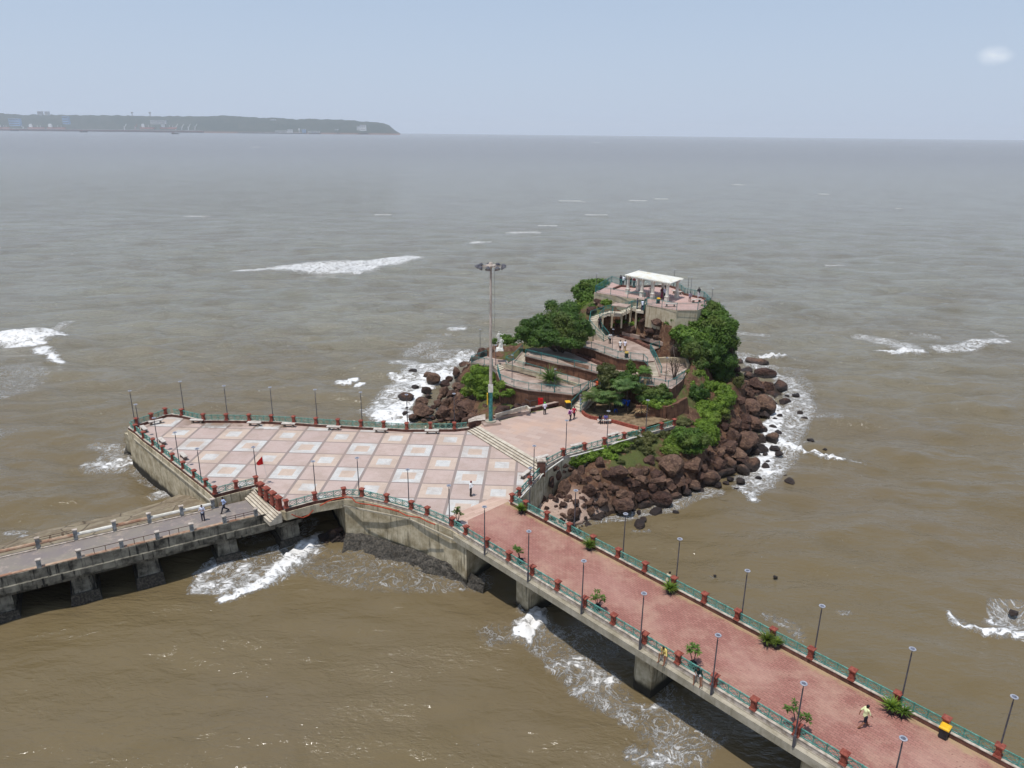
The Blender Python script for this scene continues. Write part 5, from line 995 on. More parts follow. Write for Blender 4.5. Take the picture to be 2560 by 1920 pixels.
for _ in range(40000):
    if cnt>1500: break
    x,y=rg_.uniform(-16,42),rg_.uniform(64,126); z=ground(x,y)
    if z<-.35 or z>3.0 or inpoly(x,y,lowp[0]) or inpoly(x,y,lowp[1]): continue
    s_=rg_.uniform(.10,.34); a_=rg_.uniform(0,6.28); c1,s1_=math.cos(a_),math.sin(a_); q=bv*s_*rg_.uniform(.7,1.3,3); q=np.stack([q[:,0]*c1-q[:,1]*s1_,q[:,0]*s1_+q[:,1]*c1,q[:,2]],1)+np.array([x,y,z+.05]); n0=len(gv); gv+=[tuple(v) for v in q]; gf+=[tuple(i+n0 for i in f) for f in bf]; cnt+=1
mq=MB(); mq.add(gv,gf); oq=mq.build('loose_stones',MT['rock']); tag(oq,'loose small stones filling the gaps between the shore boulders','stones',None,'stuff')
ORD=['nearest','second nearest','third nearest','fourth nearest','fifth nearest','sixth nearest','seventh nearest','eighth nearest','ninth nearest','tenth nearest','eleventh nearest','farthest']
for g_,wh in((GR,'on the right shore of the islet'),(GF,'in the rubble between upper plaza wall and footbridge'),(GL,'on the left shore behind the plaza rail'),(GD,'at the dark waterline in front of the islet')):
    L=sorted(ZR[g_],key=lambda o:-o.scale.x)[:12]; rest=[o for o in ZR[g_] if o not in L]; L.sort(key=lambda o:o.location.y)
    for bo_,q in zip(L,ORD): bo_['label']='%s of the twelve largest boulders %s'%(q,wh)
    for bo_ in rest:
        sz='small' if bo_.scale.x<.62 else 'mid sized'; side='landward' if bo_.location.z>1.4 else 'seaward'
        bo_['label']='%s %s boulder %s'%(sz,side,wh)
print('rocks',NR[0])
# ---------------------------------------------------------------- plants
def leaves(pts,nrm,size,rg,asp=.55):
    n=len(pts); nn_=nrm+rg.normal(0,.55,(n,3)); nn_/=np.linalg.norm(nn_,axis=1)[:,None]+1e-9
    rv=rg.normal(0,1,(n,3)); a=np.cross(nn_,rv); a/=np.linalg.norm(a,axis=1)[:,None]+1e-9; b=np.cross(nn_,a); s=size*rg.uniform(.6,1.25,(n,1))
    v=np.stack([pts-a*s,pts-b*s*asp+nn_*s*.15,pts+a*s,pts+b*s*asp+nn_*s*.15],1).reshape(-1,3); return v
def crownmesh(lobes,size,dens,seed,core=True,sub=9):
    rg=np.random.RandomState(seed); V=[];  vs=[];fs=[]
    for (cx,cy,cz,rx,ry,rz) in lobes:
        subs=[(cx,cy,cz,rx*.86,ry*.86,rz*.86)]
        for _ in range(int(sub*1.6)):
            d=rg.normal(0,1,3); d[2]=abs(d[2])*.9-.25; d/=np.linalg.norm(d); f=rg.uniform(.13,.40); q=rg.uniform(.66,.98)
            subs.append((cx+d[0]*rx*q,cy+d[1]*ry*q,cz+d[2]*rz*q,rx*f,ry*f,rz*f))
        for (x,y,z,a,b,c) in subs:
            area=4*math.pi*((a*b)**1.6/3+(a*c)**1.6/3+(b*c)**1.6/3)**(1/1.6); n=max(8,int(area*dens)); d=rg.normal(0,1,(n,3)); d/=np.linalg.norm(d,axis=1)[:,None]
            d=d[d[:,2]>-.75]; rr_=rg.uniform(.78,1.14,(len(d),1)); P=np.array([x,y,z])+d*np.array([a,b,c])*rr_; V.append(leaves(P,d+np.array([0,0,.5]),size,rg))
        if core:
            for (x,y,z,a,b,c) in subs[:1]+subs[1:]:
                n0=len(vs); N,Mx=8,6
                for i in range(Mx+1):
                    th=math.pi*i/Mx
                    for j_ in range(N): ph=2*math.pi*j_/N; k_=.80+.1*rg.rand(); vs.append((x+a*k_*math.sin(th)*math.cos(ph),y+b*k_*math.sin(th)*math.sin(ph),z+c*k_*math.cos(th)))
                fs+=[(n0+i*N+j_,n0+i*N+(j_+1)%N,n0+(i+1)*N+(j_+1)%N,n0+(i+1)*N+j_) for i in range(Mx) for j_ in range(N)]
    V=np.concatenate(V); n1=len(vs); return vs+[tuple(p) for p in V],fs+[tuple(range(n1+4*i,n1+4*i+4)) for i in range(len(V)//4)]
def crown(name,label,cat,lobes,mat,size,dens,seed,base=None,group=None,core=True,trunk=.16,sub=9):
    """lobes: (crop,x,y,z,rx_px,rz_px[,depth factor])"""
    L=[]
    for q in lobes:
        c,x,y,z,rx,rz=q[:6]; p=W(c,x,y,z) if z else hit(c,x,y); m_=pxm(c,p); p=p if z else p+ray(c,x,y).normalized()*(-.45*rx*m_); rx,rz=(rx,rz) if z else (rx*1.3,rz*1.3); df=q[6] if len(q)>6 else .9; L.append((p.x,p.y,p.z,rx*m_,rx*m_*df,rz*m_))
    if base is None: base=Vector((L[0][0],L[0][1],ground(L[0][0],L[0][1])-.2))
    r=empty(name,base,label,cat,group); vs,fs=crownmesh(L,size,dens,seed,core,sub); me=bpy.data.meshes.new('crown')
    me.from_pydata([(a-base.x,b-base.y,c-base.z) for a,b,c in vs],[],fs); me.materials.append(MT[mat]); o=bpy.data.objects.new('crown',me); COL.objects.link(o); o.parent=r
    if trunk:
        mb=MB()
        for l in L:
            tp=Vector((l[0],l[1],l[2])); mid=base.lerp(tp,.5)+Vector((rnd.uniform(-.2,.2),rnd.uniform(-.2,.2),.2)); mb.tube([base,mid,tp],[trunk,trunk*.75,trunk*.4],7)
        mb.build('trunk',MT['bark'],r,smooth=True)
    return r
crown('broadleaf_tree','largest dark green domed tree, left of the curved stair','tree',[('f',1600,1080,13.8,400,330,.9),('f',1080,1260,12.3,270,220,.9),('f',1850,1230,13.4,210,190),('f',1350,1250,12.7,260,190),('f',1600,1330,12.2,330,140),('f',1750,1400,12.0,240,110),('f',1200,1400,11.4,200,110)],'leafd',.17,34,11,base=Vector((7.5,108.5,8.8)))
crown('shrub','bright green bush behind the white statue','shrub',[('f',720,1370,9.2,130,100),('f',640,1330,8.8,80,60),('f',830,1500,8.9,110,80),('f',500,1390,8,70,60)],'leafm',.13,42,12,trunk=.05)
crown('seagrape_tree','large leaved tree at the left end of the viewing deck','tree',[('f',1990,620,14.2,220,190),('f',2130,500,15.2,170,130),('g',330,350,15.6,120,60),('g',60,480,14.,110,130),('g',150,600,13.2,110,90)],'leafm',.24,17,13,trunk=.12)
crown('shrub','yellow green shrubs below the left end of the deck','shrub',[('g',70,640,None,80,50),('g',400,620,None,60,40),('g',20,700,None,70,60),('g',140,640,None,50,30)],'leafl',.13,40,14,trunk=.04)
crown('broadleaf_tree','glossy light green tree just below the deck, left of its dark neighbour','tree',[('g',1340,880,14.1,170,130),('g',1600,920,13.7,190,150),('g',1480,1060,12.9,190,140),('g',1650,1120,12.3,140,120),('g',1350,1020,13.1,130,90)],'leafg',.24,20,15,base=Vector((27.5,103,11)))
crown('broadleaf_tree','tall dark green tree at the right corner of the deck','tree',[('g',1790,740,15.5,210,130),('g',1900,900,14.3,200,180),('g',1980,1080,12.7,140,150),('g',1760,980,13.5,180,170),('g',2020,960,13.3,90,100)],'leafm',.20,26,16,base=Vector((33,105,9)))
crown('ivy_mass','very dark ivy curtain hanging down the right cliff','ivy',[('g',2000,1350,None,90,150),('g',1500,1330,None,90,70),('g',1760,1060,None,160,120),('g',1800,1200,None,210,170),('g',1880,1380,None,180,170),('g',1700,1330,None,150,170),('g',1920,1540,None,120,130),('g',1960,1200,None,110,130),('g',1560,1230,None,160,110),('g',1430,1180,None,110,80),('g',1620,1420,None,90,90)],'leafd',.15,36,17,trunk=.06)
crown('shrub','round bright bush right of the bare tree, over a dark hollow','shrub',[('i',1760,520,8.4,130,100),('i',1700,620,7.8,80,70),('i',1880,560,8,70,70),('i',1640,640,7.4,50,40)],'leafl',.16,34,18,trunk=.08)
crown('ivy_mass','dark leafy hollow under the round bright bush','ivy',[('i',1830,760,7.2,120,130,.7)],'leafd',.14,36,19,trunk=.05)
crown('creeper','bright green creeper running down the right slope','creeper',[('k',590,600,None,100,90),('k',660,680,None,80,60),('k',560,760,None,110,80),('k',420,790,None,90,70),('k',470,880,None,110,70),('k',640,620,None,70,70),('k',500,540,None,70,60),('k',420,950,None,90,60)],'leafl',.12,48,20,trunk=.03)
crown('shrub','grey green dry bush among the right slope boulders','shrub',[('k',690,660,None,70,70),('k',640,750,None,60,40),('k',780,500,None,50,60),('k',770,420,None,50,40),('k',640,850,None,60,40)],'leafo',.12,38,21,trunk=.03)
crown('shrub','big dense dark bush on the front slope right of the balustrade end','shrub',[('j',1850,420,5.4,170,120),('j',1980,430,5.0,150,110),('j',1780,350,5.9,90,70),('j',1900,520,4.4,120,60)],'leafm',.15,42,22,trunk=.08)
crown('creeper','bright green leafy fringe round the big dark bush','creeper',[('k',500,1080,None,70,120),('k',430,990,None,90,60),('j',1700,470,None,80,60),('j',1690,540,None,80,50),('j',2080,400,None,70,90)],'leafl',.12,46,23,trunk=.03)
crown('creeper','low bright creeper along the outside of the upper plaza wall','creeper',[('j',720,640,None,70,50,.6),('j',830,600,None,90,50,.6),('j',960,550,None,80,50,.6),('j',1080,510,None,90,40,.6),('j',690,690,None,50,30,.6),('j',900,620,None,90,50,.6),('j',1180,470,None,90,40,.6),('j',1020,600,None,80,40,.6),('j',640,660,None,50,40,.6),('j',1060,610,None,50,40,.6)],'leafl',.12,46,24,trunk=.03)
crown('shrub','grass and small shrubs topping a boulder on the front slope','shrub',[('j',1220,500,None,110,60,.7),('j',1350,440,None,110,60,.7),('j',1300,380,None,70,40,.7),('j',1150,660,None,50,20,.7)],'leafo',.11,46,25,trunk=.03)
crown('shrub','green weeds on the front slope by the end of the balustrade','shrub',[('j',1450,420,None,80,60,.7),('j',1640,400,None,60,60,.7),('j',1410,540,None,70,50,.7),('j',1800,230,None,90,30,.7)],'leafo',.11,46,26,trunk=.03)
crown('creeper','broad bright green creeper covering the slope left of the mast','creeper',[('q',350,980,None,180,110,.7),('q',250,1150,None,220,130,.7),('q',480,1200,None,250,130,.7),('q',300,1400,None,250,140,.7),('q',600,1420,None,230,130,.7),('q',780,1500,None,220,110,.7),('q',700,1120,None,90,120,.7),('q',520,950,None,90,70,.7),('q',980,1520,None,150,60,.7),('q',120,1500,None,140,90,.7),('q',860,1330,None,120,90,.7),('q',480,1560,None,200,90,.7),('q',1080,1480,None,100,70,.7),('q',160,1280,None,150,110,.7)],'leafl',.13,44,27,trunk=.03,sub=7)
crown('bushy_tree','olive green bushy tree in the middle, beside the blue basket','tree',[('i',620,450,10.0,110,100),('i',600,580,8.9,110,90),('i',700,520,9.4,100,90),('i',620,660,8.,120,70),('i',540,520,9.2,60,60)],'leafo',.13,44,28,base=Vector((14.5,97.5,5.4)),trunk=.12)
crown('small_tree','slim green tree between the olive tree and the palm with dead fronds','tree',[('i',930,400,10.4,60,80),('i',960,460,9.8,60,50),('i',900,480,9.6,50,50)],'leafm',.14,38,29,base=Vector((18.5,98,7)),trunk=.08)
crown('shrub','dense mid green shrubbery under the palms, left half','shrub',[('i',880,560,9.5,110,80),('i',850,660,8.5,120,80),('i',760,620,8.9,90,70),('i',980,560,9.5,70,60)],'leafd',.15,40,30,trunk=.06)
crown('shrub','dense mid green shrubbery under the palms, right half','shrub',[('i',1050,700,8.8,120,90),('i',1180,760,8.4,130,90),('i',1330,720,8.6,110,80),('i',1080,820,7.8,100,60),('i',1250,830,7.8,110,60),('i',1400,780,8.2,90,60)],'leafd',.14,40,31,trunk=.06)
crown('shrub','bright round shrub behind the dark curved wall','shrub',[('i',1180,880,7.5,100,60),('i',1300,920,7.2,90,50),('i',1420,900,7.4,80,60),('i',1480,860,7.5,60,40)],'leafl',.12,44,32,trunk=.04)
for k_,q in enumerate([('t',640,1210,None,60,40),('t',880,1140,None,120,40),('t',1150,1180,None,110,50),('t',1330,1100,None,80,50),('t',510,700,None,90,60),('t',210,790,None,80,40),('r',1170,580,9.9,50,50),('q',1030,1340,6.4,60,70),('h',1280,760,6.2,40,40),('h',1010,760,6.3,80,30)]):
    crown('small_shrub',['small bush at the foot of the curved stair supports, leftmost','second small bush under the curved stair','third small bush under the curved stair','small bush below the deck wall right of the stair','dark bush under the left part of the deck wall','low weeds on the slope left of the curved stair','small bright plant growing from the promenade wall','small bush at the lamp foot left of the lowest terrace','small bush beside the concrete lamp post below the terrace','leafy creeper over the shrine below the lowest terrace'][k_],'shrub',[q],'leafm' if k_%2 else 'leafl',.12,44,40+k_,trunk=.02,sub=6)
def blades(base,n,L,wd,arch,mat,name='leaves',parent=None,up=.9,seed=1,spread=1.):
    rr=random.Random(seed); mb=MB()
    for i in range(n):
        a=rr.uniform(0,6.28); l=L*rr.uniform(.6,1.1); t0=rr.uniform(.1,1.)*spread; d=Vector((math.cos(a),math.sin(a),0)); sd_=Vector((-d.y,d.x,0)); vs=[]
        for s_ in range(6):
            f=s_/5; out=l*(math.sin(t0)*f+arch*f*f*.5); z=l*(up*math.cos(t0)*f-arch*f*f*.55*(1 if t0>.25 else .3)); w_=wd*(1-.15*f)*math.sin(math.pi*min(.97,.25+.72*f))
            p=Vector(base)+d*out+Vector((0,0,z)); vs+=[p-sd_*w_/2,p+sd_*w_/2]
        mb.add(vs,[(2*s_,2*s_+1,2*s_+3,2*s_+2) for s_ in range(5)])
    return mb.build(name,MT[mat],parent)
r=empty('spiky_plant',W('h',1190,585,8.05),'spiky straw tipped plant in the beige triangular planter','plant'); blades(r.location,150,2.6,.13,.5,'leafp','leaves',r,1,3,1.15); blades(r.location+Vector((0,0,.1)),120,1.5,.14,.9,'leafm','leaves',r,.8,5,1.3)
def palm(p,H,L,label,seed,mat='leafp',nf=20,dead=0,lean=(0,0)):
    rr=random.Random(seed); r=empty('palm_tree',p,label,'palm'); top=Vector((p.x+lean[0],p.y+lean[1],p.z+H)); MB().tube([p,p.lerp(top,.5)+Vector((.1,0,0)),top],[.14,.11,.1],8).build('trunk',MT['bark'],r,smooth=True)
    for grp,(cnt,m_,dr) in (('fronds',(nf,mat,.6)),('dead_fronds',(dead,'dryleaf',1.6))):
        if not cnt: continue
        mb=MB()
        for i in range(cnt):
            a=2*math.pi*i/cnt+rr.uniform(-.2,.2); l=L*rr.uniform(.8,1.1); el=rr.uniform(.2,1.1) if dr<1 else rr.uniform(-.3,.2); d=Vector((math.cos(a),math.sin(a),0)); sd_=Vector((-d.y,d.x,0)); prev=None
            for s_ in range(9):
                f=s_/8; q=top+d*l*f*math.cos(el*(1-f*.3))+Vector((0,0,l*(math.sin(el)*f-dr*.75*f*f)))
                if prev is not None:
                    mb.bar(prev,q,.035,.03)
                    for sg in(-1,1):
                        ll=l*.42*math.sin(math.pi*(.12+.8*f)); tip_=q+sd_*sg*ll+d*ll*.45-Vector((0,0,ll*.35)); mid_=prev.lerp(q,.5)
                        mb.add([prev,q,tip_],[(0,1,2)]); mb.add([prev,mid_,mid_+sd_*sg*ll+d*ll*.3-Vector((0,0,ll*.25))],[(0,1,2)])
                prev=q
        mb.build(grp,MT[m_],r)
    return r
palm(W('i',450,1000,5.6),2.1,2.3,'left one of the two fan leaved palms beside the plaza stairs',1); palm(W('i',640,1010,5.6),2.0,2.3,'right one of the two fan leaved palms beside the plaza stairs',2,nf=24)
palm(W('i',860,1010,5.6),3.6,2.2,'palm with hanging straw fronds above the blue tarpaulin',3,dead=2); palm(W('i',520,840,6.2),1.2,1.6,'low palm behind the fan leaved pair',6,nf=16)
pb=W('i',1160,900,5.6); pt=W('i',1115,455,10.6); palm(pb,5.,1.25,'tall slim palm with a beard of dead straw fronds',4,'leafm',24,dead=14,lean=(pt.x-pb.x,pt.y-pb.y))
# bare tree with a round nest of twigs
bt=W('i',1500,575,8.8); r=empty('bare_tree',bt,'nearly leafless tree in front of the white edged stairs','tree'); mb=MB(); rr=random.Random(9)
for k_ in range(5):
    a=k_*1.26; q=bt+Vector((.35*math.cos(a),.3*math.sin(a),1.2)); mb.tube([bt+Vector((0,0,-.2)),bt+Vector((.15*math.cos(a),.1*math.sin(a),.5)),q,q+Vector((.4*math.cos(a),.2*math.sin(a),1.6))],[.09,.08,.06,.03],6)
    for _ in range(14): s_=q.lerp(q+Vector((.4*math.cos(a),.2*math.sin(a),1.6)),rr.random()); mb.tube([s_,s_+Vector((rr.uniform(-.7,.7),rr.uniform(-.5,.5),rr.uniform(.1,.9)))],.014,4)
mb.build('branches',MT['bark'],r)
cp_=W('i',1490,160,11.4); V=leaves(np.array(cp_)+np.random.RandomState(1).normal(0,1,(500,3))*np.array([.45,.4,.5]),np.random.RandomState(2).normal(0,1,(500,3)),.1,np.random.RandomState(3),.2)
mb=MB(); mb.add([tuple(p) for p in V],[tuple(range(4*i,4*i+4)) for i in range(len(V)//4)]); mb.tube([bt+Vector((0,0,2.5)),cp_],.03,5); tw=plain('grey_twigs',srgb(120,106,98),srgb(84,72,66),.9,3); mb.build('twig_ball',tw,r)
vs,fs=crownmesh([(bt.x-.9,bt.y,bt.z+.9,.6,.5,.5),(bt.x+.8,bt.y+.1,bt.z+1.0,.35,.3,.3)],.06,30,5,False,4); mb=MB(); mb.add(vs,fs); mb.build('sparse_leaves',MT['leafo'],r)
# potted plants on the footbridge
def pot(p,label,kind,seed,two=False):
    r=empty('potted_plant',p,label,'potted plant','strappy potted plants along the right rail' if kind=='strap' else 'leafy potted shrubs along the left rail')
    for k_ in range(2 if two else 1):
        o_p=p+Vector((.62*k_,-.32*k_,0)); MB().lathe(o_p,[(.20,0),(.27,.36),(.30,.36),(.30,.42),(.25,.42),(.24,.36)],14).build('pot',MT['black'],r,smooth=False)
    if kind=='strap':
        for k_ in range(2 if two else 1):
            o_p=p+Vector((.62*k_,-.32*k_,.38)); blades(o_p,80 if k_==0 else 30,.95 if k_==0 else .65,.075,.5,'leafl','leaves',r,1.0,seed+k_,1.0); blades(o_p,60,.8,.08,.5,'leafm','leaves',r,.9,seed+9+k_,1.15)
    else:
        rr=random.Random(seed); mb=MB(); lb=MB()
        for k_ in range(4):
            a=rr.uniform(0,6.28); h=rr.uniform(.7,1.25); q=p+Vector((math.cos(a)*.35,math.sin(a)*.35,.4+h)); mb.tube([p+Vector((0,0,.35)),p.lerp(q,.6)+Vector((0,0,.15)),q],[.03,.022,.015],5)
            nt_=3
            for j_ in range(nt_):
                q2=q+Vector((rr.uniform(-.3,.3),rr.uniform(-.3,.3),rr.uniform(-.15,.3))); mb.tube([q-Vector((0,0,.2)),q2],.012,4)
                for m_ in range(13):
                    b=rr.uniform(0,6.28); l=rr.uniform(.2,.34); d=Vector((math.cos(b),math.sin(b),rr.uniform(-.5,.5))); s_=Vector((-math.sin(b),math.cos(b),0))*.05
                    lb.add([q2,q2+d*l*.5-s_,q2+d*l-Vector((0,0,.04)),q2+d*l*.5+s_],[(0,1,2,3)])
        mb.build('stems',MT['bark'],r); lb.build('leaves',MT['leafm'],r)
    return r
pot(W('e',608,525,ZP+.02),'strappy potted plant nearest the plaza on the right rail','strap',1); pot(W('l',988,318,ZP+.02),'second strappy potted plant from the plaza on the right rail','strap',2)
pot(W('l',1845,780,ZP+.02),'third strappy potted plant from the plaza on the right rail','strap',3); pot(W('m',1340,905,ZP+.02),'fourth strappy plant from the plaza, two pots side by side','strap',4,True); pot(W('n',790,1075,ZP+.02),'fifth strappy plant from the plaza, near the walking man','strap',5,True)
for q,s_,l_ in((BR(-2.2,.75,ZP),11,'nearly bare potted shrub at the plaza end of the left rail'),(BR(6.6,.75,ZP),12,'thin forked potted shrub near the second left rail lamp post'),(BR(15.6,.75,ZP),13,'round leafy potted shrub on the left rail above the second bridge pier'),(BR(24.6,.75,ZP),14,'spreading potted shrub beside the seated man in dark green'),(BR(32.4,.75,ZP),15,'potted shrub at the lower end of the left rail')):
    pot(q,l_,'bush',s_)
# ---------------------------------------------------------------- lamp posts
def mklamp(name,pm_,h=4.8,s=1.):
    r=empty(name,(0,0,0),'x','lamp post'); mb=MB(); mb.lathe((0,0,0),[(.09*s,0),(.09*s,.9),(.052*s,.98),(.042*s,h-.35),(.026*s,h-.3),(.026*s,h)],10); mb.build('pole',MT[pm_],r,local=True)
    mb=MB(); N=20; prof=[(.13*s,h+.02),(.21*s,h+.0),(.225*s,h+.03),(.21*s,h+.06),(.13*s,h+.05)]; mb.lathe((0,0,0),prof,N,cap=False); mb.f+=[((4)*N+j_,(4)*N+(j_+1)%N,(j_+1)%N,j_) for j_ in range(N)]; mb.build('ring',MT['ring'],r,local=True,smooth=True)
    MB().lathe((0,0,0),[(.135*s,h+.0),(.135*s,h+.045),(.03,h+.06)],N).build('lens',MT['lens'],r,local=True)
    return r
lampP=mklamp('lamp_post','pole'); used=[False]
def lamp(p,label,group):
    p=Vector(p)
    if not used[0]: used[0]=True; lampP.location=p; lampP['label']=label; lampP['group']=group; return
    dup(lampP,p,0,label,group)
HL=4.8; zb=ZP-.25
ordn=['first','second','third','fourth','fifth','sixth','seventh','eighth','ninth']
for k_,(c,x,y) in enumerate([('a',188,160),('a',722,62),('a',1190,107),('a',1680,122),('a',2157,147),('d',515,175),('d',1005,200),('d',1510,190)]):
    p=W(c,x,y,ZP+.0+HL-.2); p.z=ZP-.2; lamp(p,'%s lamp post from the left along the back of the tiled plaza'%ordn[k_],'lamp posts along the back of the plaza')
for k_,(c,x,y) in enumerate([('a',250,305),('a',445,448),('a',668,602),('a',905,775)]):
    p=W(c,x,y,ZP+HL-.5); p.z=ZP-.5; lamp(p,'%s lamp post from the sea on the outside of the left wall'%ordn[k_],'lamp posts on the left wall')
for k_,(c,x,y,l_) in enumerate([('a',1503,758,'lamp post at the left end of the red pillars by the old pier'),('a',2138,910,'lamp post over the dark opening, left of the plaza corner'),('c',1755,22,'lamp post just right of the plaza corner'),('d',1017,997,'second lamp post right of the plaza corner'),('d',1455,1168,'lamp post where the orange hose ends, at the start of the footbridge')]):
    p=W(c,x,y,ZP+HL-.3); p.z=ZP-.3; lamp(p,l_,'lamp posts along the front of the plaza')
for k_,(c,x,y) in enumerate([('e',218,445),('e',690,705),('e',1275,1020),('l',1575,770),('m',833,788),('m',1745,1300),('n',932,1330)]):
    p=W(c,x,y,4.95+HL+.1); p.z=4.93; lamp(p,'%s lamp post from the plaza on the left side of the footbridge'%ordn[k_],'lamp posts on the left side of the footbridge')
for k_,(c,x,y) in enumerate([('e',1190,272),('e',1720,520),('l',1957,192),('m',1145,103),('m',1940,478),('n',1030,380),('n',2113,890)]):
    p=W(c,x,y,4.95+HL+.1); p.z=4.93; lamp(p,'%s lamp post from the plaza on the right side of the footbridge'%ordn[k_],'lamp posts on the right side of the footbridge')
for k_,(c,x,y,z,l_) in enumerate([('j',195,725,0,'lamp post at the foot of the short sloping balustrade'),('j',237,490,0,'lamp post beside the right end of the plaza steps'),('j',583,220,.5,'left lamp post on the upper plaza balustrade'),('j',1027,120,.5,'middle lamp post on the upper plaza balustrade'),('j',1445,5,.5,'right lamp post on the upper plaza balustrade')]):
    p=W(c,x,y,ZP+HL-.3+z); p.z=ZP-.3+z; lamp(p,l_,'lamp posts along the upper plaza wall')
isl=[('q',370,35,'thin lamp post behind the left landing rail'),('q',722,400,'lamp post with a white notice on the left landing'),('q',1130,630,'lamp post on a block below the lowest terrace'),('h',1252,437,'lamp post on a concrete pillar in front of the lowest terrace'),('r',1600,35,'lamp post rising past the promenade rail near the walkers'),('r',925,255,'shaded lamp post under the right side of the big tree'),('i',1410,290,'lamp post in front of the bare tree')]
for c,x,y,l_ in isl:
    base={370:('q',372,560,6.9),722:('q',730,930,8.0),1130:('q',1105,1370,6.9),1252:('h',1245,748,7.2),1600:('r',1555,760,8.9),925:('r',918,560,9.6),1410:('i',1388,605,8.8)}[x]
    b=W(*base); lo=b.copy(); t_r=ray(c,x,y); s_=(b.y-0)/t_r.y; topz=CAMZ+t_r.z*s_; sc=max(.5,(topz-b.z)/HL); o=dup(lampP,b,0,l_,'lamp posts on the islet',(.8,.8,sc))
MB_=MB().frus(W('h',1235,890,5.6),(.8,.7),(.7,.6),1.7); tag(MB_.build('lamp_pillar',MT['beige'],org=W('h',1235,890,5.6)),'squat concrete pillar carrying a lamp post beside the shrine','pillar')
b=W('q',1105,1470,6.1); tag(MB().frus(b,(.75,.6),(.65,.55),.9).build('lamp_block',MT['conc'],org=b),'grey concrete block under a lamp post left of the shrine','block')
for c,x,y0,y1,l_ in [('g',265,230,478,'teal lamp post at the left corner of the viewing deck'),('g',1287,178,400,'lamp post behind the pergola roof'),('g',1470,275,510,'left of two close lamp posts behind the deck corner'),('g',1510,278,505,'right of two close lamp posts behind the deck corner'),('g',1785,425,640,'lamp post at the right tip of the viewing deck'),('g',955,380,560,'slim lamp post in front of the pergola'),('g',830,178,405,'lamp post just showing over the pergola roof, left')]:
    b=W(c,x-3,y1,16.4); tr_=ray(c,x,y0); s_=b.y/tr_.y; tzp=CAMZ+tr_.z*s_; dup(lampP,b,0,l_,'slim lamp posts on the viewing deck',(.75,.75,(tzp-16.4)/HL))
# ---------------------------------------------------------------- high mast
mp_=W('d',1900,505,ZU); r=empty('high_mast',mp_,'tall pale floodlight mast with teal foot between the two plazas','light mast')
Hm=20.6
MB().lathe(mp_,[(.24,.25),(.19,8),(.13,Hm-.6),(.13,Hm)],14).build('mast_shaft',MT['mast'],r,smooth=False); MB().lathe(mp_,[(.26,.26),(.235,4.3),(.22,4.3)],14).build('teal_foot',MT['teal2'],r)
MB().frus(mp_,(2.3,1.8),(2.2,1.7),.28,.35).build('plinth',MT['path'],r); MB().lathe(mp_,[(.7,.28),(.7,.42),(.38,.42)],18).build('base_ring',MT['conc'],r)
MB().box(mp_+Vector((0,-.36,4.9)),(.62,.05,1.1)).build('notice',MT['white'],r); MB().box(mp_+Vector((-.42,-.1,3.4)),(.1,.3,1.5)).build('yellow_tag',MT['yellow'],r)
top=mp_+Vector((0,0,Hm)); MB().lathe(top,[(.55,-.42),(.6,-.38),(.6,-.22),(.3,-.2),(.2,.1)],12).build('head_frame',MT['mast'],r); MB().tube([top+Vector((.45,0,-.4)),top+Vector((.5,0,-6)),mp_+Vector((.3,0,9))],.015,4).build('cable',MT['pole'],r)
for k_ in range(9):
    a=2*math.pi*k_/9+.35; d=Vector((math.cos(a),math.sin(a),0)); q=top+d*1.6+Vector((0,0,-.45)); o=MB().bar(top+d*.6+Vector((0,0,-.35)),q,.07,.07).build('arm',MT['mast'],r)
    mb=MB(); sdv=Vector((-d.y,d.x,0)); ax_=(d*.55-Vector((0,0,.8))).normalized(); u_=sdv; v_=ax_.cross(u_)
    c0=q; rings=[(.12,-.28),(.2,-.2),(.33,.05),(.34,.12)]; vs=[]
    for rr_,zz in rings: vs+=[c0+ax_*zz+(u_*math.cos(t_)+v_*math.sin(t_))*rr_ for t_ in[2*math.pi*j_/12 for j_ in range(12)]]
    mb.add(vs,[(i*12+j_,i*12+(j_+1)%12,(i+1)*12+(j_+1)%12,(i+1)*12+j_) for i in range(3) for j_ in range(12)]+[tuple(range(12)),tuple(range(36,48))]); fl=mb.build('floodlight',MT['pole'],r)
    c1=c0+ax_*.125; MB().add([c1+(u_*math.cos(t_)+v_*math.sin(t_))*.24 for t_ in[2*math.pi*j_/12 for j_ in range(12)]],[tuple(range(12))]).build('glass',MT['ring'],fl)
# ---------------------------------------------------------------- benches
def mkbench():
    r=empty('bench',(0,0,0),'x','bench'); MB().box((0,0,.46),(1.75,.5,.09)).build('seat',MT['bench'],r,local=True)
    for sx in(-.55,.55): MB().frus((sx,0,0),(.2,.42),(.14,.36),.415).build('leg',MT['benchleg'],r,local=True)
    return r
bp_=mkbench(); bu=[False]
def bench(p,rz,label,group='stone benches on the plaza'):
    if not bu[0]: bu[0]=True; bp_.location=p; bp_.rotation_euler=(0,0,rz); bp_['label']=label; bp_['group']=group; return
    dup(bp_,p,rz,label,group)
for c,x,y,rz,l_ in [('a',470,510,.66,'bench at the far left corner under the short seaward rail'),('a',342,585,-.85,'bench nearest the left tip along the left wall'),('a',535,715,-.85,'middle bench along the left wall of the plaza'),('a',762,875,-.85,'bench along the left wall nearest the old pier'),('a',905,500,-.05,'bench by the damp patch at the back of the plaza'),('a',1515,528,-.05,'second bench from the left along the back rail'),('a',1880,540,-.05,'third bench from the left along the back rail'),('d',232,573,-.05,'fourth bench from the left along the back rail'),('d',730,600,-.05,'fifth bench from the left along the back rail'),('d',1275,613,.02,'last bench along the back rail, nearest the steps'),('e',652,135,1.0,'bench tucked beside the short sloping balustrade')]:
    bench(W(c,x,y,ZP+.01),rz,l_)
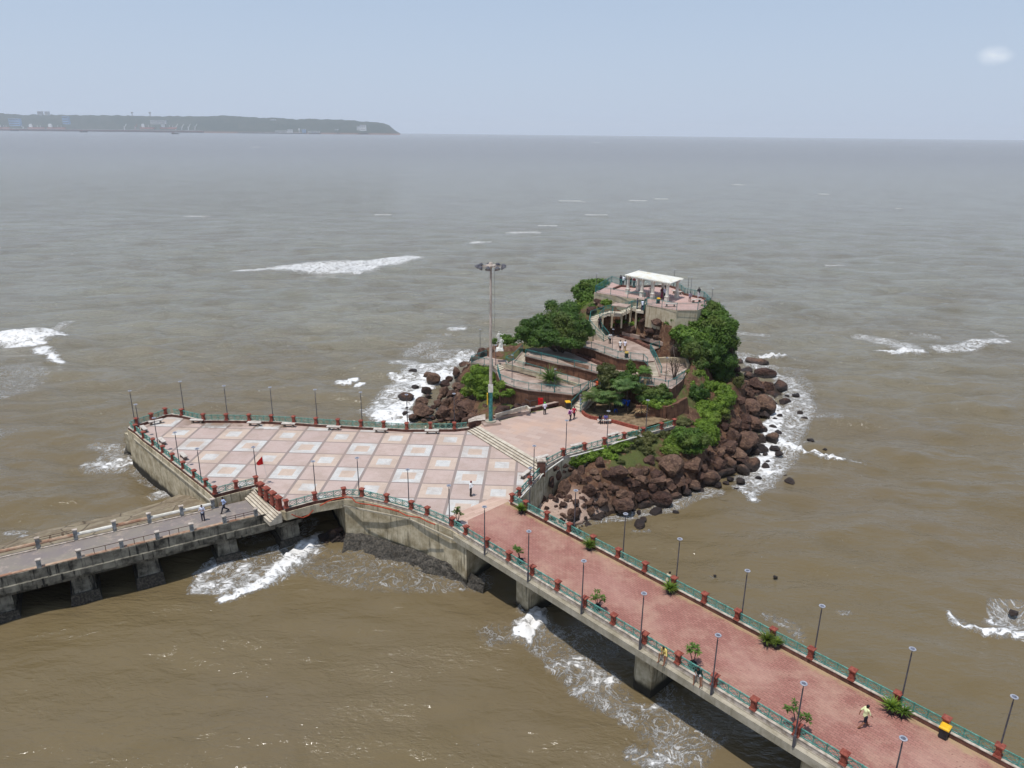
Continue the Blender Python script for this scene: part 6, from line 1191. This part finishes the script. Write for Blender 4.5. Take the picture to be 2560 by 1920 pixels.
for c,x,y,l_ in [('j',318,640,'bench at the top right end of the plaza steps'),('j',690,510,'bench behind the upper balustrade, left of two'),('j',1075,395,'bench behind the upper balustrade, right of two'),('s',830,1090,'bench with two seated people by the terracotta kerb')]:
    bench(W(c,x,y,ZU+.01),.55 if c=='j' else -.06,l_,'stone benches on the upper plaza')
for c,x,y,rz,l_ in [('u',1300,700,.35,'bench on the right part of the viewing deck'),('u',700,800,-.1,'bench behind the front rail of the viewing deck'),('u',540,350,-.05,'bench at the back rail under the pergola'),('u',850,505,-.7,'bench beside the right pergola column')]:
    bench(W(c,x,y,16.42),rz,l_,'stone benches on the viewing deck')
# ---------------------------------------------------------------- litter bins, basket
def binn(p,rz,label,s=1.):
    r=empty('litter_bin',p,label,'litter bin','black litter bins with yellow lids',rz); MB().frus((0,0,.06),(.52*s,.55*s),(.62*s,.68*s),.88*s).build('bin_body',MT['black'],r,local=True)
    MB().box((0,0,.98*s),(.68*s,.76*s,.09)).frus((0,0,1.02*s),(.66*s,.74*s),(.5*s,.6*s),.06).build('lid',MT['yellow'],r,local=True)
    for sx in(-.25,.25): MB().tube([(sx*s-.04,.3*s,.09),(sx*s+.04,.3*s,.09)],.09,10).build('wheel',MT['black'],r,local=True)
binn(W('n',1350,1335,ZP),-.8,'black litter bin with yellow lid on the footbridge by a red pillar',.86); binn(W('h',1418,955,ZU),.2,'black litter bin with pale lid at the foot of the plaza stairs'); binn(W('g',663,1340,10.5),0,'grey litter bin behind the promenade rail below the walkers',.8); binn(W('g',1080,625,16.4),0,'litter bin with round yellow lid on the viewing deck',.8)
p=W('r',1715,905,9.2); tag(MB().lathe((0,0,0),[(.28,0),(.36,.32),(.38,.34),(.33,.34),(.26,.06)],14).build('blue_basket',MT['blue'],org=p),'round blue basket on the low seat wall above the olive tree','basket')
# ---------------------------------------------------------------- hose and pipes on the walls
def onwall(c,x,y,P0,P1,out):
    e=(P1-P0); e.z=0; e.normalize(); nn_=Vector((-e.y,e.x,0)); 
    if nn_.dot(Vector((0,0,0))-P0)<0: nn_=-nn_
    q=P0+nn_*out; r_=ray(c,x,y); t_=(Vector((q.x,q.y,0))-Vector((0,0,0))).dot(nn_)/r_.dot(nn_); return Vector((r_.x*t_,r_.y*t_,CAMZ+r_.z*t_))
w1=(front[0],corner); w2=(corner,front2[-1])
hp=[onwall('c',x,y,*w1,.42) for x,y in((1060,620),(1110,645),(1180,655),(1240,630),(1290,575))]+[onwall('c',x,y,*w1,.42) for x,y in((1360,530),(1430,490),(1500,462),(1590,445))]+[onwall('c',x,y,*w2,.5) for x,y in((1650,436),(1700,445),(1740,490),(1790,505),(1900,518),(2000,540),(2100,560),(2200,585))]+[onwall('d',x,y,*w2,.5) for x,y in((620,1370),(700,1382),(780,1405),(860,1425),(940,1450),(1000,1482),(1080,1498),(1150,1505),(1220,1545),(1310,1580))]
tag(MB().tube(hp[:5],.05,7).build('hose',MT['hose'],org=hp[0]),'short orange hose looping below the slab left of the plaza corner','hose'); tag(MB().tube(hp[5:],.06,7).build('hose',MT['hose'],org=hp[5]),'long orange hose strung along the plaza wall towards the footbridge','hose')
w3=(brR[0],rblock); w4=(rblock,rup[0]); w5=(rup[0],rup[4])
def wp3(L,P,o): return [onwall('j',x,y,*P,o) for x,y in L]
for L,P,l_ in(([(90,1040),(160,960),(200,920)],w3,'pale pipe low on the wall beside the sloping balustrade'),([(258,893),(312,800),(400,730),(470,680),(545,628)],w4,'pale pipe curving up the wall at the end of the plaza steps'),([(615,605),(720,578),(860,540),(975,512)],w5,'white pipe under the upper plaza balustrade, left piece'),([(1060,472),(1130,445),(1210,425),(1300,398),(1350,388),(1412,386)],w5,'white pipe under the upper plaza balustrade, right piece')):
    q=wp3(L,P,.45); tag(MB().tube(q,.075,8).build('pipe',MT['white'],org=q[0]),l_,'pipe','white pipes on the upper plaza wall')
# flag
p=W('c',822,318,ZP); r=empty('red_flag',p,'small red flag on a thin pole behind the tall red pillars','flag'); MB().tube([p,p+Vector((-.25,0,1.8)),p+Vector((-.45,.05,3.45))],.02,5).build('pole',MT['white'],r)
t0=p+Vector((-.45,.05,3.45)); vs=[]; 
for i in range(7):
    f=i/6; vs+=[t0+Vector((-.72*f,.1*math.sin(f*7),-.72*f*1.1-.03)),t0+Vector((.02-.74*f,.12*math.sin(f*7+.6),-1.0-.05*f+.0))]
MB().add(vs,[(2*i,2*i+1,2*i+3,2*i+2) for i in range(6)]).build('cloth',MT['flag'],r)
# driftwood and planks on the rubble
for c,a,b,w_,l_,m_ in(('j',(720,1080,.7),(1000,1010,1.5),.3,'long brown driftwood log on the pink sand patch','bark'),('j',(1175,870,2.3),(1290,850,2.4),.34,'pale timber plank lying on the boulders','wood'),('j',(1030,865,2),(1070,868,2),.16,'short timber offcut on the boulders','wood'),('j',(750,990,1.2),(825,1025,1.),.12,'thin bleached stick on the pink sand patch','wood')):
    A_,B_=W(c,*a),W(c,*b); A_.z=max(A_.z,ground(A_.x,A_.y)+.3); tag(MB().tube([A_,A_.lerp(B_,.5)+Vector((0,0,.12)),B_],[w_*.6,w_*.5,w_*.35],7).build('driftwood' if m_=='bark' else 'plank',MT[m_],org=A_),l_,'driftwood' if m_=='bark' else 'plank')
# ---------------------------------------------------------------- shrine, shack and curved dark wall
dw=[W('i',1000,990,6.4),W('i',1250,985,6.5),W('i',1400,1000,6.6),W('i',1540,950,6.9),W('i',1680,870,7.4)]
mb=MB(); [mb.bar(a+Vector((0,0,-.4)),b+Vector((0,0,-.4)),.4,2.4) for a,b in zip(dw[:-1],dw[1:])]
tag(mb.build('curved_wall',MT['brownwall'],org=dw[0]),'dark curved stone wall below the bright shrub','wall')
g_=[W('s',335,850,ZU),W('s',420,935,ZU),W('s',660,1010,ZU),W('s',960,1070,ZU),W('s',1300,1160,ZU),W('s',1640,1240,ZU),W('i',1180,1180,ZU),W('i',1500,1080,5.6),W('i',1560,950,5.9),W('i',1250,880,5.9),W('i',800,800,6.),W('i',420,820,6.),W('i',330,960,ZU)]
MB().add([(p.x,p.y,p.z+.02) for p in g_],[tuple(range(len(g_)))]).build('planted_ground',MT['soil'])['kind']='structure'
p=W('s',1260,860,ZU); r=empty('tarpaulin_shelter',p,'small dark shelter with a blue tarpaulin roof under the palms','shelter')
A_=[W('s',1140,520,7.5),W('s',1440,560,7.5),W('s',1380,700,6.9),W('s',1180,640,7.1)]
MB().add([A_[0],A_[1],A_[2],A_[0].lerp(A_[3],.5),W('s',1330,660,6.7),A_[3]],[(0,1,2,4),(0,4,5)]).build('tarpaulin',MT['blue'],r)
for q in(A_[0],A_[1],A_[2],A_[3]): MB().tube([Vector((q.x,q.y,5.4)),q],.04,6).build('pole',MT['bark'],r)
MB().box(p+Vector((.1,1.6,.7)),(2.2,.15,1.7)).build('back_panel',MT['black'],r)
p=W('s',1265,860,ZU+.3); tag(MB().add(*(lambda m:([tuple(Vector(v.co)*.45) for v in m.vertices],[tuple(q.vertices) for q in m.polygons]))(RK[7])).build('plastic_sack',plain('grey_plastic',srgb(150,152,150),srgb(90,92,92),.4,6),org=p),'crumpled grey plastic bundle in front of the blue shelter','sack')
p=W('s',1095,850,ZU); r=empty('plastic_stool',p,'blue plastic stool left of the tarpaulin shelter','stool'); MB().box((0,0,.5),(.36,.36,.05)).build('seat',MT['blue'],r,local=True); [MB().bar((a*.2,b*.2,0),(a*.14,b*.14,.48),.06,.06).build('leg',MT['blue'],r,local=True) for a in(-1,1) for b in(-1,1)]
p=W('s',1540,780,6.4); tag(MB().box((0,0,0),(1.1,.9,.03),.7,(.7,.3)).box((.1,0,.1),(.5,.4,.03),.2,(.9,.1)).build('metal_sheet',MT['white'],org=p),'tilted white sheet leaning among dry fronds right of the shelter','sheet')
p=W('s',1650,960,5.6); r=empty('frond_heap',p,'heap of dry fronds and cloth over a dark frame by the curved wall','heap'); blades(p+Vector((0,0,1.1)),60,.9,.14,1.0,'dryleaf','dry_fronds',r,.7,8,1.5); MB().box(p+Vector((0,0,.9)),(1.6,1.,.08),.3).bar(p+Vector((.6,.3,-.3)),p+Vector((.6,.3,.9)),.1,.1).bar(p+Vector((-.6,-.3,-.3)),p+Vector((-.6,-.3,.9)),.1,.1).bar(p+Vector((.1,0,.9)),p+Vector((.1,0,2.0)),.12,.12).build('frame',MT['bark'],r)
blades(p+Vector((.9,.4,1.3)),24,.7,.12,1.,'dryleaf','dry_fronds',r,.7,18,1.5)
# shrine corner behind the upper plaza
p=W('h',1060,880,ZU-.1); r=empty('shrine',p,'small roadside shrine corner with a red cloth and green umbrella stand','shrine')
MB().box(W('h',1060,870,ZU+.7),(.7,.06,1.2)).build('red_cloth',MT['flag'],r); MB().box(W('h',1040,775,6.6),(.55,.06,.6)).box(W('h',1098,775,6.6),(.35,.06,.4)).build('white_board',MT['white'],r)
mb=MB(); [mb.tube([W('h',*a),W('h',*b)],.03,5) for a,b in(((820,810,6.2),(920,860,6.2)),((920,860,6.2),(1020,840,6.3)),((920,860,6.2),(925,930,5.5)),((1020,840,6.3),(1025,910,5.5)),((1130,820,6.5),(1210,800,6.6)))]; mb.build('railing_frame',MT['pole'],r)
MB().box(W('h',1280,830,6.3),(.5,.3,1.7)).build('green_cupboard',MT['teal2'],r)
p=W('h',1005,800,6.3); tag(MB().box((0,0,0),(1.2,.7,.06),.1).bar((-.5,0,-.7),(-.5,0,0),.06,.06).bar((.5,0,-.7),(.5,0,0),.06,.06).build('white_table',MT['white'],org=p),'small white table in the shrine corner below the lowest terrace','table')
p=W('q',745,525,8.9+.9); r=empty('notice_board',W('q',735,640,8.6),'small white notice board on the left landing','notice board'); MB().box(onwall('q',745,525,W('q',700,640,8.6),W('q',800,660,8.6),0),(.42,.04,.36)).build('board',MT['white'],r); MB().bar(W('q',735,640,8.5),onwall('q',735,540,W('q',700,640,8.6),W('q',800,660,8.6),0),.04,.04).build('stake',MT['pole'],r)
p=W('t',850,780,15.); r=empty('small_shelter',p,'tiny shelter with a pale slab roof below the deck wall','shelter'); A_=[W('t',630,760,15.9),W('t',720,700,16.1),W('t',1085,750,16.1),W('t',980,810,15.9)]
vs=[tuple(q) for q in A_]+[(q.x,q.y,q.z-.12) for q in A_]; MB().add(vs,[(0,1,2,3),(7,6,5,4),(0,4,5,1),(1,5,6,2),(2,6,7,3),(3,7,4,0)]).build('roof',MT['path'],r); [MB().bar(Vector((q.x,q.y,14.)),Vector((q.x,q.y,q.z-.12)),.09,.09).build('post',MT['old'],r) for q in A_]
# ---------------------------------------------------------------- people
def capsule(mb,a,ra,b,rb,n=10,flat=1.):
    a,b=Vector(a),Vector(b); d=b-a; L=d.length; d=d/L if L>1e-5 else Vector((0,0,1)); up=Vector((0,1,0)) if abs(d.y)<.9 else Vector((1,0,0)); u_=d.cross(up).normalized(); v_=d.cross(u_)
    prof=[(-ra*math.cos(t_),ra*math.sin(t_)) for t_ in(.15,.7,1.2)]+[(0,ra),(L,rb)]+[(L+rb*math.cos(t_),rb*math.sin(t_)) for t_ in(1.2,.7,.15)]
    vs=[a+d*z+(u_*math.cos(2*math.pi*j_/n)*r_+v_*math.sin(2*math.pi*j_/n)*r_) for z,r_ in prof for j_ in range(n)]
    if flat!=1.: c=(a+b)/2; vs=[Vector((p.x,c.y+(p.y-c.y)*flat,p.z)) for p in vs]
    k_=len(prof); mb.add(vs,[(i*n+j_,i*n+(j_+1)%n,(i+1)*n+(j_+1)%n,(i+1)*n+j_) for i in range(k_-1) for j_ in range(n)]+[tuple(range(n))[::-1],tuple(range((k_-1)*n,k_*n))])
def fuse(mb,name,mat,vox):
    o=mb.build(name,mat); m=o.modifiers.new('r','REMESH'); m.mode='VOXEL'; m.voxel_size=vox; m.use_smooth_shade=True; s_=o.modifiers.new('s','SMOOTH'); s_.factor=.5; s_.iterations=2
    dg=bpy.context.evaluated_depsgraph_get(); me=bpy.data.meshes.new_from_object(o.evaluated_get(dg)); me.name=name; old=o.data; o.modifiers.clear(); o.data=me; bpy.data.meshes.remove(old)
    if not me.materials: me.materials.append(mat)
    me.polygons.foreach_set('use_smooth',[True]*len(me.polygons)); return o
CM={}
def cmat(c):
    if c not in CM: CM[c]=plain('cloth_%d'%len(CM),srgb(*c),tuple(x*.8 for x in srgb(*c)),.85,6)
    return CM[c]
SK=plain('skin',srgb(134,90,66),srgb(118,76,56),.6,8); HR=plain('hair',srgb(26,22,22),srgb(18,15,15),.6,10)
def person(p,face,label,top,bot,pose='stand',h=1.68,sleeve=.5,legs='trousers',cap=None,extra=None,vox=.013,group=None):
    """local frame: +y is forward. pose gives joint positions"""
    k=h/1.68; J={}
    lean=dict(rail=.32,walk=.06,sit=.12,squat=.45,bend=.7,stand=.0,front=.03,up=.05).get(pose,0)
    hipz=.90
    if pose in('sit','squat'): hipz=.46 if pose=='sit' else .12
    if pose=='ledge': hipz=.10; lean=.35
    hip=Vector((0,0,hipz+.04)); T=lambda x,y,z: hip+Vector((x,y*math.cos(lean)+z*math.sin(lean),z*math.cos(lean)-y*math.sin(lean)))
    chest=T(0,0,.34); neck=T(0,0,.52); head=T(0,.03+.10*lean,.66)
    S_=[T(s_*.17,0,.47) for s_ in(-1,1)]
    if pose in('stand','front','rail','bend','up'):
        kn=[Vector((-.10,.02,.48)),Vector((.10,.02,.48))]; an=[Vector((-.11,-.02,.08)),Vector((.11,-.02,.08))]
    elif pose=='walk': kn=[Vector((-.09,.22,.50)),Vector((.09,-.02,.47))]; an=[Vector((-.09,.34,.10)),Vector((.09,-.40,.16))]
    elif pose=='sit': kn=[Vector((-.12,.42,.48)),Vector((.12,.42,.48))]; an=[Vector((-.13,.44,.08)),Vector((.13,.48,.08))]
    elif pose=='ledge': kn=[Vector((-.22,.36,.22)),Vector((.20,.40,.20))]; an=[Vector((-.30,.52,-.33)),Vector((.16,.50,-.34))]
    else: kn=[Vector((-.14,.3,.42)),Vector((.14,.3,.42))]; an=[Vector((-.14,.1,.08)),Vector((.14,.1,.08))]
    if pose in('stand',): el=[T(-.24,-.03,.20),T(.24,-.03,.20)]; wr=[T(-.25,.05,-.03),T(.25,.05,-.03)]
    elif pose in('front','ledge'): el=[T(-.25,.06,.22),T(.25,.06,.22)]; wr=[T(-.08,.26,.26),T(.09,.27,.28)]
    elif pose=='up': el=[T(-.26,.10,.34),T(.24,-.03,.2)]; wr=[T(-.18,.22,.58),T(.25,.06,-.03)]
    elif pose=='walk': el=[T(-.24,-.16,.24),T(.24,.12,.22)]; wr=[T(-.24,-.22,.0),T(.22,.30,.06)]
    elif pose=='rail': el=[T(-.24,.16,.26),T(.24,.16,.26)]; wr=[T(-.16,.36,.18),T(.16,.36,.18)]
    elif pose=='sit': el=[T(-.24,.06,.22),T(.24,.06,.22)]; wr=[T(-.14,.30,.08),T(.14,.30,.08)]
    else: el=[T(-.25,.1,.24),T(.25,.1,.24)]; wr=[T(-.14,.30,.14),T(.14,.30,.14)]
    hj=[hip+Vector((s_*.09,0,-.03)) for s_ in(-1,1)]
    if pose=='ledge':
        wr[0]=Vector((-.42,.62,-.12)); el[0]=T(-.30,.2,.15)
    b=MB(); c_=lambda *a,**q: capsule(b,*a,**q)
    c_(T(0,0,0),.135,T(0,0,.18),.118,flat=1.); c_(T(0,0,.16),.12,T(0,.0,.36),.145); c_(S_[0],.06,S_[1],.06); c_(T(0,0,.40),.10,neck,.055); c_(neck,.05,head-Vector((0,.02,.06)),.05)
    c_(head+Vector((0,0,.02)),.088,head+Vector((0,.015,-.05)),.066); c_(head+Vector((0,.085,-.01)),.014,head+Vector((0,.10,-.03)),.016,n=6)   # skull, jaw, nose
    for s_ in(-1,1): c_(head+Vector((s_*.088,0,.01)),.016,head+Vector((s_*.09,0,-.02)),.012,n=6)
    for i in(0,1):
        s_=(-1,1)[i]; c_(hj[i],.088,kn[i],.058); c_(kn[i],.056,an[i],.038); c_(an[i]-Vector((0,.03,.035)),.038,an[i]+Vector((0,.15,-.05)),.028)
        c_(S_[i],.05,el[i],.038); c_(el[i],.037,wr[i],.025)
        d=(wr[i]-el[i]).normalized(); sd_=Vector((1,0,0)) if abs(d.x)<.8 else Vector((0,1,0)); pal=wr[i]+d*.07; c_(wr[i],.026,pal,.034)
        for f_ in range(4): q=pal+sd_*(f_-1.5)*.019; c_(q,.011,q+d*(.055,.07,.065,.05)[f_]+Vector((0,.012,-.012)),.008,n=6)
        c_(wr[i]+d*.03-sd_*s_*.02,.012,wr[i]+d*.075-sd_*s_*.055,.009,n=6)
    body=fuse(b,'person',SK,vox)
    body.location=p; body.rotation_euler=(0,0,face); body.scale=(k,k,k); tag(body,label,'person',group)
    def kid(mb,name,mat,v=.016): o=fuse(mb,name,mat,v); o.parent=body; return o
    t_=MB(); capsule(t_,T(0,0,-.02),.155,T(0,0,.18),.140); capsule(t_,T(0,0,.16),.142,T(0,0,.36),.166); capsule(t_,S_[0],.078,S_[1],.078); capsule(t_,T(0,0,.40),.11,T(0,0,.49),.075)
    for i in(0,1): capsule(t_,S_[i],.070,S_[i].lerp(el[i],min(1,sleeve*2)) ,.058);
    if sleeve>.5:
        for i in(0,1): capsule(t_,el[i],.052,el[i].lerp(wr[i],.9),.042)
    kid(t_,'shirt',cmat(top))
    l_=MB()
    if legs in('trousers','shorts'):
        capsule(l_,T(0,0,-.03),.148,T(0,0,.06),.142)
        for i in(0,1):
            if legs=='trousers': capsule(l_,hj[i],.108,kn[i],.080); capsule(l_,kn[i],.078,an[i]+Vector((0,0,.02)),.066)
            else: capsule(l_,hj[i],.110,hj[i].lerp(kn[i],.85),.092)
        kid(l_,legs,cmat(bot))
    else:
        capsule(l_,T(0,0,.06),.145,Vector((0,0,.55)),.20); capsule(l_,Vector((0,0,.55)),.2,Vector((0,0,.26)),.25); kid(l_,'skirt',cmat(bot))
    hm=MB(); capsule(hm,head+Vector((0,-.012,.04)),.098,head+Vector((0,-.03,-.01)),.086); 
    if extra=='long_hair': capsule(hm,head+Vector((0,-.05,0)),.08,T(0,-.13,.38),.06)
    kid(hm,'cap' if cap else 'hair',cmat(cap) if cap else HR,.014)
    for s_ in(-1,1): e=MB().lathe((0,0,0),[(.002,-.010),(.011,0),(.002,.010)],6).build('eye',HR,body,local=True); e.location=head+Vector((s_*.032,.082,.008))
    sh=MB(); 
    for i in(0,1): capsule(sh,an[i]-Vector((0,.03,.045)),.045,an[i]+Vector((0,.16,-.055)),.034)
    kid(sh,'shoes',HR if extra!='barefoot' else SK)
    if extra=='backpack': bm2=MB(); bm2.frus(T(0,-.25,.08),(.30,.18),(.24,.12),.40); o=bm2.build('backpack',cmat((96,36,90)),body,local=True)
    return body
AWAY=0.; RIGHT=-math.pi/2; LEFT=math.pi/2; TO=math.pi
WH=(232,230,228); DK=(38,36,42)
person(W('C',978,1108,ZP),RIGHT+.3,'man in white shirt standing alone on the tiled plaza, hands raised',(240,240,240),DK,'front',1.72,.55,cap=(120,40,40),vox=.011)
person(W('h',1115,1035,ZU),AWAY+.2,'person in white shirt and green head cover by the brown wall',(226,222,236),DK,'stand',1.72,cap=(120,210,90))
person(W('h',1450,1112,ZU),AWAY-.5,'person in pink shirt with a purple backpack on the upper plaza',(214,160,196),DK,'walk',1.62,.8,extra='backpack')
person(W('h',1500,1090,ZU),AWAY-.4,'person in red shirt walking beside the pink backpacker',(176,42,64),(44,36,44),'walk',1.66,.9)
person(W('h',1592,905,6.4),TO,'person in grey shirt and pale blue jeans on the plaza stairs',(118,108,112),(140,158,196),'stand',1.7,.9)
person(W('r',1225,1440,7.35),TO,'person in orange at the head of the plaza stairs',(214,92,50),(180,80,50),'stand',1.55,.8)
person(W('r',1330,1445,7.35),LEFT,'person in grey blue beside the one in orange under the olive tree',(150,160,176),(120,128,140),'bend',1.6,.8)
person(W('s',735,1075,ZU),TO+.3,'person in black seated at the left end of the bench by the terracotta kerb',(36,36,40),(30,30,34),'sit',1.65,.8)
person(W('s',862,1075,ZU),TO-.1,'person in lilac shirt seated on the bench by the terracotta kerb',(110,104,168),(40,40,50),'sit',1.65)
tag(MB().frus((0,0,0),(.5,.4),(.3,.25),.42).build('bag',MT['black'],org=W('s',628,1105,ZU)),'black bag on the ground left of the bench by the terracotta kerb','bag')
person(W('g',445,1155,10.5),TO,'person in black and white coming off the curved stair',(210,212,210),(30,34,36),'front',1.7)
person(W('g',578,1255,10.5),AWAY-.3,'left one of two walkers in white vests, in black shorts',WH,(34,30,46),'walk',1.66,.2,'shorts')
person(W('g',640,1258,10.5),AWAY-.2,'right one of two walkers in white vests, in tan trousers',(236,230,240),(170,140,90),'stand',1.72,.2)
person(W('g',305,940,12.2),AWAY,'person in dark maroon climbing the curved stair',(56,40,52),(40,34,48),'stand',1.66,.8)
person(W('t',1222,850,15.3),RIGHT,'person in dark grey on the stair landing, left of the one in white',(74,76,92),(54,62,90),'stand',1.68,.8)
person(W('t',1342,890,15.3),AWAY,'person in white shirt on the stair landing under the deck',(214,220,232),(46,60,96),'rail',1.66)
tag(MB().tube([W('t',1400,730,15.8),W('t',1425,610,16.9)],.22,8,.06).build('furled_parasol',MT['black'],org=W('t',1400,730,15.8)),'dark furled parasol leaning at the top of the curved stair','parasol')
person(W('g',585,384,16.42),AWAY+.5,'person in dark shirt at the left end of the group at the deck rail',(62,52,66),(50,54,70),'stand',1.72)
person(W('g',618,392,16.42),AWAY-.6,'person in white shirt leaning on the back rail of the deck',(232,236,242),(52,44,60),'rail',1.72)
person(W('g',668,402,16.42),AWAY,'person in black half hidden by the first pergola column',(28,30,32),(34,36,40),'rail',1.7)
person(W('g',715,408,16.42),AWAY,'person in dark green shirt right of the first pergola column',(40,54,48),(36,40,46),'rail',1.7)
person(W('g',760,414,16.42),AWAY-.3,'person in dark red striped shirt under the pergola at the back rail',(110,44,56),(70,72,86),'stand',1.72)
person(W('g',1128,555,16.42),TO,'woman in a long maroon dress under the pergola',(96,48,60),(146,74,92),'front',1.66,.9,'skirt',extra='long_hair')
person(W('g',1165,560,16.42),AWAY,'person in pale blue white shirt beside the woman in the long dress',(204,210,232),DK,'stand',1.72)
person(W('g',1192,560,16.42),AWAY-.2,'person in navy half hidden by the pergola column',(36,38,66),(36,34,44),'stand',1.66)
person(W('g',1495,597,16.42),TO,'person in lilac checked top bending on the right of the deck',(170,166,186),(164,140,140),'bend',1.6,.6,'shorts')
person(W('g',1615,555,16.42),AWAY,'person in black top and white trousers at the right deck rail',(46,46,52),(236,232,238),'rail',1.7,.6)
person(W('c',122,688,ZO),TO+.2,'man in white shirt walking on the old pier, left of the other',(214,216,232),(66,64,80),'front',1.72)
person(W('c',350,600,ZO),TO-.9,'man in pale blue shirt striding on the old pier near the rubble',(186,200,232),(44,44,56),'walk',1.72)
person(W('n',500,1225,ZP),RIGHT+.2,'person in yellow white shirt and black shorts striding over the red brick footbridge',(232,234,180),(32,32,44),'walk',1.72,.5,'shorts',vox=.009,extra='barefoot')
bs=lambda c,x,y: Vector((W(c,x,y,5.4).x,W(c,x,y,5.4).y,5.38))
q=BR(22.75,0,5.42); person(q+n_*-.05,math.atan2(-n_.x,n_.y)+math.pi,'man in yellow shirt crouched on the left kerb of the footbridge',(232,206,120),(178,160,124),'ledge',1.68,.5,'shorts',vox=.009,extra='barefoot')
q=BR(25.6,0,5.42); person(q+n_*-.05,math.atan2(-n_.x,n_.y)+math.pi+.3,'man in dark green shirt crouched beside a lamp post on the left kerb',(34,62,58),(190,190,190),'ledge',1.68,.5,'shorts',vox=.009,extra='barefoot')
q=BR(17.3,7.6,5.42); person(q+n_*.05,math.atan2(-n_.x,n_.y),'man seated outside the right rail of the footbridge, only his head showing',(190,176,150),DK,'ledge',1.68,.5,vox=.012)
tag(MB().frus((0,0,0),(.3,.24),(.24,.16),.34).build('shoulder_bag',cmat((44,62,92)),org=BR(21.3,-.18,5.38)),'navy bag on the kerb left of the man in yellow','bag')
# white statue of two figures on the rock by the left landing
sp_=W('q',820,470,10.6); r=empty('statue',sp_,'white statue of two figures on a rock left of the big tree','statue')
st=MB()
for dx,dz,ln in((-.1,.9,1.),(.25,0,-1.)):
    o_=Vector((dx,0,dz)); cc=lambda a,ra,b,rb:capsule(st,Vector(a)+o_,ra,Vector(b)+o_,rb)
    cc((0,0,.75),.15,(0,0,1.25),.17); cc((0,0,1.4),.05,(0,0,1.62),.10); cc((-.2,0,1.33),.06,(.2,0,1.33),.06); cc((-.1,0,.75),.11,(-.14,.0,.1),.07); cc((.1,0,.75),.11,(.16,-.1,.1),.07)
    cc((.2,0,1.33),.05,(.55 if ln>0 else .35,-.1,1.2),.045); cc((.55 if ln>0 else .35,-.1,1.2),.045,(.72 if ln>0 else .2,-.1,1.42 if ln>0 else .9),.035); cc((-.2,0,1.33),.05,(-.35,0,1.05),.04); cc((-.35,0,1.05),.04,(-.3 if ln>0 else -.75,0,.8 if ln>0 else .9),.035)
cap_=MB(); capsule(st,(0,0,.0),.25,(.1,0,.6),.2)
o=fuse(st,'figures',MT['stucco'],.03); o.parent=r; MB().frus((0,0,-.3),(1.2,.9),(.9,.7),.4).build('base',MT['stucco'],r,local=True)
# ---------------------------------------------------------------- sea haze
hz=MB().box((0,6000,100),(31000,18000,214)); t=NT('sea_haze'); nt_=t.t; nt_.nodes.remove(t.b); pv=nt_.nodes.new('ShaderNodeVolumePrincipled'); pv.inputs['Color'].default_value=(.90,.94,1,1); pv.inputs['Density'].default_value=.00006; pv.inputs['Anisotropy'].default_value=.1
nt_.links.new(pv.outputs[0],nt_.nodes['Material Output'].inputs['Volume']); hb=hz.build('haze',t.m); hb['kind']='stuff'
print('objects',len(bpy.data.objects))
